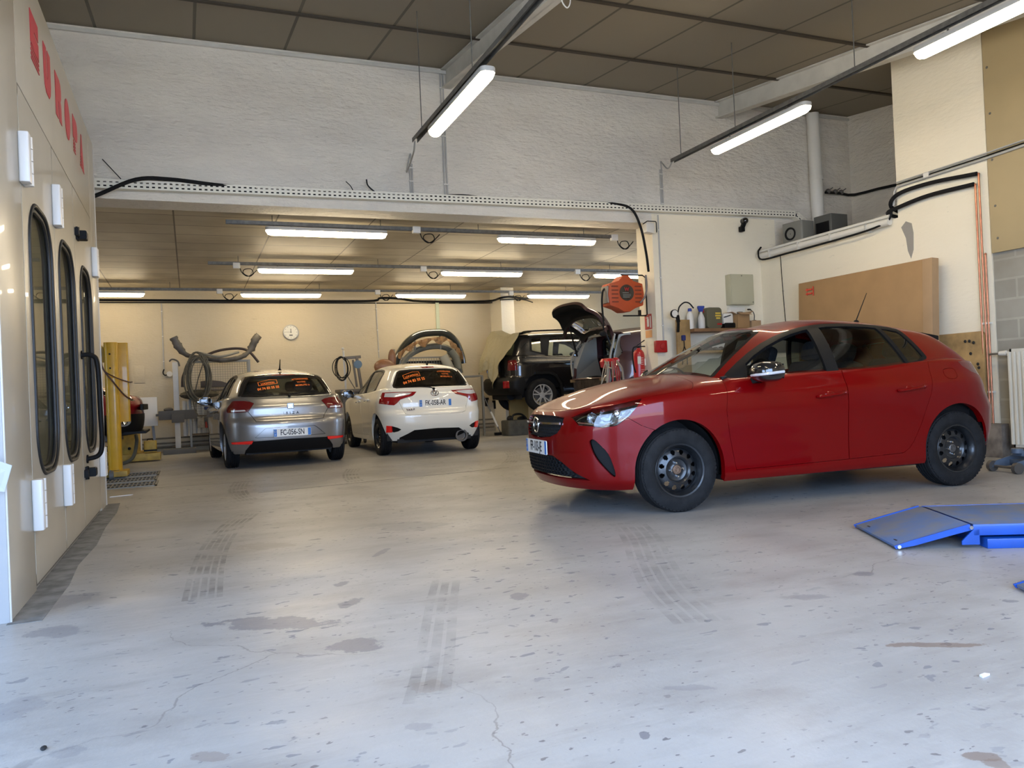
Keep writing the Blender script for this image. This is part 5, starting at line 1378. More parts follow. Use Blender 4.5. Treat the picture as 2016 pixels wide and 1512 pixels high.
def lower_shell(S):
    """grid of the lower body: closed rings from sill to belt line, hood cap, shoulder curl"""
    zs = S.get('levels') or [i / 34 for i in range(35)]
    NF, NMID = 26, S.get('nmid', 90)
    def z_at(s, v): 
        a, b = interp(S['zbot'], s), interp(S['ztop'], s)
        return a + v * (b - a)
    rows = []
    for v in zs:
        s0 = S['nose'][0][1]
        zc = z_at(s0, v); sf = interp(S['nose'], zc)
        zr = z_at(S['tail'][0][1], v); sr = interp(S['tail'], zr)
        Lf, nf, Lr, nr = S['Lf'], S['nf'], S['Lr'], S['nr']
        half = []
        for ph in lathe_arc(NF):
            half.append((sf + Lf * (1 - cos(ph) ** (2 / nf)), sin(ph) ** (2 / nf)))
        a, b = sf + Lf, sr - Lr
        for i in range(1, NMID): half.append((a + (b - a) * i / NMID, 1.0))
        for ph in reversed(lathe_arc(NF)):
            half.append((sr - Lr * (1 - cos(ph) ** (2 / nr)), sin(ph) ** (2 / nr)))
        pts = []
        for s, e in half:
            z = z_at(s, v)
            w = interp(S['sec'], z - S.get('secshift', lambda s: 0)(s)) * interp(S['plan'], s)
            for (fs, fz, fa, ws, wz) in S.get('flare', ()):     # wheel-arch haunches
                w += fa * math.exp(-((s - fs) / ws) ** 2 - ((z - fz) / wz) ** 2)
            pts.append([s, w * e, z])
        rows.append(pts)
    nh = len(rows[0])
    top = rows[-1]
    cowl = S['cowl']
    ic = max(i for i in range(nh) if top[i][0] < cowl)
    NC = 16
    cap = []
    Y = {}
    def yedge(s): return interp(S['plan'], s) * interp(S['sec'], interp(S['ztop'], s) - S.get('secshift', lambda s: 0)(s))
    for c in range(1, NC + 1):
        f = c / NC
        r = []
        for i in range(ic + 1):
            s, y, z = top[i]
            yy = y * (1 - f)
            cr = interp(S['crown'], s)
            ye = max(yedge(s), 1e-3)
            p = S.get('crownp', 2.3)
            z2 = z + cr * ((1 - (yy / ye) ** p) - (1 - (y / ye) ** p))
            r.append([s, yy, z2])
        cap.append(r)
    # round the hood edge
    allr = rows + cap
    for it in range(S.get('round', 5)):
        k0 = len(rows) - 1
        new = {}
        for r in range(k0 - 2, k0 + 4):
            for i in range(0, ic + 1):
                a = allr[r - 1][i] if True else None
                b = allr[r + 1][i]
                new[(r, i)] = [allr[r][i][k] * 0.5 + 0.25 * (a[k] + b[k]) for k in range(3)]
        for (r, i), p in new.items(): allr[r][i] = p
    curl = []
    cw = S.get('curl', 0.07); ch = S.get('curlh', 0.02)
    for c in range(1, 5):
        f = c / 4
        r = []
        for i in range(ic, nh):
            s, y, z = top[i]
            a = top[max(i - 1, 0)]; b = top[min(i + 1, nh - 1)]
            t = Vector((b[0] - a[0], b[1] - a[1], 0)); t.normalize()
            n = Vector((t.y, -t.x, 0))
            if i == nh - 1: n = Vector((-1, 0, 0))
            d = cw * sin(f * pi / 2)
            r.append([s + n.x * d, max(y + n.y * d, 0.0) if i < nh - 1 else 0.0, z + ch * sin(f * pi / 2)])
        curl.append(r)
    bm = bmesh.new()
    def emit(grid):
        for sg in (1, -1):
            vv = [[bm.verts.new((p[0], p[1] * sg, p[2])) for p in r] for r in grid]
            for a in range(len(vv) - 1):
                for b in range(len(vv[0]) - 1):
                    q = [vv[a][b], vv[a][b + 1], vv[a + 1][b + 1], vv[a + 1][b]]
                    if sg > 0: q = q[::-1]
                    try: bm.faces.new(q)
                    except ValueError: pass
    emit(rows)
    emit([[top[i] for i in range(ic + 1)]] + cap)
    emit([[top[i] for i in range(ic, nh)]] + curl)
    bmesh.ops.remove_doubles(bm, verts=bm.verts, dist=2e-4)
    bmesh.ops.dissolve_degenerate(bm, dist=1e-5, edges=bm.edges)
    bmesh.ops.recalc_face_normals(bm, faces=bm.faces)
    return fix_out(bm)

def fix_out(bm):
    c = sum((f.calc_center_median() * f.calc_area() for f in bm.faces), Vector()) / sum(f.calc_area() for f in bm.faces)
    sgn = sum((f.calc_center_median() - c).dot(f.normal) * f.calc_area() for f in bm.faces)
    if sgn < 0: bmesh.ops.reverse_faces(bm, faces=bm.faces)
    bm.normal_update()
    return bm

def upper_shell(S):
    """greenhouse: ruled between the belt ring and the roof ring, plus a crowned roof"""
    sub = 10
    base = smooth_path([Vector(p) for p in S['base']], sub)
    roof = smooth_path([Vector(p) for p in S['roofring']], sub)
    for L in (base, roof):
        L[0].y = 0; L[-1].y = 0
    n = len(base)
    NR = 18
    bul = S.get('bulge', 0.03)
    rows = []
    for r in range(NR + 1):
        w = r / NR
        row = []
        for i in range(n):
            p = base[i].lerp(roof[i], w)
            a = base[max(i - 1, 0)]; b = base[min(i + 1, n - 1)]
            t = Vector((b.x - a.x, b.y - a.y, 0)).normalized()
            nn = Vector((-t.y, t.x, 0))
            if i == 0: nn = Vector((-1, 0, 0))
            if i == n - 1: nn = Vector((1, 0, 0))
            e = 4 * w * (1 - w)
            row.append(p + nn * bul * e + Vector((0, 0, S.get('bulgez', 0.0) * e)))
        rows.append(row)
    top = rows[-1]
    cap = []
    NC = 16
    ys = [(p.x, p.y) for p in top]
    smin, smax = top[0].x, top[-1].x
    for c in range(1, NC + 1):
        f = c / NC
        r = []
        for i in range(n):
            p = top[i]
            yy = p.y * (1 - f)
            ye = max(S['roofy'], 1e-3)
            cr = interp(S['roofcrown'], p.x)
            z2 = p.z + cr * ((1 - min(1, yy / ye) ** 2.2) - (1 - min(1, p.y / ye) ** 2.2))
            r.append(Vector((p.x, yy, z2)))
        cap.append(r)
    allr = rows + cap
    for it in range(S.get('roundroof', 8)):
        k0 = len(rows) - 1
        new = {}
        for r in range(k0 - 3, k0 + 5):
            for i in range(n):
                new[(r, i)] = allr[r][i] * 0.5 + 0.25 * (allr[r - 1][i] + allr[r + 1][i])
        for (r, i), p in new.items(): allr[r][i] = p
    bm = bmesh.new()
    for sg in (1, -1):
        vv = [[bm.verts.new((p.x, p.y * sg, p.z)) for p in r] for r in allr]
        for a in range(len(vv) - 1):
            for b in range(n - 1):
                q = [vv[a][b], vv[a][b + 1], vv[a + 1][b + 1], vv[a + 1][b]]
                if sg > 0: q = q[::-1]
                try: bm.faces.new(q)
                except ValueError: pass
    bmesh.ops.remove_doubles(bm, verts=bm.verts, dist=2e-4)
    bmesh.ops.dissolve_degenerate(bm, dist=1e-5, edges=bm.edges)
    bmesh.ops.recalc_face_normals(bm, faces=bm.faces)
    return fix_out(bm)

class NormalSource:
    """smooth normals of the uncut surface, looked up by nearest point"""
    def __init__(s, bm):
        bm.verts.ensure_lookup_table(); bm.faces.ensure_lookup_table(); bm.normal_update()
        s.tri = bm.calc_loop_triangles()
        s.co = [v.co.copy() for v in bm.verts]
        s.no = [v.normal.copy() for v in bm.verts]
        s.idx = [tuple(l.vert.index for l in t) for t in s.tri]
        s.tree = BVHTree.FromPolygons(s.co, s.idx)
    def at(s, p):
        q, n, i, d = s.tree.find_nearest(p)
        a, b, c = s.idx[i]
        A, B, C = s.co[a], s.co[b], s.co[c]
        v0, v1, v2 = B - A, C - A, q - A
        d00, d01, d11, d20, d21 = v0.dot(v0), v0.dot(v1), v1.dot(v1), v2.dot(v0), v2.dot(v1)
        den = d00 * d11 - d01 * d01
        if abs(den) < 1e-16: return s.no[a].copy()
        v = (d11 * d20 - d01 * d21) / den; w = (d00 * d21 - d01 * d20) / den
        r = s.no[a] * (1 - v - w) + s.no[b] * v + s.no[c] * w
        return r.normalized() if r.length > 1e-9 else n

def inside(poly, x, y):
    c = False
    j = len(poly) - 1
    for i in range(len(poly)):
        xi, yi = poly[i]; xj, yj = poly[j]
        if (yi > y) != (yj > y) and x < (xj - xi) * (y - yi) / (yj - yi) + xi: c = not c
        j = i
    return c

AX = {'side': (0, 2, 1), 'front': (1, 2, 0), 'top': (0, 1, 2)}

class Shell:
    def __init__(s, bm):
        s.bm = bm
        s.ns = NormalSource(bm)
        s.lay = bm.faces.layers.int.new('part')
        s.names = ['body']
    def cut(s, poly, axis, sel, name=None, only=None):
        """cut the surface along a closed outline seen along an axis; faces inside get a part name"""
        bm = s.bm
        ia, ib, ic = AX[axis]
        xs = [p[0] for p in poly]; ys = [p[1] for p in poly]
        x0, x1, y0, y1 = min(xs) - .002, max(xs) + .002, min(ys) - .002, max(ys) + .002
        def bb(f):
            a = [v.co[ia] for v in f.verts]; b = [v.co[ib] for v in f.verts]
            return min(a), max(a), min(b), max(b)
        okp = None if only is None else {s.names.index(n) for n in only}
        cand = []
        for f in bm.faces:
            if okp is not None and f[s.lay] not in okp: continue
            a0, a1, b0, b1 = bb(f)
            if a1 < x0 or a0 > x1 or b1 < y0 or b0 > y1: continue
            if sel(f.calc_center_median(), f.normal): cand.append(f)
        n = len(poly)
        for i in range(n):
            p, q = poly[i], poly[(i + 1) % n]
            if abs(p[0] - q[0]) + abs(p[1] - q[1]) < 1e-7: continue
            m0, m1 = min(p[0], q[0]) - 1e-4, max(p[0], q[0]) + 1e-4
            k0, k1 = min(p[1], q[1]) - 1e-4, max(p[1], q[1]) + 1e-4
            use, rest = [], []
            for f in cand:
                a0, a1, b0, b1 = bb(f)
                (rest if (a1 < m0 or a0 > m1 or b1 < k0 or b0 > k1) else use).append(f)
            if not use: continue
            co = [0, 0, 0]; co[ia] = p[0]; co[ib] = p[1]
            no = [0, 0, 0]; no[ia] = q[1] - p[1]; no[ib] = -(q[0] - p[0])
            geo = set(use)
            for f in use:
                geo.update(f.edges); geo.update(f.verts)
            r = bmesh.ops.bisect_plane(bm, geom=list(geo), dist=1e-6, plane_co=co, plane_no=no)
            cand = rest + [g for g in r['geom'] if isinstance(g, bmesh.types.BMFace)]
        res = []
        for f in cand:
            c = f.calc_center_median()
            if inside(poly, c[ia], c[ib]): res.append(f)
        if name:
            if name not in s.names: s.names.append(name)
            k = s.names.index(name)
            for f in res: f[s.lay] = k
        return res
    def drop(s, name):
        if name not in s.names: return
        k = s.names.index(name)
        bmesh.ops.delete(s.bm, geom=[f for f in s.bm.faces if f[s.lay] == k], context='FACES')
    def seam(s, name, w=0.0035):
        """open a narrow gap round a part"""
        k = s.names.index(name)
        fs = [f for f in s.bm.faces if f[s.lay] == k]
        if not fs: return
        r = bmesh.ops.inset_region(s.bm, faces=fs, thickness=w, depth=0, use_boundary=False, use_even_offset=True)
        if 'gap' not in s.names: s.names.append('gap')
        g = s.names.index('gap')
        for f in r['faces']: f[s.lay] = g
    def extract(s, name, objname, mats, parent, flange=0.012, push=0.0, sel=None, keep=False):
        """make one mesh object of a part; the rim is folded inwards so the panel has thickness"""
        if name not in s.names: return None
        k = s.names.index(name)
        fs = [f for f in s.bm.faces if f[s.lay] == k and (sel is None or sel(f.calc_center_median()))]
        if not fs: return None
        b2 = bmesh.new()
        mp = {}
        for f in fs:
            vs = []
            for v in f.verts:
                if v.index == -1 or v not in mp: mp[v] = b2.verts.new(v.co)
                vs.append(mp[v])
            try: b2.faces.new(vs)
            except ValueError: pass
        nv = {}
        for v in b2.verts: nv[v] = s.ns.at(v.co)
        if push:
            for v in b2.verts: v.co += nv[v] * push
        main = list(b2.faces)
        rim = []
        if flange:
            be = [e for e in b2.edges if len(e.link_faces) == 1]
            low = {}
            for e in be:
                for v in e.verts:
                    if v not in low: low[v] = b2.verts.new(v.co - nv[v] * flange)
            for e in be:
                l = e.link_loops[0]
                a, b = l.vert, l.link_loop_next.vert
                try: rim.append(b2.faces.new((b, a, low[a], low[b])))
                except ValueError: pass
        for v, w in list(nv.items()): pass
        b2.verts.index_update()
        b2.normal_update()
        rs = set(rim)
        me = bpy.data.meshes.new(objname)
        for f in b2.faces: f.smooth = True
        normals = []
        for f in b2.faces:
            for l in f.loops:
                if f in rs or l.vert not in nv: normals.append(f.normal.copy())
                else: normals.append(nv[l.vert])
        b2.to_mesh(me); b2.free()
        me.normals_split_custom_set([tuple(n) for n in normals])
        if not isinstance(mats, (list, tuple)): mats = [mats]
        for m in mats: me.materials.append(m)
        if not keep:
            pass
        return link(objname, me, parent)

def circle(cx, cy, r, n=48, a0=0.0, a1=2 * pi):
    return [(cx + r * cos(a0 + (a1 - a0) * i / n), cy + r * sin(a0 + (a1 - a0) * i / n)) for i in range(n)]

def offset_poly(poly, d):
    """shrink (d>0) or grow a closed outline"""
    n = len(poly)
    area = sum(poly[i][0] * poly[(i + 1) % n][1] - poly[(i + 1) % n][0] * poly[i][1] for i in range(n))
    sg = 1 if area > 0 else -1
    out = []
    for i in range(n):
        a, b, c = Vector(poly[i - 1]), Vector(poly[i]), Vector(poly[(i + 1) % n])
        e1, e2 = (b - a), (c - b)
        if e1.length < 1e-9 or e2.length < 1e-9: out.append(poly[i]); continue
        e1.normalize(); e2.normalize()
        n1 = Vector((-e1.y, e1.x)) * sg; n2 = Vector((-e2.y, e2.x)) * sg
        m = n1 + n2
        if m.length < 1e-6: out.append(tuple(b + n1 * d)); continue
        m.normalize()
        k = d / max(0.35, m.dot(n1))
        out.append((b.x + m.x * k, b.y + m.y * k))
    return out

def add_wheel(parent, x, y, r, width, rim_r, M, kind='steel', turn=0.0, cap=None, z=None, spokes=5):
    """y<0: outer face towards -y"""
    z = r if z is None else z
    sg = -1 if y < 0 else 1
    w = empty('wheel', (x, y, z))
    w.parent = parent
    w.rotation_euler = (0, 0, turn)
    if sg > 0: w.rotation_euler = (0, 0, pi + turn)
    # local: outer face looks to -y
    ax = (0, -1, 0)
    hw = width / 2
    t = MB()
    sw = r - rim_r
    prof = [(rim_r - 0.004, hw * 0.80), (rim_r + 0.006, hw * 0.90), (rim_r + sw * .22, hw * .985), (rim_r + sw * .48, hw * 1.02), (rim_r + sw * .72, hw * .97), (r - sw * .15, hw * .90), (r - 0.010, hw * .80)]
    gro = []
    ng = 4
    tw = hw * .74
    edge = [(r - 0.003, hw * .745)]
    grooves = []
    for g in range(ng):
        c = tw - (g + 0.5) * (2 * tw / ng) * 1.0
        q = tw / ng * .16
        grooves.append(c)
    pr = list(prof) + edge
    for c in [tw * .62, tw * .2, -tw * .2, -tw * .62]:
        pr += [(r, c + .010), (r - .012, c + .0065), (r - .012, c - .0065), (r, c - .010)]
    pr += [(r - 0.003, -hw * .745)] + [(a, -b) for a, b in reversed(prof)]
    t.lathe(pr, (0, 0, 0), ax, 72)
    # shoulder blocks of the tread
    for i in range(60):
        a = 2 * pi * i / 60
        for sd in (1, -1):
            d = Vector((cos(a), 0, sin(a))); tt = Vector((-sin(a), 0, cos(a)))
            c = d * (r - 0.0150) + Vector((0, -sd * hw * .815, 0))
            R = Matrix((tt, Vector((0, 1, 0)), d)).transposed()
            t.box(c, (.018, hw * .17, .009), R)
    t.build('tyre', M['rubber'], w, smooth=28)
    if kind == 'steel':
        b = MB()
        b.lathe([(rim_r + .006, hw * .86), (rim_r + .002, hw * .90), (rim_r - .010, hw * .88), (rim_r - .016, hw * .72), (rim_r - .030, hw * .55), (rim_r - .034, hw * .1), (rim_r - .03, -hw * .6), (rim_r + .004, -hw * .86)], (0, 0, 0), ax, 72)
        rim = b.build('rim', M['rim'], w, smooth=35)
        # disc with ventilation slots
        d = MB(); n = 144
        R1 = rim_r - .034
        prof = [(R1, hw * .32), (R1 - .012, hw * .40), (R1 - .020, hw * .45), (R1 - .036, hw * .50), (R1 - .048, hw * .52), (R1 * .62, hw * .56), (R1 * .56, hw * .50), (R1 * .50, hw * .30), (R1 * .38, hw * .24), (R1 * .18, hw * .26), (R1 * .15, hw * .30), (0.001, hw * .30)]
        vs = []
        for rr, h in prof:
            for k in range(n):
                a = 2 * pi * k / n
                vs.append((rr * cos(a), -h, rr * sin(a)))
        fs = []
        for i in range(len(prof) - 1):
            for k in range(n):
                if i in (1, 2, 3) and (k % 12) in ((3, 4, 5, 6, 7, 8) if i == 2 else (4, 5, 6, 7)): continue
                fs.append((i * n + k, i * n + (k + 1) % n, (i + 1) * n + (k + 1) % n, (i + 1) * n + k))
        d.add(vs, fs)
        d.build('wheel_disc', M['rim'], w, smooth=40)
        b = MB()
        for k in range(4):
            a = pi / 2 * k + .1
            c = Vector((cos(a) * .050, -hw * .25, sin(a) * .050))
            b.cyl(c, c + Vector((0, -.020, 0)), .0095, .0085, n=6)
            b.ball(c + Vector((0, -.020, 0)), .008, 8, 4)
        b.build('wheel_bolts', M['chrome'], w)
        b = MB()
        b.lathe([(.034, hw * .26), (.034, hw * .40), (.028, hw * .44), (.022, hw * .44), (.020, hw * .38), (.012, hw * .38), (.010, hw * .46), (.001, hw * .46)], (0, 0, 0), ax, 24)
        b.build('hub', cap or M['rust'], w)
    else:
        b = MB()
        b.lathe([(rim_r + .006, hw * .86), (rim_r + .002, hw * .92), (rim_r - .012, hw * .90), (rim_r - .022, hw * .70), (rim_r - .03, hw * .1), (rim_r - .03, -hw * .6), (rim_r + .004, -hw * .86)], (0, 0, 0), ax, 64)
        b.lathe([(.065, hw * .62), (.06, hw * .76), (.04, hw * .80), (.001, hw * .80)], (0, 0, 0), ax, 24)
        for k in range(spokes):
            for q in (-.13, .13):
                a = 2 * pi * k / spokes + pi / 2
                p0 = Vector((cos(a + q * .5) * .05, -hw * .70, sin(a + q * .5) * .05))
                a2 = a + q * 1.6
                p1 = Vector((cos(a2) * (rim_r - .014), -hw * .80, sin(a2) * (rim_r - .014)))
                b.bar(p0, p1, .026, .022, (0, -1, 0))
        b.build('rim', M['alloy'], w, smooth=35)
        b = MB()
        b.lathe([(rim_r * .72, hw * .1), (rim_r * .72, hw * .2), (.02, hw * .2)], (0, 0, 0), ax, 32)
        b.build('brake_disc', M['iron'], w)
    return w

def plate_part(parent, loc, right, up, txt, M, w=.52, h=.11, front=False):
    r = Vector(right).normalized(); u = Vector(up).normalized(); n = r.cross(u)
    c = Vector(loc)
    R = Matrix((r, u, n)).transposed()
    b = MB(); b.rbox(c, (w, h, .006), .008, 3, 'Z', R)
    p = b.build('licence_plate', M['plate'], parent)
    for sgn, nm in ((-1, 'country_band'), (1, 'region_band')):
        b = MB(); b.box(c + r * sgn * (w / 2 - .023) + n * .0035, (.042, h - .008, .001), R)
        b.build(nm, M['plate_blue'], p)
    t = text('lettering', txt, h * 1.02, c + n * .004, r, u, M['black_plain'], p, depth=.0006, bold=.0016, sx=.66, space=1.0) if txt else None
    t2 = text('country_letter', 'F', h * .28, c - r * (w / 2 - .023) + n * .0045 - u * h * .25, r, u, M['white_plain'], p, depth=.0004)
    s = MB()
    for k in range(10):
        a = 2 * pi * k / 10
        q = c - r * (w / 2 - .023) + n * .0045 + u * (h * .18 + sin(a) * .013) + r * cos(a) * .013
        s.box(q, (.004, .004, .0006), R)
    s.build('star_ring', M['yellow_plain'], p)
    return p
def seat_mesh(parent, x, y, M, s=1.0, w=.50):
    b = MB()
    b.rbox((x - .02, y, .44), (.50, w, .16), .06, 4, 'Z')
    se = b.build('seat', M['seat'], parent, bevel=.03)
    b = MB()
    R = Matrix.Rotation(radians(18), 3, 'Y')
    b.rbox((x + .33, y, .78), (.14, w * .94, .62), .06, 4, 'X', R)
    b.build('seat_back', M['seat'], se, bevel=.03)
    b = MB()
    b.rbox((x + .445, y, 1.165), (.085, w * .54, .17), .06, 5, 'X', R)
    b.build('headrest', M['seat'], se, bevel=.02)
    b = MB()
    for q in (-.07, .07): b.cyl((x + .42, y + q, 1.03), (x + .445, y + q, 1.12), .006)
    b.build('headrest_post', M['chrome'], se)
    return se

def red_spec():
    S = {}
    S['zbot'] = [(-.85, .20), (-.5, .185), (0, .20), (.4, .205), (2.1, .215), (2.5, .22), (2.9, .26), (3.3, .30)]
    S['ztop'] = [(-.85, .745), (-.72, .775), (-.5, .825), (-.25, .868), (0, .905), (.3, .94), (.6, .962), (1.2, .985), (1.8, 1.0), (2.2, 1.03), (2.5, 1.045), (2.8, 1.03), (3.0, 1.0), (3.3, .98)]
    S['sec'] = [(.15, .78), (.20, .835), (.26, .858), (.36, .858), (.50, .862), (.64, .872), (.76, .880), (.84, .874), (.87, .866), (.92, .838), (.97, .815), (1.02, .80), (1.08, .78)]
    S['plan'] = [(-.85, .93), (-.4, .965), (0, .99), (.5, 1.0), (2.0, 1.0), (2.5, .99), (2.9, .955), (3.3, .90)]
    S['nose'] = [(.15, -.70), (.20, -.755), (.26, -.79), (.34, -.81), (.48, -.822), (.60, -.822), (.68, -.812), (.74, -.79), (.80, -.74)]
    S['tail'] = [(.2, 3.06), (.27, 3.12), (.36, 3.19), (.50, 3.235), (.62, 3.235), (.70, 3.20), (.76, 3.165), (.84, 3.15), (.95, 3.12), (1.0, 3.09), (1.05, 3.05)]
    S['Lf'], S['nf'], S['Lr'], S['nr'] = .70, 2.45, .62, 2.9
    S['cowl'] = .42
    S['crown'] = [(-.8, 0), (-.7, .012), (-.5, .055), (-.2, .085), (.1, .092), (.5, .09)]
    S['flare'] = [(0, .40, .016, .36, .30), (2.538, .42, .022, .40, .34)]
    S['base'] = [(.24, 0, 1.015), (.26, .30, 1.005), (.31, .55, .985), (.40, .72, .960), (.52, .785, .955), (.8, .795, .965), (1.3, .80, .985), (1.8, .795, 1.0), (2.2, .775, 1.025), (2.55, .725, 1.045), (2.85, .64, 1.035), (2.99, .50, 1.015), (3.04, .25, 1.01), (3.05, 0, 1.01)]
    S['roofring'] = [(.98, 0, 1.395), (1.0, .22, 1.388), (1.05, .40, 1.372), (1.14, .52, 1.352), (1.24, .565, 1.362), (1.38, .582, 1.376), (1.55, .588, 1.382), (1.75, .588, 1.378), (2.0, .582, 1.362), (2.3, .565, 1.328), (2.52, .54, 1.295), (2.63, .44, 1.285), (2.68, .22, 1.29), (2.69, 0, 1.292)]
    S['bulge'] = .022
    S['roofy'] = .60
    S['roofcrown'] = [(.95, .0), (1.3, .062), (1.7, .078), (2.2, .068), (2.7, .025)]
    return S

def side_both(ymin):
    return lambda c, n: abs(c.y) > ymin

def mirror_poly(half):
    """half outline given for y<0 from top centre down to bottom centre"""
    return half + [(-a, b) for a, b in reversed(half) if abs(a) > 1e-6]

def arch_poly(cx, cz, rx, rz, n=30, bottom=.05):
    p = [(cx + rx, bottom)] + [(cx + rx * cos(pi * i / n), cz + rz * sin(pi * i / n)) for i in range(n + 1)] + [(cx - rx, bottom)]
    return p

def arch_liner(parent, cx, cz, r, y0, y1, M):
    for sg in (-1, 1):
        b = MB()
        n = 24
        rows = []
        for y in (y0, y1):
            rows.append([(cx + r * cos(pi * 1.12 * i / n - .06 * pi), y * sg, cz + r * sin(pi * 1.12 * i / n - .06 * pi)) for i in range(n + 1)])
        b.grid(rows)
        b.add([(cx, y0 * sg, cz)] + rows[0], [(0, i + 1, i + 2) for i in range(n)])
        b.build('wheel_arch_liner', M['dark'], parent)

def cabin(parent, M, x0, x1, w, z0, belt, seats, dash=True, shelf=None):
    b = MB()
    b.bx((x0, -w, z0 - .02), (x1, w, z0 + .03))
    for sg in (-1, 1):
        b.bx((x0 + .1, sg * w, z0), (x1, sg * (w - .05), belt - .04))
    b.bx((x0, -w, z0), (x0 + .08, w, belt - .05))
    fl = b.build('cabin_lining', M['trim'], parent)
    if dash:
        b = MB()
        b.prism([(x0 + .05, belt - .30), (x0 + .05, belt + .015), (x0 + .25, belt + .03), (x0 + .42, belt + .005), (x0 + .47, belt - .10), (x0 + .38, belt - .30)], (0, -w + .02, 0), (1, 0, 0), (0, 0, 1), (0, 2 * w - .04, 0))
        d = b.build('dashboard', M['trim'], parent, bevel=.015)
        b = MB()
        c = Vector((x0 + .60, -.36, belt - .02))
        R = Matrix.Rotation(radians(-66), 3, 'Y')
        pts = [c + R @ Vector((.185 * cos(2 * pi * k / 28), .185 * sin(2 * pi * k / 28), 0)) for k in range(28)]
        b.tube(pts, .015, 8, True)
        for k in (0, 10, 18): b.bar(c, pts[k], .03, .012)
        b.cyl(c + R @ Vector((0, 0, -.02)), c + R @ Vector((0, 0, .03)), .06, n=16)
        b.build('steering_wheel', M['trim'], parent)
    for (x, y, ww) in seats: seat_mesh(parent, x, y, M, 1, ww)
    if shelf:
        b = MB(); b.bx((shelf[0], -w, shelf[2] - .02), (shelf[1], w, shelf[2]))
        b.build('parcel_shelf', M['trim'], parent)

def emblem_blitz(parent, c, R, r, M):
    """ring with a horizontal lightning bolt"""
    b = MB()
    n = 40
    pts = [Vector(c) + R @ Vector((r * cos(2 * pi * k / n), r * sin(2 * pi * k / n), 0)) for k in range(n)]
    b.tube(pts, r * .10, 8, True)
    z = [(-1.25, .03), (-.1, .03), (.02, .20), (.10, .06), (.34, -.01), (1.25, -.01), (1.25, -.05), (.1, -.05), (-.02, -.20), (-.10, -.07), (-.34, .0), (-1.25, -.0)]
    zz = [(a * r, bb * r * 1.5) for a, bb in z]
    b.prism(zz, Vector(c) + R @ Vector((0, 0, -.004)), R @ Vector((1, 0, 0)), R @ Vector((0, 1, 0)), R @ Vector((0, 0, .010)))
    return b.build('emblem', M['chrome'], parent)

def hatchback_common(root, lo, up, S, M, paint):
    pass

def pull_handle(parent, x, z, y, sg, M, paint, L=.24, slope=.02):
    b = MB()
    pts = [(x - L / 2, sg * (y + .006), z - slope * .5), (x - L / 2 + .02, sg * (y + .034), z - slope * .45), (x, sg * (y + .040), z), (x + L / 2 - .03, sg * (y + .036), z + slope * .45), (x + L / 2, sg * (y + .006), z + slope * .5)]
    b.tube(pts, .012, 8, sub=5)
    b.ball((x + L / 2 + .02, sg * (y + .008), z + slope * .6), .017, 10, 6)
    h = b.build('door_handle', paint, parent)
    b = MB()
    b.ball((x, sg * (y - .010), z), .05, 16, 8, (1.1, .35, .62))
    b.build('handle_cup', paint, h)

def wing_mirror(parent, c, sg, M, sx=.12, sy=.12, sz=.078):
    b = MB()
    c = Vector(c)
    n, m = 20, 14
    vs = []
    for i in range(m + 1):
        t = pi * i / m
        for k in range(n):
            a = 2 * pi * k / n
            ex = lambda v, p: (abs(v) ** p) * (1 if v >= 0 else -1)
            x = ex(sin(t) * cos(a), .75) * sx; y = ex(sin(t) * sin(a), .75) * sy; z = ex(cos(t), .8) * sz
            x = min(x, sx * .62)
            vs.append(c + Vector((x, y, z)))
    b.add(vs, [(i * n + k, (i + 1) * n + k, (i + 1) * n + (k + 1) % n, i * n + (k + 1) % n) for i in range(m) for k in range(n)])
    w = b.build('wing_mirror', M['gloss_black'], parent, smooth=50)
    b = MB()
    b.tube([c + Vector((-sx * .93, -sg * sy * .35, -sz * .30)), c + Vector((-sx * .97, sg * sy * .25, -sz * .26)), c + Vector((-sx * .55, sg * sy * .93, -sz * .18)), c + Vector((sx * .45, sg * sy * 1.02, -sz * .06))], .011, 8, sub=6)
    b.build('indicator', M['lamp_white'], w)
    b = MB(); b.box(c + Vector((sx * .625, 0, 0)), (.004, sy * 1.5, sz * 1.4))
    b.build('mirror_glass', M['gloss_black'], w, bevel=.001)
    b = MB()
    b.bar(c + Vector((-.01, -sg * sy * .6, -sz * .6)), c + Vector((-.05, -sg * (sy + .10), -sz * 1.1)), .09, .05)
    b.build('mirror_arm', M['trim'], w, bevel=.01)

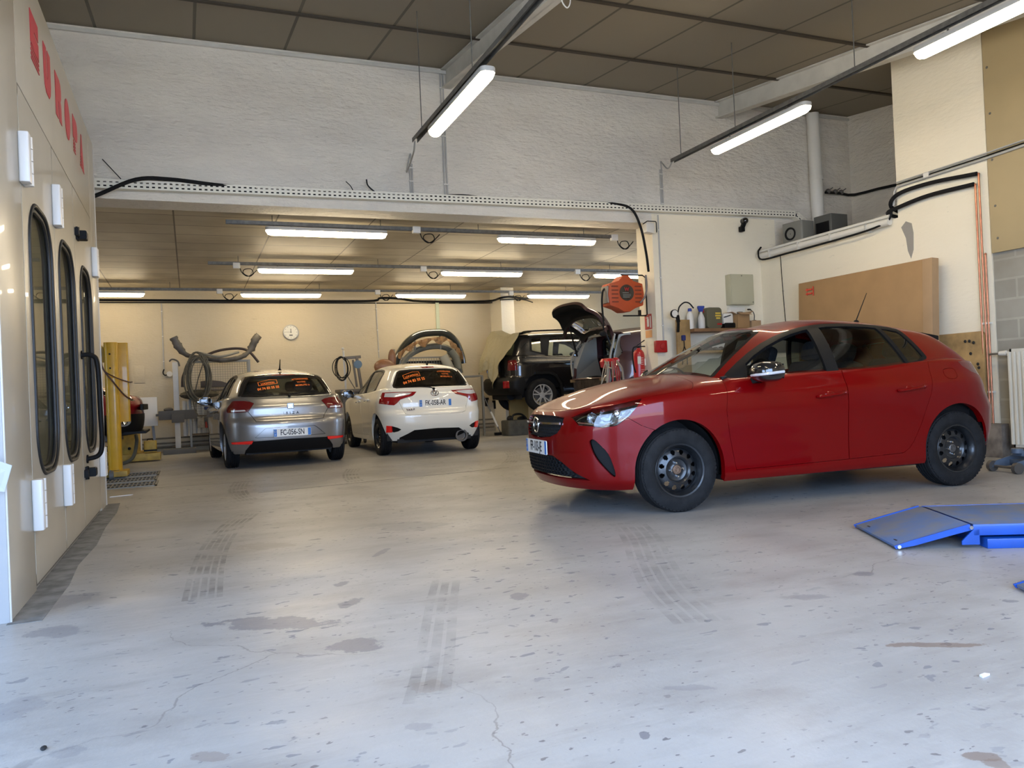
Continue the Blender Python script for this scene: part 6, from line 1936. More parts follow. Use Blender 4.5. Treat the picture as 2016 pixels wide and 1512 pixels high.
def make_red_car(pose, rz):
    S = red_spec()
    root = empty('car', (*pose, 0), rz, 'red five-door hatchback with black steel wheels standing on the floor on the right', 'car')
    P = M['red_paint']
    L = Shell(lower_shell(S)); U = Shell(upper_shell(S))
    both = side_both(.5)
    frontal = lambda c, n: n.x < -.15 and c.x < .2
    for cx in (0, 2.538):
        L.cut(arch_poly(cx, .318, .352, .366), 'side', both, 'arch')
    L.drop('arch')
    L.cut([(-.703, .727), (-.65, .758), (-.597, .782), (-.45, .814), (-.276, .849), (-.33, .785), (-.388, .720), (-.466, .664), (-.55, .650), (-.61, .664), (-.681, .671)], 'side', lambda c, n: abs(c.y) > .3 and c.x < -.15, 'lamp')
    gp = mirror_poly([(0, .742), (-.25, .738), (-.415, .725), (-.418, .69), (-.40, .645), (-.36, .607), (-.263, .580), (-.12, .570), (0, .567)])
    L.cut(gp, 'front', frontal, 'grille', ['body'])
    lg = mirror_poly([(0, .437), (-.294, .430), (-.40, .385), (-.50, .318), (-.60, .262), (-.30, .266), (0, .27)])
    L.cut(lg, 'front', frontal, 'lower_grille', ['body'])
    fog = curve2([(-.628, .54), (-.607, .562), (-.575, .53), (-.523, .457), (-.490, .36), (-.480, .296), (-.50, .30), (-.55, .36), (-.60, .44)], 4, True)
    L.cut(fog, 'side', lambda c, n: abs(c.y) > .45 and c.x < -.2, 'fog', ['body'])
    L.cut([(-.95, .10), (-.15, .10), (-.15, .60), (-.295, .655), (-.392, .718), (-.40, .775), (-.60, .79), (-.66, .783), (-.95, .780)], 'side', lambda c, n: c.x < -.2, 'bumper', ['body'])
    L.cut([(-.95, .780), (-.66, .783), (-.60, .79), (-.30, .850), (.06, .893), (.13, .903), (.19, .95), (.30, 1.2), (-.95, 1.2)], 'side', lambda c, n: c.x < .4, 'hood', ['body'])
    L.cut([(.405, .94), (.377, .732), (.400, .55), (.449, .283), (1.0, .289), (1.456, .296), (1.456, .582), (1.459, .87), (1.468, 1.1), (.41, 1.1)], 'side', both, 'front_door', ['body'])
    L.cut([(1.456, .296), (1.972, .311), (2.03, .345), (2.078, .398), (2.15, .53), (2.195, .642), (2.26, .79), (2.303, .915), (2.33, 1.1), (1.468, 1.1), (1.459, .87), (1.456, .582)], 'side', both, 'rear_door', ['body'])
    L.cut([(2.64, 1.028), (2.68, .985), (2.78, .935), (2.92, .905), (3.3, .895), (3.3, .985), (3.0, 1.0), (2.85, 1.022), (2.74, 1.033)], 'side', lambda c, n: abs(c.y) > .42 and c.x > 2.5, 'tail_lamp', ['body'])
    L.cut(curve2([(2.44, .93), (2.455, .965), (2.51, .975), (2.565, .965), (2.575, .93), (2.56, .895), (2.51, .885), (2.455, .895)], 3, True), 'side', lambda c, n: c.y < -.5, 'fuel_flap', ['body'])
    L.cut([(2.86, .2), (2.84, .50), (2.80, .62), (2.86, .72), (2.92, .905), (3.4, .80), (3.4, .2)], 'side', lambda c, n: c.x > 2.7, 'rear_bumper', ['body'])
    L.cut(mirror_poly([(0, 1.05), (-.55, 1.05), (-.62, .90), (-.56, .78), (-.50, .72), (0, .72)]), 'front', lambda c, n: n.x > .15 and c.x > 2.8, 'tailgate', ['body'])
    for nm in ('hood', 'bumper', 'front_door', 'rear_door', 'fuel_flap', 'tailgate'): L.seam(nm, .003)
    L.extract('body', 'body_shell', P, root, .05)
    L.extract('hood', 'hood', P, root, .02)
    bp = L.extract('bumper', 'front_bumper', P, root, .02)
    L.extract('rear_bumper', 'rear_bumper', P, root, .02)
    L.extract('tailgate', 'tailgate', P, root, .02)
    L.extract('fuel_flap', 'fuel_flap', P, root, .006)
    doors = {}
    for sg in (-1, 1):
        for nm in ('front_door', 'rear_door'):
            doors[nm, sg] = L.extract(nm, nm, P, root, .02, sel=lambda c: c.y * sg > 0)
        L.extract('tail_lamp', 'tail_lamp', M['lamp_dark'], root, .02, sel=lambda c: c.y * sg > 0)
        hl = L.extract('lamp', 'headlamp', M['glass_clear'], root, .0, sel=lambda c: c.y * sg > 0)
        L.extract('lamp', 'lamp_housing', M['gloss_black'], hl, .0, push=-.075, sel=lambda c: c.y * sg > 0)
        L.extract('lamp', 'lamp_rim', M['trim'], hl, .075, push=-.001, sel=lambda c: c.y * sg > 0 and False)
        fg = L.extract('fog', 'fog_lamp_recess', M['trim'], bp, .02, push=-.03, sel=lambda c: c.y * sg > 0)
        # reflector bowls and the light guide inside the lamp
        for (x, y, z, r) in ((-.575, .60, .715, .042), (-.495, .66, .733, .047)):
            b = MB()
            o = Vector((x + .01, sg * y, z)); d = Vector((-.72, sg * .66, .02)).normalized()
            b.lathe([(r * 1.05, .035), (r, .030), (r * .8, .0), (r * .35, -.02), (.001, -.024)], o, d, 24)
            b.build('reflector_bowl', M['mirror'], hl)
            b = MB(); b.ball(o + d * .002, r * .42, 14, 8); b.build('bulb_shade', M['glass_clear'], hl)
        b = MB()
        b.tube([(-.665, sg * .52, .682), (-.60, sg * .605, .672), (-.54, sg * .668, .664), (-.47, sg * .722, .674), (-.40, sg * .752, .722), (-.35, sg * .765, .765)], .013, 8, sub=5)
        b.build('light_guide', M['chrome'], hl)
        b = MB()
        b.tube([(-.62, sg * .55, .765), (-.50, sg * .675, .79), (-.40, sg * .735, .808)], .008, 8, sub=5)
        b.build('lamp_brow', M['chrome'], hl)
        b = MB()
        b.ball((-.425, sg * .715, .745), .035, 14, 8, (1, .7, 1))
        b.build('indicator_bowl', M['mirror'], hl)
    # grille: recessed mesh, crossbar, emblem
    g = L.extract('grille', 'grille', M['dark'], root, .03, push=-.028)
    b = MB()
    for r in range(7):
        z = .582 + r * .025
        wid = .405 - max(0, (.62 - z)) * 1.6
        k = int(wid / .022)
        for i in range(-k, k + 1):
            y = i * .022 + (.011 if r % 2 else 0)
            x = interp(S['nose'], z) + .70 * (1 - (1 - min(1, abs(y) / (.86)) ** 2.45) ** (1 / 2.45)) + .020
            b.box((x, y, z), (.012, .013, .009))
    b.build('grille_mesh', M['trim'], g)
    b = MB()
    pts = []
    for i in range(-20, 21):
        y = i * .0205
        x = interp(S['nose'], .682) + .70 * (1 - (1 - min(1, abs(y) / .86) ** 2.45) ** (1 / 2.45))
        if abs(y) > .045: pts.append((x - .004, y, .682))
    for sgn in (-1, 1):
        b = MB()
        pp = [p for p in pts if p[1] * sgn > 0]
        for a, c in zip(pp, pp[1:]): b.bar(a, c, .014, .016)
        b.build('chrome_bar', M['chrome'], g)
    RF = Matrix(((0, 0, -1), (-1, 0, 0), (0, 1, 0)))
    RF = Matrix((Vector((0, -1, 0)), Vector((0, 0, 1)), Vector((-1, 0, 0)))).transposed()
    emblem_blitz(g, (-.826, 0, .665), RF, .058, M)
    lgp = L.extract('lower_grille', 'lower_grille', M['dark'], bp, .03, push=-.03)
    b = MB()
    for r in range(6):
        z = .29 + r * .026
        wid = .56 - max(0, (z - .27)) * 1.55
        k = int(wid / .045)
        for i in range(-k, k + 1):
            y = i * .045 + (.022 if r % 2 else 0)
            x = interp(S['nose'], z) + .70 * (1 - (1 - min(1, abs(y) / (.83)) ** 2.45) ** (1 / 2.45)) + .012
            b.box((x, y, z), (.02, .040, .007))
            b.box((x, y + .022, z + .013), (.02, .006, .026))
    b.build('grille_bars', M['trim'], bp)
    plate_part(root, (-.832, -.0, .492), (0, -1, 0), (0, 0, 1), 'FP-103-JE', M)
    # greenhouse
    sidew = lambda c, n: abs(n.y) > .35
    dlo = [(.40, .90), (.43, .962), (.495, 1.012), (.62, 1.09), (.753, 1.166), (.89, 1.235), (1.018, 1.288), (1.14, 1.328), (1.263, 1.357), (1.38, 1.374), (1.5, 1.383), (1.654, 1.384), (1.85, 1.376), (2.036, 1.362), (2.15, 1.345), (2.223, 1.325), (2.245, 1.295), (2.36, 1.078), (2.35, 1.06), (2.30, 1.045), (2.2, .9)]
    U.cut(dlo, 'side', sidew, 'frame')
    U.cut([(.62, .96), (.66, 1.075), (.76, 1.138), (.90, 1.208), (1.03, 1.262), (1.15, 1.302), (1.26, 1.328), (1.315, 1.337), (1.335, .96)], 'side', sidew, 'front_glass', ['frame'])
    U.cut([(1.445, .96), (1.425, 1.348), (1.50, 1.356), (1.70, 1.356), (1.90, 1.345), (1.985, 1.335), (2.11, 1.03), (2.06, .98)], 'side', sidew, 'rear_glass', ['frame'])
    U.cut([(2.03, 1.328), (2.10, 1.320), (2.19, 1.30), (2.215, 1.275), (2.318, 1.082), (2.26, 1.052), (2.145, 1.035)], 'side', sidew, 'quarter', ['frame'])
    wsh = mirror_poly([(0, 1.382), (-.22, 1.377), (-.36, 1.362), (-.425, 1.335), (-.505, 1.232), (-.60, 1.095), (-.672, .99), (-.60, .93), (0, .93)])
    fw = lambda c, n: n.x < -.1 and c.x < 1.3
    U.cut(wsh, 'front', fw, 'screen_edge', ['body'])
    U.cut(offset_poly(wsh, .022), 'front', fw, 'windscreen', ['screen_edge'])
    rw = mirror_poly([(0, 1.262), (-.36, 1.255), (-.42, 1.235), (-.53, 1.045), (-.50, 1.02), (0, 1.02)])
    U.cut(rw, 'front', lambda c, n: n.x > .1 and c.x > 2.3, 'rear_window', ['body'])
    U.extract('body', 'roof', P, root, .03)
    U.extract('screen_edge', 'windscreen_edge', M['gloss_black'], root, .01, push=-.001)
    ws = U.extract('windscreen', 'windscreen', M['glass'], root, 0, push=-.002)
    U.extract('rear_window', 'rear_window', M['glass_dark'], root, 0, push=-.002)
    for sg in (-1, 1):
        s_ = lambda c: c.y * sg > 0
        U.extract('frame', 'window_frame', M['trim'], root, .03, push=.001, sel=s_)
        gl = U.extract('front_glass', 'door_window', M['glass'], doors['front_door', sg], 0, push=-.012, sel=lambda c: c.y * sg > 0 and c.z < 1.07 + (c.x - .75) * .22)
        U.extract('rear_glass', 'door_window', M['glass'], doors['rear_door', sg], 0, push=-.008, sel=s_)
        U.extract('quarter', 'quarter_window', M['glass_dark'], root, 0, push=-.006, sel=s_)
        pull_handle(doors['front_door', sg], 1.29, .808, .877, sg, M, P)
        pull_handle(doors['rear_door', sg], 2.05, .823, .876, sg, M, P)
        wing_mirror(doors['front_door', sg], (.70, sg * .945, 1.005), sg, M)
    # wipers
    b = MB()
    b.tube([(.30, -.45, 1.0), (.42, -.05, 1.075), (.44, .28, 1.085)], .008, 6, sub=4)
    b.tube([(.29, .25, 1.0), (.36, .45, 1.05), (.47, .60, 1.075)], .008, 6, sub=4)
    b.build('wiper', M['trim'], root)
    b = MB()
    b.bx((2.60, -.50, 1.318), (2.66, .50, 1.335))
    rows = [[(2.52, -.53, 1.292), (2.52, -.25, 1.326), (2.52, 0, 1.334), (2.52, .25, 1.326), (2.52, .53, 1.292)], [(2.74, -.49, 1.262), (2.78, -.25, 1.292), (2.79, 0, 1.298), (2.78, .25, 1.292), (2.74, .49, 1.262)], [(2.74, -.49, 1.225), (2.78, -.25, 1.262), (2.79, 0, 1.268), (2.78, .25, 1.262), (2.74, .49, 1.225)], [(2.60, -.50, 1.20), (2.62, -.25, 1.23), (2.63, 0, 1.24), (2.62, .25, 1.23), (2.60, .50, 1.20)]]
    b = MB(); b.grid(rows)
    for i in (0, 4): b.add([r[i] for r in rows], [(0, 1, 2, 3)])
    b.build('roof_spoiler', M['trim'], root)
    b = MB()
    b.cyl((2.30, 0, 1.435), (2.30, 0, 1.452), .028, .016)
    b.cyl((2.30, 0, 1.45), (2.43, 0, 1.70), .005, .003, n=8)
    b.build('antenna', M['trim'], root)
    arch_liner(root, 0, .318, .376, .50, .735, M)
    arch_liner(root, 2.538, .318, .376, .50, .765, M)
    b = MB()
    b.bx((-.45, -.50, .20), (2.90, .55, .24))
    b.bx((.40, -.80, .20), (2.14, .80, .24))
    b.build('underbody', M['dark'], root)
    cabin(root, M, .38, 2.75, .765, .27, .97, [(1.12, -.36, .50), (1.12, .36, .50), (1.98, -.36, .56), (1.98, .36, .56)], shelf=(2.3, 2.8, .93))
    for x in (0, 2.538):
        for y in (-.745, .745):
            add_wheel(root, x, y, .310, .195, .196, M, 'steel', cap=M['rust'] if x == 0 else M['iron'])
    return root

red_car = make_red_car((3.394, 5.718), -.105)

def wrap(me, ns, n, off=.003):
    """lay flat lettering onto a curved pane"""
    n = Vector(n).normalized()
    for v in me.vertices:
        h = ns.tree.ray_cast(v.co + n * .25, -n)
        if h[0] is not None: v.co = h[0] + n * (off + (0.0008 if False else 0))
    return me

def decal(parent, ns, name, txt, size, y, z, win, mat, rot=0.0, bold=.0, sx=1.0, space=1.0, align='CENTER'):
    (xt, zt), (xb, zb) = win
    up = Vector((xt - xb, 0, zt - zb)).normalized()
    x = xb + (xt - xb) * (z - zb) / (zt - zb)
    right = Vector((0, 1, 0)); n = right.cross(up)
    r2 = right * cos(rot) + up * sin(rot); u2 = -right * sin(rot) + up * cos(rot)
    t = text(name, txt, size, (x, y, z), r2, u2, mat, parent, depth=0.0, bold=bold, sx=sx, space=space, align=align)
    wrap(t.data, ns, n)
    return t

def outline_decal(parent, ns, name, w, h, y, z, win, mat, rot, t=.008):
    (xt, zt), (xb, zb) = win
    up = Vector((xt - xb, 0, zt - zb)).normalized(); x = xb + (xt - xb) * (z - zb) / (zt - zb)
    right = Vector((0, 1, 0)); n = right.cross(up)
    r2 = right * cos(rot) + up * sin(rot); u2 = -right * sin(rot) + up * cos(rot)
    c = Vector((x, y, z))
    b = MB()
    roof = [(-w / 2, -h / 2), (w / 2, -h / 2), (w / 2, h / 2), (w * .12, h * .78), (-w / 2, h / 2)]
    k = len(roof)
    inner = offset_poly(roof, t)
    for i in range(k):
        j = (i + 1) % k
        b.add([c + r2 * p[0] + u2 * p[1] for p in (roof[i], roof[j], inner[j], inner[i])], [(0, 1, 2, 3)])
    o = b.build(name, mat, parent, recalc=False)
    wrap(o.data, ns, n)
    return o

def build_hatch(cfg, S, pose, rz, zoff=0.0):
    wb = cfg['wb']; P = cfg['paint']
    root = empty('car', (*pose, zoff), rz, cfg['label'], 'car')
    L = Shell(lower_shell(S)); U = Shell(upper_shell(S))
    both = side_both(.5)
    rear = lambda c, n: n.x > .05 and c.x > wb + .22
    for cx in (0, wb):
        L.cut(arch_poly(cx, cfg['r'] + .008, cfg.get('ax', .352), cfg.get('az', .366)), 'side', both, 'arch')
    L.drop('arch')
    # lamps at the rear corners
    lx = cfg['lamp_x']
    for sg in (-1, 1):
        mp = [(y * -sg, z) for y, z in cfg['tail_lamp']]
        L.cut([(lx, .5), (3.6, .5), (3.6, 1.3), (lx, 1.3)], 'side', lambda c, n: c.y * sg > .15 and c.x > lx - .1, 'zone', ['body'])
        L.cut(mp, 'front', lambda c, n: n.x > -.05 and c.x > lx - .05, 'tail_lamp', ['zone'])
        k = L.names.index('zone')
        for f in L.bm.faces:
            if f[L.lay] == k: f[L.lay] = 0
        for nm, poly in cfg.get('lamp_insets', ()):
            L.cut([(y * -sg, z) for y, z in poly], 'front', lambda c, n: n.x > -.05 and c.x > lx - .05, nm, ['tail_lamp'])
        for nm, poly in cfg.get('corner', ()):
            L.cut([(y * -sg, z) for y, z in poly], 'front', lambda c, n: rear(c, n) and c.y * sg > .3, nm, ['body'])
    L.cut(mirror_poly(cfg['valance']), 'front', rear, 'valance', ['body'])
    if 'recess' in cfg: L.cut(mirror_poly(cfg['recess']), 'front', rear, 'plate_recess', ['body'])
    L.cut(mirror_poly(cfg['gate']), 'front', rear, 'tailgate', ['body'])
    if 'rbumper' in cfg: L.cut(cfg['rbumper'], 'side', lambda c, n: c.x > wb + .2, 'rear_bumper', ['body'])
    for nm in ('front_door', 'rear_door'): L.cut(cfg[nm], 'side', both, nm, ['body'])
    L.cut(cfg['hood'], 'side', lambda c, n: c.x < .4, 'bonnet', ['body'])
    for nm in ('tailgate', 'front_door', 'rear_door', 'rear_bumper', 'bonnet'):
        if nm in L.names: L.seam(nm, .0035)
    L.extract('body', 'body_shell', P, root, .05)
    L.extract('bonnet', 'bonnet', P, root, .02)
    gate = L.extract('tailgate', 'tailgate', P, root, .02)
    bump = L.extract('rear_bumper', 'rear_bumper', P, root, .02) or root
    L.extract('valance', 'rear_valance', M['trim'], bump, .02, push=-.012)
    if 'recess' in cfg: L.extract('plate_recess', 'plate_recess', P, bump, .02, push=-.014)
    doors = {}
    for sg in (-1, 1):
        s_ = lambda c: c.y * sg > 0
        for nm in ('front_door', 'rear_door'): doors[nm, sg] = L.extract(nm, nm, P, root, .02, sel=s_)
        tl = L.extract('tail_lamp', 'tail_lamp', M[cfg.get('lamp_mat', 'lamp_red')], root, .03, push=.004, sel=s_)
        for nm, poly in cfg.get('lamp_insets', ()): L.extract(nm, nm, M[cfg['inset_mat'][nm]], tl, .01, push=.006, sel=s_)
        for nm, poly in cfg.get('corner', ()): L.extract(nm, nm, M[cfg['inset_mat'][nm]], bump, .02, push=cfg.get('corner_push', {}).get(nm, .003), sel=s_)
    sidew = lambda c, n: abs(n.y) > .35
    U.cut(cfg['dlo'], 'side', sidew, 'frame')
    for nm, poly in cfg['glass']: U.cut(poly, 'side', sidew, nm, ['frame'])
    fw = lambda c, n: n.x < -.1 and c.x < 1.35
    wsh = mirror_poly(cfg['screen'])
    U.cut(wsh, 'front', fw, 'windscreen', ['body'])
    rwp = mirror_poly(cfg['rear_window'])
    rr = lambda c, n: n.x > .08 and c.x > wb - .3
    U.cut(rwp, 'front', rr, 'pane_edge', ['body'])
    U.cut(offset_poly(rwp, cfg.get('pane_edge', .03)), 'front', rr, 'rear_window', ['pane_edge'])
    if 'top_spoiler' in cfg: U.cut(mirror_poly(cfg['top_spoiler']), 'front', rr, 'roof_spoiler', ['body'])
    bl = cfg['brake']
    U.cut([(-bl[0], bl[1]), (bl[0], bl[1]), (bl[0] * .94, bl[2]), (-bl[0] * .94, bl[2])], 'front', rr, 'brake_light', ['body', 'roof_spoiler', 'pane_edge'] if 'roof_spoiler' in U.names else ['body', 'pane_edge'])
    U.extract('body', 'roof', P, root, .03)
    if 'roof_spoiler' in U.names: U.extract('roof_spoiler', 'roof_spoiler', M['gloss_black'], gate, .02, push=.003)
    U.extract('brake_light', 'brake_light', M['lamp_red'], gate, .02, push=.004)
    U.extract('windscreen', 'windscreen', M['glass'], root, 0, push=-.002)
    U.extract('pane_edge', 'window_edge', M['gloss_black'], gate, .01, push=0)
    rwn = U.extract('rear_window', 'rear_window', M[cfg.get('rear_glass', 'glass')], gate, 0, push=-.001)
    for sg in (-1, 1):
        s_ = lambda c: c.y * sg > 0
        U.extract('frame', 'window_frame', M['trim'], root, .03, push=.001, sel=s_)
        for nm, poly in cfg['glass']:
            par = doors.get(('front_door' if nm.startswith('front') else 'rear_door', sg)) if not nm.startswith('quarter') else root
            U.extract(nm, 'door_window' if not nm.startswith('quarter') else 'quarter_window', M['glass'], par or root, 0, push=-.008, sel=s_)
        for (x, z, y), dn in zip(cfg['handles'], ('front_door', 'rear_door')):
            if doors.get((dn, sg)): pull_handle(doors[dn, sg], x, z, y, sg, M, P, .20)
        if 'mirror' in cfg and doors.get(('front_door', sg)):
            mx, my, mz = cfg['mirror']
            wing_mirror(doors['front_door', sg], (mx, sg * my, mz), sg, M, .11, .11, .075)
    arch_liner(root, 0, cfg['r'] + .008, .376, .50, cfg['ty'] - .01, M)
    arch_liner(root, wb, cfg['r'] + .008, .376, .50, cfg['ty'] + .02, M)
    b = MB()
    b.bx((-.60, -.60, .20), (wb + .45, .60, .26))
    b.bx((.40, -.74, .21), (wb - .4, .74, .25))
    b.build('underbody', M['dark'], root)
    cabin(root, M, cfg.get('cab0', .36), wb + .2, cfg['cw'], .28, cfg['belt'], [(1.05, -.35, .48), (1.05, .35, .48), (1.92, -.34, .54), (1.92, .34, .54)])
    for x in (0, wb):
        for y in (-cfg['ty'], cfg['ty']):
            add_wheel(root, x, y, cfg['r'], cfg.get('tw', .185), cfg['rr'], M, cfg['wheel'], cap=M['rim'])
    return root, L, U, gate, bump, doors

def silver_spec():
    S = {}
    S['zbot'] = [(-.85, .20), (0, .20), (2.2, .21), (2.7, .215), (3.0, .215), (3.3, .22)]
    S['ztop'] = [(-.85, .72), (-.7, .77), (-.3, .86), (0, .90), (.4, .94), (1.0, .965), (1.8, .985), (2.3, 1.0), (2.8, 1.005), (3.0, .995), (3.3, .985)]
    S['sec'] = [(.15, .78), (.20, .83), (.28, .86), (.38, .868), (.55, .875), (.66, .885), (.76, .888), (.84, .882), (.88, .868), (.93, .845), (1.0, .825), (1.08, .80)]
    S['plan'] = [(-.85, .93), (-.4, .965), (0, .99), (.5, 1.0), (2.0, 1.0), (2.5, .992), (2.9, .965), (3.3, .93)]
    S['nose'] = [(.15, -.72), (.3, -.80), (.6, -.82), (.72, -.79), (.80, -.74)]
    S['tail'] = [(.2, 3.08), (.28, 3.14), (.40, 3.19), (.52, 3.20), (.60, 3.20), (.68, 3.175), (.72, 3.135), (.80, 3.125), (.86, 3.12), (.92, 3.08), (.97, 3.05), (1.02, 3.02)]
    S['Lf'], S['nf'], S['Lr'], S['nr'] = .66, 2.5, .50, 3.2
    S['cowl'] = .42
    S['crown'] = [(-.8, 0), (-.7, .012), (-.5, .05), (-.2, .08), (.5, .09)]
    S['flare'] = [(0, .40, .012, .36, .30), (2.564, .42, .015, .40, .34)]
    S['base'] = [(.24, 0, 1.0), (.26, .30, .985), (.31, .55, .965), (.40, .72, .94), (.52, .785, .935), (.8, .80, .945), (1.3, .81, .955), (1.8, .805, .965), (2.2, .79, .98), (2.55, .755, .985), (2.80, .715, .985), (2.95, .63, .985), (3.01, .35, .975), (3.03, 0, .97)]
    S['roofring'] = [(.98, 0, 1.385), (1.0, .22, 1.38), (1.05, .40, 1.365), (1.14, .52, 1.345), (1.24, .565, 1.35), (1.38, .585, 1.365), (1.55, .592, 1.37), (1.75, .592, 1.37), (2.0, .585, 1.36), (2.3, .57, 1.34), (2.58, .55, 1.315), (2.70, .47, 1.31), (2.75, .24, 1.315), (2.76, 0, 1.318)]
    S['bulge'] = .022
    S['roofy'] = .60
    S['roofcrown'] = [(.95, .0), (1.3, .06), (1.7, .075), (2.2, .07), (2.7, .045)]
    return S
SILVER_POSE, SILVER_RZ = (1.143, 14.75), radians(-86.9)

def stickers(rwn, ns, win, k, box, phone, right):
    y, z, rot, w, h = box
    outline_decal(rwn, ns, 'orange_box', w, h, y, z, win, M['orange_print'], rot)
    decal(rwn, ns, 'lettering', 'LOCATION', h * .62, y, z - h * .10, win, M['orange_print'], rot, bold=.002, sx=.80)
    y, z, rot, size = phone
    decal(rwn, ns, 'lettering', '04 74 83 55 55', size, y, z, win, M['orange_print'], rot, bold=.0025, sx=.86)
    y, z, rot, size = right
    for i, t in enumerate(('\u00abCONDUISEZ', 'VOTRE', 'MOBILITE !\u00bb')):
        decal(rwn, ns, 'lettering', t, size, y + i * .012, z - i * size * 1.06, win, M['orange_print'], rot, bold=.0004, sx=.95)

def make_silver_car():
    S = silver_spec()
    S['base'] = [(a, b, c - .025) for a, b, c in S['base']]
    cfg = dict(wb=2.564, r=.305, rr=.19, ty=.7525, paint=M['silver_paint'], wheel='alloy', cw=.75, belt=.94,
        label='silver hatchback seen from behind with orange rear window stickers, left of the white car',
        lamp_x=2.88, tail_lamp=[(-.95, .805), (-.95, .975), (-.728, .965), (-.596, .960), (-.52, .944), (-.475, .922), (-.52, .86), (-.56, .806), (-.70, .803)],
        lamp_insets=[('reversing_lens', [(-.77, .835), (-.60, .835), (-.585, .815), (-.77, .812)])],
        lamp_mat='lamp_dark',
        inset_mat={'reversing_lens': 'lamp_white', 'reflector': 'reflector_red'},
        corner=[('reflector', [(-.79, .388), (-.515, .397), (-.535, .352), (-.78, .360)])],
        valance=[(0, .396), (-.525, .386), (-.56, .33), (-.61, .26), (-.63, .15), (0, .15)],
        recess=[(0, .566), (-.332, .565), (-.36, .55), (-.485, .440), (-.46, .436), (0, .434)],
        gate=[(0, 1.09), (-.70, 1.09), (-.63, 1.0), (-.475, .922), (-.56, .806), (-.50, .722), (-.468, .665), (-.30, .66), (0, .66)],
        rbumper=[(2.93, .803), (3.5, .803), (3.5, .1), (2.86, .1), (2.92, .34), (2.935, .45), (2.90, .62)],
        front_door=[(.405, .93), (.38, .732), (.400, .55), (.449, .283), (1.45, .29), (1.46, .60), (1.45, .87), (1.455, 1.1), (.41, 1.1)],
        rear_door=[(1.45, .29), (1.97, .305), (2.08, .39), (2.19, .62), (2.28, .80), (2.33, 1.1), (1.455, 1.1), (1.45, .87), (1.46, .60)],
        hood=[(-.95, .77), (-.66, .775), (-.30, .842), (.06, .885), (.13, .90), (.19, .95), (.30, 1.2), (-.95, 1.2)],
        dlo=[(.40, .90), (.44, .945), (.60, 1.04), (.78, 1.15), (.95, 1.235), (1.12, 1.298), (1.3, 1.342), (1.5, 1.362), (1.7, 1.365), (1.9, 1.358), (2.1, 1.342), (2.25, 1.315), (2.31, 1.28), (2.42, 1.08), (2.40, 1.03), (2.30, .9)],
        glass=[('front_glass', [(.66, .93), (.70, 1.06), (.85, 1.155), (1.02, 1.235), (1.2, 1.292), (1.33, 1.318), (1.35, .93)]),
               ('rear_glass', [(1.45, .93), (1.44, 1.328), (1.7, 1.335), (1.95, 1.326), (2.06, 1.31), (2.14, 1.03), (2.10, .94)]),
               ('quarter_glass', [(2.11, 1.302), (2.23, 1.285), (2.28, 1.26), (2.37, 1.08), (2.19, 1.03)])],
        screen=[(0, 1.378), (-.22, 1.373), (-.36, 1.358), (-.43, 1.33), (-.505, 1.232), (-.60, 1.095), (-.672, .96), (-.60, .90), (0, .90)],
        rear_window=[(0, 1.302), (-.30, 1.300), (-.50, 1.285), (-.535, 1.25), (-.58, 1.17), (-.638, 1.035), (-.625, 1.018), (-.40, 1.006), (0, 1.0)],
        top_spoiler=[(0, 1.345), (-.30, 1.343), (-.52, 1.315), (-.60, 1.20), (-.66, 1.03), (-.638, 1.02), (-.58, 1.17), (-.50, 1.285), (-.30, 1.300), (0, 1.302)],
        brake=(.175, 1.334, 1.314), handles=[(1.26, .80, .887), (2.0, .815, .887)], mirror=(.68, .945, .985))
    root, L, U, gate, bump, doors = build_hatch(cfg, S, SILVER_POSE, SILVER_RZ)
    plate_part(bump, (3.199, .018, .490), (0, 1, 0), (0, 0, 1), 'FC-056-SN', M)
    # square badge and model lettering
    b = MB(); R = Matrix((Vector((0, 1, 0)), Vector((0, 0, 1)), Vector((1, 0, 0)))).transposed()
    b.rbox((3.124, .018, .862), (.092, .082, .008), .012, 4, 'Z', R)
    bd = b.build('badge', M['gloss_black'], gate)
    b = MB()
    for pts in ([(-.036, .008), (-.036, .030), (.036, .030), (.030, .020), (-.016, .020), (-.016, .008)], [(.036, -.008), (.036, -.030), (-.036, -.030), (-.030, -.020), (.016, -.020), (.016, -.008)], [(-.036, .004), (-.010, .004), (.036, -.004), (.010, -.004)], [(-.016, .014), (.036, .014), (.036, .006), (-.016, .006)], [(.016, -.014), (-.036, -.014), (-.036, -.006), (.016, -.006)]):
        b.prism(pts, (3.129, .018, .862), (0, 1, 0), (0, 0, 1), (.004, 0, 0))
    b.build('badge_letter', M['chrome'], bd)
    text('lettering', 'IBIZA', .052, (3.133, .02, .762), (0, 1, 0), (0, 0, 1), M['gloss_black'], gate, depth=.002, bold=.0008, space=1.9)
    win = ((2.775, 1.30), (3.02, 1.005))
    stickers(gate, U.ns, win, 1, (-.245, 1.212, radians(5), .27, .075), (-.245, 1.135, radians(5), .058), (.22, 1.25, radians(5), .042))
    b = MB(); b.tube([(3.045, .02, 1.015), (3.03, .10, 1.045), (2.995, .42, 1.065)], .008, 6, sub=4); b.ball((3.05, .02, 1.01), .022, 10, 6)
    b.build('wiper', M['trim'], gate)
    b = MB(); b.cyl((2.42, .0, 1.40), (2.42, 0, 1.43), .03, .012); b.cyl((2.42, 0, 1.42), (2.50, .0, 1.56), .011, .006, n=8)
    b.build('antenna', M['trim'], root)
    return root
silver_car = make_silver_car()

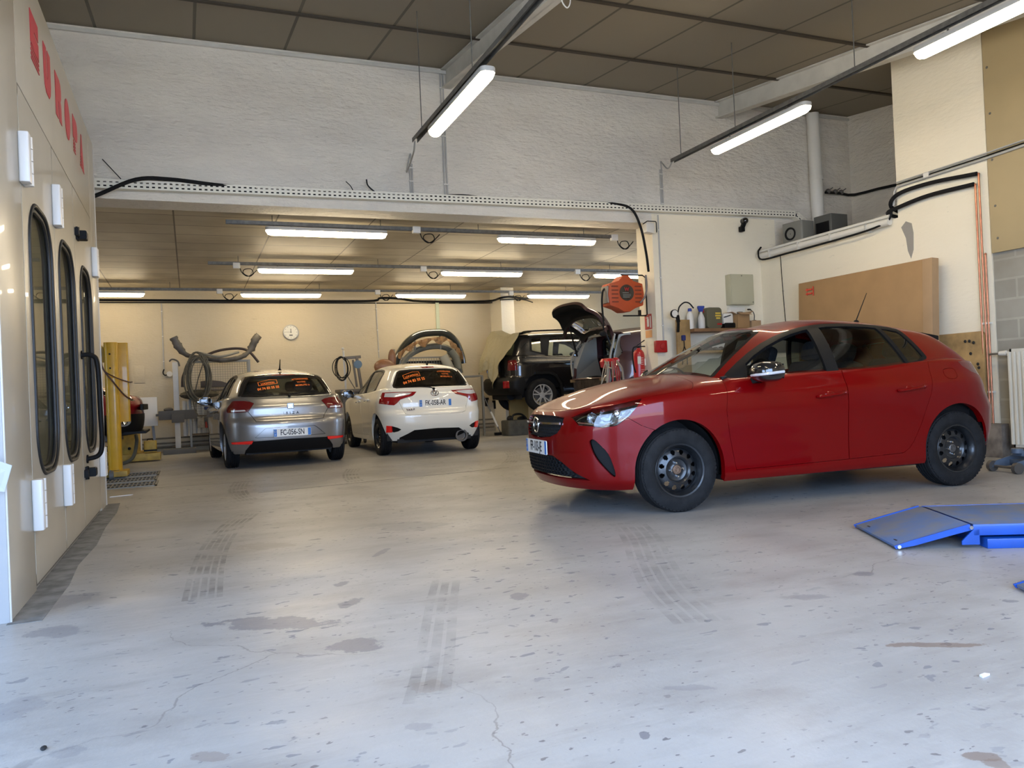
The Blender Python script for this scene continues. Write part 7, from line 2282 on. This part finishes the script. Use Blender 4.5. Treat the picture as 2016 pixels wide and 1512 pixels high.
def white_spec():
    S = {}
    S['zbot'] = [(-.80, .21), (0, .21), (2.1, .22), (2.5, .225), (2.9, .235), (3.2, .24)]
    S['ztop'] = [(-.80, .76), (-.65, .81), (-.3, .90), (0, .945), (.4, .975), (1.0, .985), (1.6, 1.0), (2.1, 1.02), (2.5, 1.04), (2.8, 1.05), (3.2, 1.045)]
    S['sec'] = [(.15, .74), (.20, .785), (.28, .815), (.40, .825), (.55, .832), (.70, .845), (.80, .848), (.88, .84), (.93, .825), (1.0, .80), (1.06, .785), (1.12, .77)]
    S['plan'] = [(-.8, .93), (-.4, .965), (0, .99), (.5, 1.0), (2.0, 1.0), (2.5, .995), (2.8, .975), (3.2, .93)]
    S['nose'] = [(.15, -.70), (.3, -.77), (.6, -.79), (.75, -.75), (.85, -.68)]
    S['tail'] = [(.2, 3.0), (.30, 3.06), (.40, 3.12), (.52, 3.15), (.62, 3.15), (.68, 3.12), (.72, 3.09), (.85, 3.075), (.95, 3.05), (1.0, 3.02), (1.08, 2.98)]
    S['Lf'], S['nf'], S['Lr'], S['nr'] = .62, 2.5, .52, 2.9
    S['cowl'] = .30
    S['crown'] = [(-.75, 0), (-.65, .012), (-.4, .05), (-.1, .07), (.4, .08)]
    S['flare'] = [(0, .40, .010, .36, .30), (2.51, .44, .014, .40, .34)]
    S['base'] = [(.10, 0, 1.02), (.12, .28, 1.005), (.18, .52, .985), (.27, .68, .965), (.42, .745, .960), (.75, .765, .965), (1.25, .77, .975), (1.75, .77, .995), (2.15, .76, 1.012), (2.5, .735, 1.03), (2.75, .70, 1.035), (2.90, .61, 1.035), (2.97, .34, 1.03), (2.99, 0, 1.025)]
    S['roofring'] = [(.92, 0, 1.425), (.94, .22, 1.42), (.99, .38, 1.405), (1.07, .49, 1.39), (1.17, .535, 1.39), (1.32, .555, 1.405), (1.5, .562, 1.412), (1.7, .562, 1.412), (1.95, .56, 1.405), (2.25, .552, 1.39), (2.55, .535, 1.365), (2.68, .46, 1.355), (2.74, .24, 1.36), (2.75, 0, 1.362)]
    S['bulge'] = .022
    S['roofy'] = .58
    S['roofcrown'] = [(.9, .0), (1.25, .06), (1.7, .08), (2.2, .075), (2.75, .05)]
    return S
WHITE_POSE, WHITE_RZ = (3.585, 14.975), radians(-90.4)

def make_white_car():
    S = white_spec()
    S['base'] = [(a, b, c - .03) for a, b, c in S['base']]
    cfg = dict(wb=2.51, r=.300, rr=.195, ty=.73, paint=M['white_paint'], wheel='steel', cw=.72, belt=.97,
        label='white hatchback seen from behind with orange rear window stickers, right of the silver car',
        lamp_x=2.74, tail_lamp=[(-.287, .988), (-.33, .945), (-.36, .925), (-.45, .903), (-.54, .877), (-.595, .82), (-.635, .792), (-.70, .80), (-.95, .85), (-.95, .996), (-.70, .996), (-.5, .993)],
        lamp_insets=[('clear_lens', [(-.73, .982), (-.75, .925), (-.62, .915), (-.53, .925), (-.40, .950), (-.36, .972), (-.5, .982)])],
        inset_mat={'clear_lens': 'lamp_white', 'reflector': 'reflector_red', 'fog_recess': 'trim'},
        corner=[('reflector', [(-.755, .480), (-.690, .473), (-.682, .372), (-.755, .372)]), ('fog_recess', [(-.690, .473), (-.61, .445), (-.552, .413), (-.60, .38), (-.66, .364), (-.682, .372)])],
        corner_push={'fog_recess': -.02},
        valance=[(0, .408), (-.36, .395), (-.45, .345), (-.57, .285), (-.58, .15), (0, .15)],
        gate=[(0, 1.11), (-.72, 1.11), (-.66, 1.0), (-.287, .988), (-.36, .925), (-.54, .877), (-.566, .843), (-.525, .74), (-.493, .655), (-.43, .632), (-.2, .624), (0, .622)],
        front_door=[(.30, .93), (.27, .732), (.29, .55), (.36, .29), (1.36, .295), (1.37, .60), (1.36, .87), (1.365, 1.12), (.31, 1.12)],
        rear_door=[(1.36, .295), (1.88, .31), (1.99, .39), (2.10, .60), (2.20, .80), (2.28, 1.12), (1.365, 1.12), (1.36, .87), (1.37, .60)],
        hood=[(-.95, .80), (-.62, .81), (-.30, .88), (.0, .93), (.07, .95), (.12, .99), (.22, 1.2), (-.95, 1.2)],
        dlo=[(.28, .90), (.33, .97), (.50, 1.08), (.66, 1.175), (.82, 1.26), (.98, 1.325), (1.15, 1.368), (1.35, 1.392), (1.6, 1.397), (1.85, 1.39), (2.1, 1.372), (2.22, 1.345), (2.27, 1.30), (2.24, 1.15), (2.19, 1.05), (2.1, .9)],
        glass=[('front_glass', [(.56, .95), (.60, 1.10), (.74, 1.19), (.9, 1.27), (1.08, 1.33), (1.25, 1.358), (1.28, .95)]),
               ('rear_glass', [(1.38, .95), (1.37, 1.365), (1.6, 1.37), (1.85, 1.362), (2.05, 1.347), (2.17, 1.325), (2.20, 1.29), (2.14, 1.10), (2.06, .96)])],
        screen=[(0, 1.418), (-.22, 1.413), (-.35, 1.398), (-.41, 1.37), (-.49, 1.26), (-.58, 1.12), (-.64, .98), (-.58, .92), (0, .92)],
        rear_window=[(0, 1.352), (-.30, 1.350), (-.46, 1.338), (-.505, 1.315), (-.565, 1.21), (-.615, 1.10), (-.610, 1.066), (-.56, 1.05), (-.2, 1.035), (0, 1.032)],
        pane_edge=.028, rear_glass='glass_dark',
        brake=(.105, 1.386, 1.362), handles=[(1.20, .86, .845), (1.95, .88, .845)], mirror=(.55, .905, 1.01))
    root, L, U, gate, bump, doors = build_hatch(cfg, S, WHITE_POSE, WHITE_RZ)
    plate_part(gate, (3.080, 0.0, .803), (0, 1, 0), (0, 0, 1), 'FK-058-AR', M)
    b = MB()
    R = Matrix((Vector((0, 1, 0)), Vector((0, 0, 1)), Vector((1, 0, 0)))).transposed()
    def ell(a, c, cy=0, cz=0, r=.006):
        b.tube([Vector((3.062, cy + a * cos(2 * pi * k / 32), .955 + cz + c * sin(2 * pi * k / 32))) for k in range(32)], r, 6, True)
    ell(.062, .042); ell(.034, .018, 0, .017, .005); ell(.016, .036, 0, -.002, .005)
    b.build('badge', M['chrome'], gate)
    text('lettering', 'YARIS', .048, (3.082, -.405, .712), (0, 1, 0), (0, 0, 1), M['chrome'], gate, depth=.002, bold=.001, space=1.15)
    win = ((2.755, 1.345), (2.985, 1.035))
    stickers(gate, U.ns, win, 1, (-.30, 1.252, radians(8), .27, .085), (-.275, 1.165, radians(9), .068), (.24, 1.295, radians(0), .040))
    b = MB(); b.tube([(3.01, .0, 1.03), (3.0, -.08, 1.055), (2.96, -.36, 1.075)], .008, 6, sub=4); b.ball((3.02, .0, 1.025), .022, 10, 6)
    b.build('wiper', M['trim'], gate)
    b = MB()
    b.cyl((2.55, .42, .27), (3.0, .42, .27), .085, n=20)
    b.lathe([(.06, 0), (.085, .01), (.10, .03), (.10, .05), (.075, .05), (.07, .01)], (3.0, .42, .265), (1, 0, 0), 24)
    b.build('exhaust', M['iron'], root)
    b = MB(); b.ball((2.62, 0.02, 1.437), .03, 10, 6, (1.4, .6, 1)); b.build('antenna', M['trim'], root)
    return root
white_car = make_white_car()

def black_suv():
    S = {}
    S['zbot'] = [(-.86, .36), (0, .34), (2.2, .34), (2.8, .36), (3.4, .40)]
    S['ztop'] = [(-.86, 1.02), (-.6, 1.08), (0, 1.10), (.5, 1.11), (1.5, 1.12), (2.3, 1.15), (2.9, 1.18), (3.4, 1.18)]
    S['sec'] = [(.30, .80), (.40, .855), (.55, .88), (.75, .888), (.95, .888), (1.03, .88), (1.08, .862), (1.14, .845), (1.2, .835)]
    S['plan'] = [(-.86, .96), (-.4, .985), (0, 1), (2.6, 1.0), (3.0, .985), (3.4, .97)]
    S['nose'] = [(.3, -.76), (.5, -.83), (1.0, -.83), (1.1, -.78)]
    S['tail'] = [(.36, 3.20), (.42, 3.30), (.52, 3.36), (.64, 3.36), (.70, 3.33), (.76, 3.27), (1.0, 3.265), (1.1, 3.25), (1.2, 3.22)]
    S['Lf'], S['nf'], S['Lr'], S['nr'] = .40, 3.2, .34, 3.2
    S['cowl'] = .45
    S['crown'] = [(-.85, 0), (-.6, .02), (0, .04), (.5, .04)]
    S['base'] = [(.36, 0, 1.11), (.38, .30, 1.105), (.44, .58, 1.10), (.54, .76, 1.085), (.70, .80, 1.08), (1.0, .812, 1.085), (1.5, .818, 1.09), (2.0, .815, 1.105), (2.4, .81, 1.12), (2.8, .80, 1.14), (3.02, .775, 1.14), (3.14, .68, 1.14), (3.20, .36, 1.14), (3.21, 0, 1.14)]
    S['roofring'] = [(.92, 0, 1.60), (.94, .25, 1.596), (.99, .46, 1.588), (1.06, .60, 1.60), (1.16, .66, 1.615), (1.3, .685, 1.63), (1.6, .695, 1.64), (1.9, .695, 1.64), (2.3, .69, 1.635), (2.64, .68, 1.625), (2.84, .66, 1.61), (2.95, .58, 1.605), (3.0, .30, 1.605), (3.01, 0, 1.607)]
    S['bulge'] = .015; S['roofy'] = .69
    S['roofcrown'] = [(.9, 0), (1.2, .04), (2.0, .05), (3.1, .03)]
    root = empty('car', (9.37, 15.80, .47), pi, 'black off-roader raised on a lift, a beige sheet over its tailgate', 'car')
    P = M['black_paint']
    L = Shell(lower_shell(S)); U = Shell(upper_shell(S))
    both = side_both(.5)
    for cx in (0, 2.57):
        a = [(cx + .43, .05), (cx + .43, .38), (cx + .40, .55), (cx + .30, .72), (cx + .16, .78), (cx - .16, .78), (cx - .30, .72), (cx - .40, .55), (cx - .43, .38), (cx - .43, .05)]
        L.cut(a, 'side', both, 'arch')
    L.drop('arch')
    rear = lambda c, n: n.x > -.1 and c.x > 2.9
    for sg in (-1, 1):
        L.cut([(3.10, .86), (3.5, .86), (3.5, 1.12), (3.10, 1.12)], 'side', lambda c, n: c.y * sg > .4 and c.x > 2.9, 'zone', ['body'])
        L.cut([(sg * .62, .88), (sg * 1.0, .88), (sg * 1.0, 1.09), (sg * .62, 1.09)], 'front', rear, 'tail_lamp', ['zone'])
        k = L.names.index('zone')
        for f in L.bm.faces:
            if f[L.lay] == k: f[L.lay] = 0
        L.cut([(sg * .58, .52), (sg * .76, .52), (sg * .76, .66), (sg * .58, .66)], 'front', rear, 'rear_reflector', ['body'])
    L.cut([(2.98, .74), (3.06, .72), (3.10, .735), (3.6, .735), (3.6, .2), (2.90, .2), (2.95, .55)], 'side', lambda c, n: c.x > 2.8, 'rear_bumper', ['body'])
    L.cut(mirror_poly([(0, 1.3), (-.70, 1.3), (-.66, 1.0), (-.60, .78), (0, .76)]), 'front', rear, 'tailgate', ['body'])
    L.cut([(.50, 1.2), (.48, .8), (.55, .42), (1.46, .42), (1.48, .8), (1.47, 1.3), (.50, 1.3)], 'side', both, 'front_door', ['body'])
    L.cut([(1.46, .42), (2.02, .42), (2.10, .60), (2.28, .82), (2.42, .92), (2.46, 1.3), (1.47, 1.3), (1.48, .8)], 'side', both, 'rear_door', ['body'])
    for nm in ('front_door', 'rear_door', 'tailgate'): L.seam(nm, .004)
    L.extract('body', 'body_shell', P, root, .05)
    gate = L.extract('tailgate', 'tailgate', P, root, .02)
    bp = L.extract('rear_bumper', 'rear_bumper', M['trim'], root, .03, push=.012)
    sidew = lambda c, n: abs(n.y) > .35
    U.cut([(.60, 1.0), (.70, 1.16), (.85, 1.30), (1.02, 1.43), (1.2, 1.54), (1.4, 1.585), (2.0, 1.595), (2.70, 1.58), (2.76, 1.54), (2.78, 1.27), (2.74, 1.25), (2.45, 1.18), (2.3, 1.0)], 'side', sidew, 'frame')
    for nm, poly in (('front_glass', [(.84, 1.1), (.90, 1.28), (1.06, 1.40), (1.22, 1.48), (1.38, 1.51), (1.40, 1.1)]), ('rear_glass', [(1.52, 1.1), (1.52, 1.565), (1.9, 1.572), (2.28, 1.565), (2.36, 1.28), (2.38, 1.17), (2.2, 1.13)]), ('quarter_glass', [(2.50, 1.55), (2.68, 1.545), (2.71, 1.51), (2.73, 1.29), (2.70, 1.275), (2.52, 1.23)])):
        U.cut(poly, 'side', sidew, nm, ['frame'])
    U.cut(mirror_poly([(0, 1.57), (-.5, 1.555), (-.66, 1.2), (-.6, 1.05), (0, 1.05)]), 'front', lambda c, n: n.x < -.1 and c.x < 1.4, 'windscreen', ['body'])
    U.cut(mirror_poly([(0, 1.54), (-.50, 1.53), (-.60, 1.48), (-.65, 1.20), (-.6, 1.17), (0, 1.17)]), 'front', lambda c, n: n.x > .1 and c.x > 2.5, 'rear_window', ['body'])
    U.extract('body', 'roof', P, root, .03)
    U.extract('windscreen', 'windscreen', M['glass'], root, 0)
    U.extract('rear_window', 'rear_window', M['glass_dark'], gate, 0, push=-.004)
    for sg in (-1, 1):
        s_ = lambda c: c.y * sg > 0
        d1 = L.extract('front_door', 'front_door', P, root, .02, sel=s_)
        d2 = L.extract('rear_door', 'rear_door', P, root, .02, sel=s_)
        L.extract('tail_lamp', 'tail_lamp', M['lamp_dark'], root, .02, push=.012, sel=s_)
        L.extract('rear_reflector', 'rear_reflector', M['lamp_red'], bp, .01, push=.014, sel=s_)
        U.extract('frame', 'window_frame', M['trim'], root, .03, push=.001, sel=s_)
        for nm, p_ in (('front_glass', d1), ('rear_glass', d2), ('quarter_glass', root)):
            U.extract(nm, 'door_window' if p_ is not root else 'quarter_window', M['glass'], p_, 0, push=-.006, sel=s_)
        pull_handle(d1, 1.30, 1.0, .886, sg, M, P, .20); pull_handle(d2, 2.15, 1.0, .886, sg, M, P, .20)
        for cx in (0, 2.57):
            b = MB()
            pts = [(cx + .445, sg * .885, .30), (cx + .445, sg * .885, .40), (cx + .41, sg * .888, .57), (cx + .31, sg * .888, .745), (cx + .165, sg * .888, .805), (cx - .165, sg * .888, .805), (cx - .31, sg * .888, .745), (cx - .41, sg * .888, .57), (cx - .445, sg * .885, .40), (cx - .445, sg * .885, .30)]
            if cx > 1: pts = pts[4:]
            for p, q in zip(pts, pts[1:]): b.bar(p, q, .05, .055, (0, 1, 0))
            b.build('arch_flare', M['trim'], root)
        b = MB()
        b.tube([(1.15, sg * .62, 1.655), (1.25, sg * .62, 1.70), (2.0, sg * .62, 1.715), (2.75, sg * .61, 1.695), (2.88, sg * .60, 1.65)], .018, 8, sub=4)
        b.build('roof_rail', P, root)
    b = MB()
    for k in range(9):
        a = .35 + k * .17
        b.ball((2.57 + .42 * cos(a), -.889, .40 + .42 * sin(a) * .95), .012, 8, 5)
    b.build('clip_holes', M['lamp_white'], root)
    for cx in (0, 2.57): arch_liner(root, cx, .36, .47, .50, .86, M)
    b = MB(); b.bx((-.6, -.62, .34), (3.0, .62, .42)); b.cyl((3.02, -.55, .37), (3.02, .25, .37), .11, n=16); b.build('underbody', M['dark'], root)
    cabin(root, M, .5, 2.95, .76, .46, 1.10, [(1.10, -.37, .50), (1.10, .37, .50), (1.98, -.36, .56), (1.98, .36, .56)])
    for x in (0, 2.57):
        for y in (-.775, .775): add_wheel(root, x, y, .345, .215, .222, M, 'alloy', spokes=5)
    plate_part(gate, (3.285, -.05, .93), (0, 1, 0), (0, 0, 1), '', M)
    # lift pads under the sills
    t = empty('vehicle_lift', (9.3, 15.8, 0), 0, 'dark lift platform holding up the black off-roader', 'lift')
    b = MB(); b.bx((-1.0, -.95, 0), (1.0, .95, .10)); b.build('lift_base', M['iron'], t)
    b = MB()
    for y in (-.45, .45):
        b.bar((-.8, y, .10), (.7, y, .72), .08, .10); b.bar((.8, y, .10), (-.7, y, .72), .08, .10)
    b.build('scissor_arms', M['iron'], t)
    b = MB(); b.bx((-.95, -.62, .70), (.95, .62, .795)); b.build('lift_platform', M['iron'], t)
    return root
black_car = black_suv()

# beige sheet thrown over the tailgate of the black car
def cover_sheet():
    m, nt, bb, out = new_mat('beige_cover_cloth')
    bb.inputs['Base Color'].default_value = (.34, .30, .19, 1); bb.inputs['Roughness'].default_value = .85
    tc = nt.nodes.new('ShaderNodeTexCoord'); tx = nt.nodes.new('ShaderNodeTexNoise'); tx.inputs['Scale'].default_value = 9; tx.inputs['Detail'].default_value = 6
    nt.links.new(tc.outputs['Object'], tx.inputs['Vector'])
    bp = nt.nodes.new('ShaderNodeBump'); bp.inputs['Strength'].default_value = .8; bp.inputs['Distance'].default_value = .04
    nt.links.new(tx.outputs['Fac'], bp.inputs['Height']); nt.links.new(bp.outputs[0], bb.inputs['Normal'])
    rnd = random.Random(4)
    rows = []
    # across: world Y from the near rear corner to the far one; down: along the roof then down the tailgate
    ny, nz = 40, 30
    ye0, ye1 = 15.02, 16.62
    for j in range(nz + 1):
        v = j / nz
        row = []
        for i in range(ny + 1):
            u = i / ny
            y = ye0 + (ye1 - ye0) * u
            if v < .25:
                x = 6.66 - (v / .25) * .24
                z = .47 + 1.66 + .012 * sin(v * 12) + .15 * math.exp(-((u - .75) / .16) ** 2) * (v / .25)
            else:
                w = (v - .25) / .75
                low = interp([(0, 1.80), (.15, 1.52), (.32, 1.16), (.40, .98), (.47, 1.12), (.62, 1.40), (.8, 1.38), (1, 1.30)], u)
                top = .47 + 1.665 + .14 * math.exp(-((u - .75) / .16) ** 2)
                z = top + (low - top) * w
                zl = z - .47
                xs = interp([(.6, 3.40), (1.0, 3.31), (1.15, 3.27), (1.4, 3.14), (1.6, 3.04), (1.9, 2.98)], zl)
                x = 9.37 - xs - .035 - .03 * sin(u * 34 + w * 2) * w - .04 * w * sin(u * 9 + 1) - .10 * (1 - w) * math.exp(-((u - .8) / .3) ** 2)
            if u < .06 and v > .25: x += .06 * (1 - u / .06)
            row.append((x, y, z + .006 * rnd.random()))
        rows.append(row)
    b = MB(); b.grid(rows)
    o = b.build('cover_sheet', m, smooth=70)
    tag(o, 'wrinkled beige sheet draped over the tailgate of the black off-roader', 'sheet')
cover_sheet()

def maroon_car():
    S = white_spec()
    S['tail'] = [(a, c - .04) for a, c in S['tail']]
    cfg_paint = M['maroon_paint']
    rz = pi + radians(5.4)
    ux, uy = cos(rz), sin(rz)
    # rear end centre at (7.0, 13.15)
    ox, oy = 7.02 - ux * 3.05, 13.18 - uy * 3.05
    root = empty('car', (ox, oy, .355), rz, 'dark maroon hatchback with its tailgate raised, behind the fire extinguisher', 'car')
    L = Shell(lower_shell(S)); U = Shell(upper_shell(S))
    both = side_both(.5)
    for cx in (0, 2.51): L.cut(arch_poly(cx, .31, .352, .366), 'side', both, 'arch')
    L.drop('arch')
    rear = lambda c, n: n.x > -.1 and c.x > 2.6
    L.cut(mirror_poly([(0, 1.2), (-.78, 1.2), (-.70, .95), (-.60, .72), (-.52, .66), (0, .66)]), 'front', rear, 'tailgate', ['body'])
    L.cut([(2.82, .64), (3.4, .64), (3.4, .1), (2.78, .1), (2.84, .45)], 'side', lambda c, n: c.x > 2.7, 'tail_panel', ['body'])
    L.cut([(.30, .93), (.27, .732), (.29, .55), (.36, .29), (1.36, .295), (1.37, .60), (1.36, .87), (1.365, 1.12), (.31, 1.12)], 'side', both, 'front_door', ['body'])
    L.cut([(1.36, .295), (1.88, .31), (1.99, .39), (2.10, .60), (2.20, .80), (2.28, 1.12), (1.365, 1.12), (1.36, .87), (1.37, .60)], 'side', both, 'rear_door', ['body'])
    for nm in ('front_door', 'rear_door'): L.seam(nm, .004)
    L.extract('body', 'body_shell', cfg_paint, root, .05)
    L.extract('tail_panel', 'damaged_tail_panel', pm('dented_steel', (.05, .035, .03), .5, .4, noise=.6, nscale=9, bump=.7, bscale=10), root, .03, push=-.03)
    upr = lambda c, n: c.x > 2.35 and n.x > .10
    U.cut(mirror_poly([(0, 1.39), (-.45, 1.378), (-.535, 1.35), (-.70, 1.06), (-.70, .9), (0, .9)]), 'front', upr, 'gate_frame', ['body'])
    U.cut(mirror_poly([(0, 1.352), (-.41, 1.342), (-.475, 1.31), (-.615, 1.085), (-.56, 1.05), (0, 1.04)]), 'front', upr, 'rear_window', ['gate_frame'])
    sidew = lambda c, n: abs(n.y) > .35
    U.cut([(.28, .90), (.33, .97), (.66, 1.175), (.98, 1.325), (1.35, 1.392), (1.85, 1.39), (2.22, 1.345), (2.27, 1.30), (2.19, 1.05), (2.1, .9)], 'side', sidew, 'frame', ['body'])
    U.cut([(.56, .95), (.60, 1.10), (.9, 1.27), (1.25, 1.358), (1.28, .95)], 'side', sidew, 'front_glass', ['frame'])
    U.cut([(1.38, .95), (1.37, 1.365), (1.85, 1.362), (2.17, 1.325), (2.20, 1.29), (2.06, .96)], 'side', sidew, 'rear_glass', ['frame'])
    U.cut(mirror_poly([(0, 1.41), (-.35, 1.398), (-.58, 1.12), (-.64, .98), (-.58, .92), (0, .92)]), 'front', lambda c, n: n.x < -.1 and c.x < 1.35, 'windscreen', ['body'])
    U.extract('body', 'roof', cfg_paint, root, .03)
    U.extract('windscreen', 'windscreen', M['glass'], root, 0)
    # raised tailgate: swing its panels about the hinge line
    hx, hz = 2.70, 1.41
    T = Matrix.Translation((hx, 0, hz)) @ Matrix.Rotation(radians(-96), 4, 'Y') @ Matrix.Translation((-hx, 0, -hz))
    g = L.extract('tailgate', 'raised_tailgate', cfg_paint, root, .05)
    parts = [g, U.extract('gate_frame', 'gate_frame', cfg_paint, g, .05), U.extract('rear_window', 'rear_window', M['glass'], g, 0),
             L.extract('tailgate', 'gate_lining', M['trim'], g, .0, push=-.055), U.extract('gate_frame', 'frame_lining', M['trim'], g, .0, push=-.055)]
    for p in parts: p.data.transform(T)
    for sg in (-1, 1):
        b = MB(); b.cyl((2.86, sg * .62, 1.04), (3.10, sg * .52, 1.66), .012, n=8); b.cyl((2.86, sg * .62, 1.04), (2.98, sg * .57, 1.35), .018, n=8)
        b.build('gas_strut', M['trim'], root)
        s_ = lambda c: c.y * sg > 0
        d1 = L.extract('front_door', 'front_door', cfg_paint, root, .02, sel=s_); d2 = L.extract('rear_door', 'rear_door', cfg_paint, root, .02, sel=s_)
        U.extract('frame', 'window_frame', M['trim'], root, .03, push=.001, sel=s_)
        U.extract('front_glass', 'door_window', M['glass'], d1, 0, push=-.006, sel=s_)
        U.extract('rear_glass', 'door_window', M['glass'], d2, 0, push=-.006, sel=s_)
        b = MB()
        b.add([(2.25, sg * .70, .64), (2.96, sg * .66, .64), (2.90, sg * .66, 1.0), (2.68, sg * .53, 1.33), (2.45, sg * .55, 1.36), (2.36, sg * .68, 1.0)], [(0, 1, 2, 3, 4, 5)])
        b.add([(2.25, sg * .72, .64), (2.96, sg * .68, .64), (2.90, sg * .68, 1.0), (2.68, sg * .55, 1.33), (2.45, sg * .57, 1.36), (2.36, sg * .70, 1.0)], [(0, 1, 2, 3, 4, 5)])
        b.build('boot_side_trim', M['grey_trim'], root, recalc=False)
        for cx in (0, 2.51): pass
    b = MB(); b.tube([(2.98, -.62, .70), (2.96, -.66, 1.0), (2.80, -.56, 1.28), (2.74, -.40, 1.345), (2.74, .40, 1.345), (2.80, .56, 1.28), (2.96, .66, 1.0), (2.98, .62, .70)], .02, 8, sub=4)
    b.build('opening_seal', M['grey_trim'], root)
    b = MB(); b.bx((2.1, -.70, .60), (3.0, .70, .64)); b.build('boot_floor', M['dark'], root)
    b = MB(); b.bx((2.12, -.62, .62), (2.25, .62, 1.05)); b.build('rear_seat_back', M['seat'], root, bevel=.02)
    b = MB(); root.scale = (1.03, 1.0, 1.15)
    b = MB(); b.box((3.02, .0, .62), (.06, 1.2, .05)); b.box((3.0, -.2, .56), (.05, .5, .06)); b.build('boot_sill', pm('dented_sill', (.30, .22, .13), .35, .6, noise=.6, nscale=14, bump=.8, bscale=12), root)
    for cx in (0, 2.51): arch_liner(root, cx, .31, .385, .50, .79, M)
    b = MB(); b.bx((-.60, -.60, .22), (2.95, .60, .30)); b.build('underbody', M['dark'], root)
    cabin(root, M, .36, 2.2, .70, .28, .97, [(1.05, -.35, .48), (1.05, .35, .48)])
    for x in (0, 2.51):
        for y in (-.73, .73): add_wheel(root, x, y, .30, .185, .195, M, 'steel', cap=M['rim'])
    t = empty('vehicle_lift', (ox - ux * -1.3, oy - uy * -1.3, 0), rz, 'dark lift platform holding up the maroon hatchback', 'lift')
    b = MB(); b.bx((-.9, -.85, 0), (.9, .85, .10)); b.build('lift_base', M['iron'], t)
    b = MB()
    for y in (-.4, .4):
        b.bar((-.7, y, .10), (.6, y, .55), .08, .10); b.bar((.7, y, .10), (-.6, y, .55), .08, .10)
    b.build('scissor_arms', M['iron'], t)
    b = MB(); b.bx((-.8, -.55, .53), (.8, .55, .615)); b.build('lift_platform', M['iron'], t)
    return root
maroon = maroon_car()

def left_car():
    S = red_spec()
    P = pm('dark_red_paint', (.24, .006, .010), .3, .2, coat=1.0)
    root = empty('car', (-1.50, 13.75, .34), pi, 'dark red car front raised among yellow lift posts at the left', 'car')
    L = Shell(lower_shell(S)); U = Shell(upper_shell(S))
    both = side_both(.5)
    for cx in (0, 2.538): L.cut(arch_poly(cx, .318, .352, .366), 'side', both, 'arch')
    L.drop('arch')
    L.cut([(-.73, .70), (-.60, .80), (-.30, .86), (-.36, .76), (-.50, .69)], 'side', lambda c, n: abs(c.y) > .25 and c.x < -.15, 'lamp')
    L.cut([(-1, .1), (-.30, .1), (-.34, .50), (-1, .50)], 'side', lambda c, n: c.x < -.2, 'lower_bumper', ['body'])
    L.cut(curve2([(-.66, .40), (-.60, .455), (-.50, .46), (-.44, .42), (-.46, .35), (-.55, .32), (-.63, .34)], 4, True), 'side', lambda c, n: abs(c.y) > .35 and c.x < -.2, 'fog', ['lower_bumper'])
    L.extract('body', 'body_shell', P, root, .05)
    bp = L.extract('lower_bumper', 'front_bumper', M['trim'], root, .03, push=.006)
    for sg in (-1, 1):
        s_ = lambda c: c.y * sg > 0
        L.extract('lamp', 'headlamp', M['gloss_black'], root, .02, push=.004, sel=s_)
        L.extract('fog', 'fog_lamp_surround', M['alloy'], bp, .02, push=.012, sel=s_)
        b = MB(); o = Vector((-.575, sg * .70, .395)); b.lathe([(.055, .03), (.05, .035), (.045, .01), (.001, .0)], o, (-.6, sg * .8, 0), 20); b.build('fog_lamp', M['mirror'], bp)
    sidew = lambda c, n: abs(n.y) > .35
    U.cut([(.40, .90), (.43, .962), (.753, 1.166), (1.018, 1.288), (1.263, 1.357), (1.654, 1.384), (2.036, 1.362), (2.223, 1.325), (2.36, 1.078), (2.2, .9)], 'side', sidew, 'glazing')
    U.cut(mirror_poly([(0, 1.382), (-.36, 1.362), (-.425, 1.335), (-.672, .99), (-.60, .93), (0, .93)]), 'front', lambda c, n: n.x < -.1 and c.x < 1.3, 'windscreen', ['body'])
    U.extract('body', 'roof', P, root, .03)
    U.extract('glazing', 'side_glazing', M['glass_dark'], root, .0)
    U.extract('windscreen', 'windscreen', M['glass_dark'], root, .0)
    b = MB(); b.rbox((-.83, 0, .60), (.05, 1.4, .09), .02, 3, 'Z'); b.bx((-.87, -.66, .20), (-.5, .66, .235)); b.build('bumper_lip', M['trim'], bp)
    for cx in (0, 2.538): arch_liner(root, cx, .318, .385, .50, .83, M)
    b = MB(); b.bx((-.6, -.6, .2), (2.9, .6, .27)); b.build('underbody', M['dark'], root)
    for x in (0, 2.538):
        for y in (-.745, .745): add_wheel(root, x, y, .31, .195, .196, M, 'steel', cap=M['rim'])
    return root
left_red = left_car()
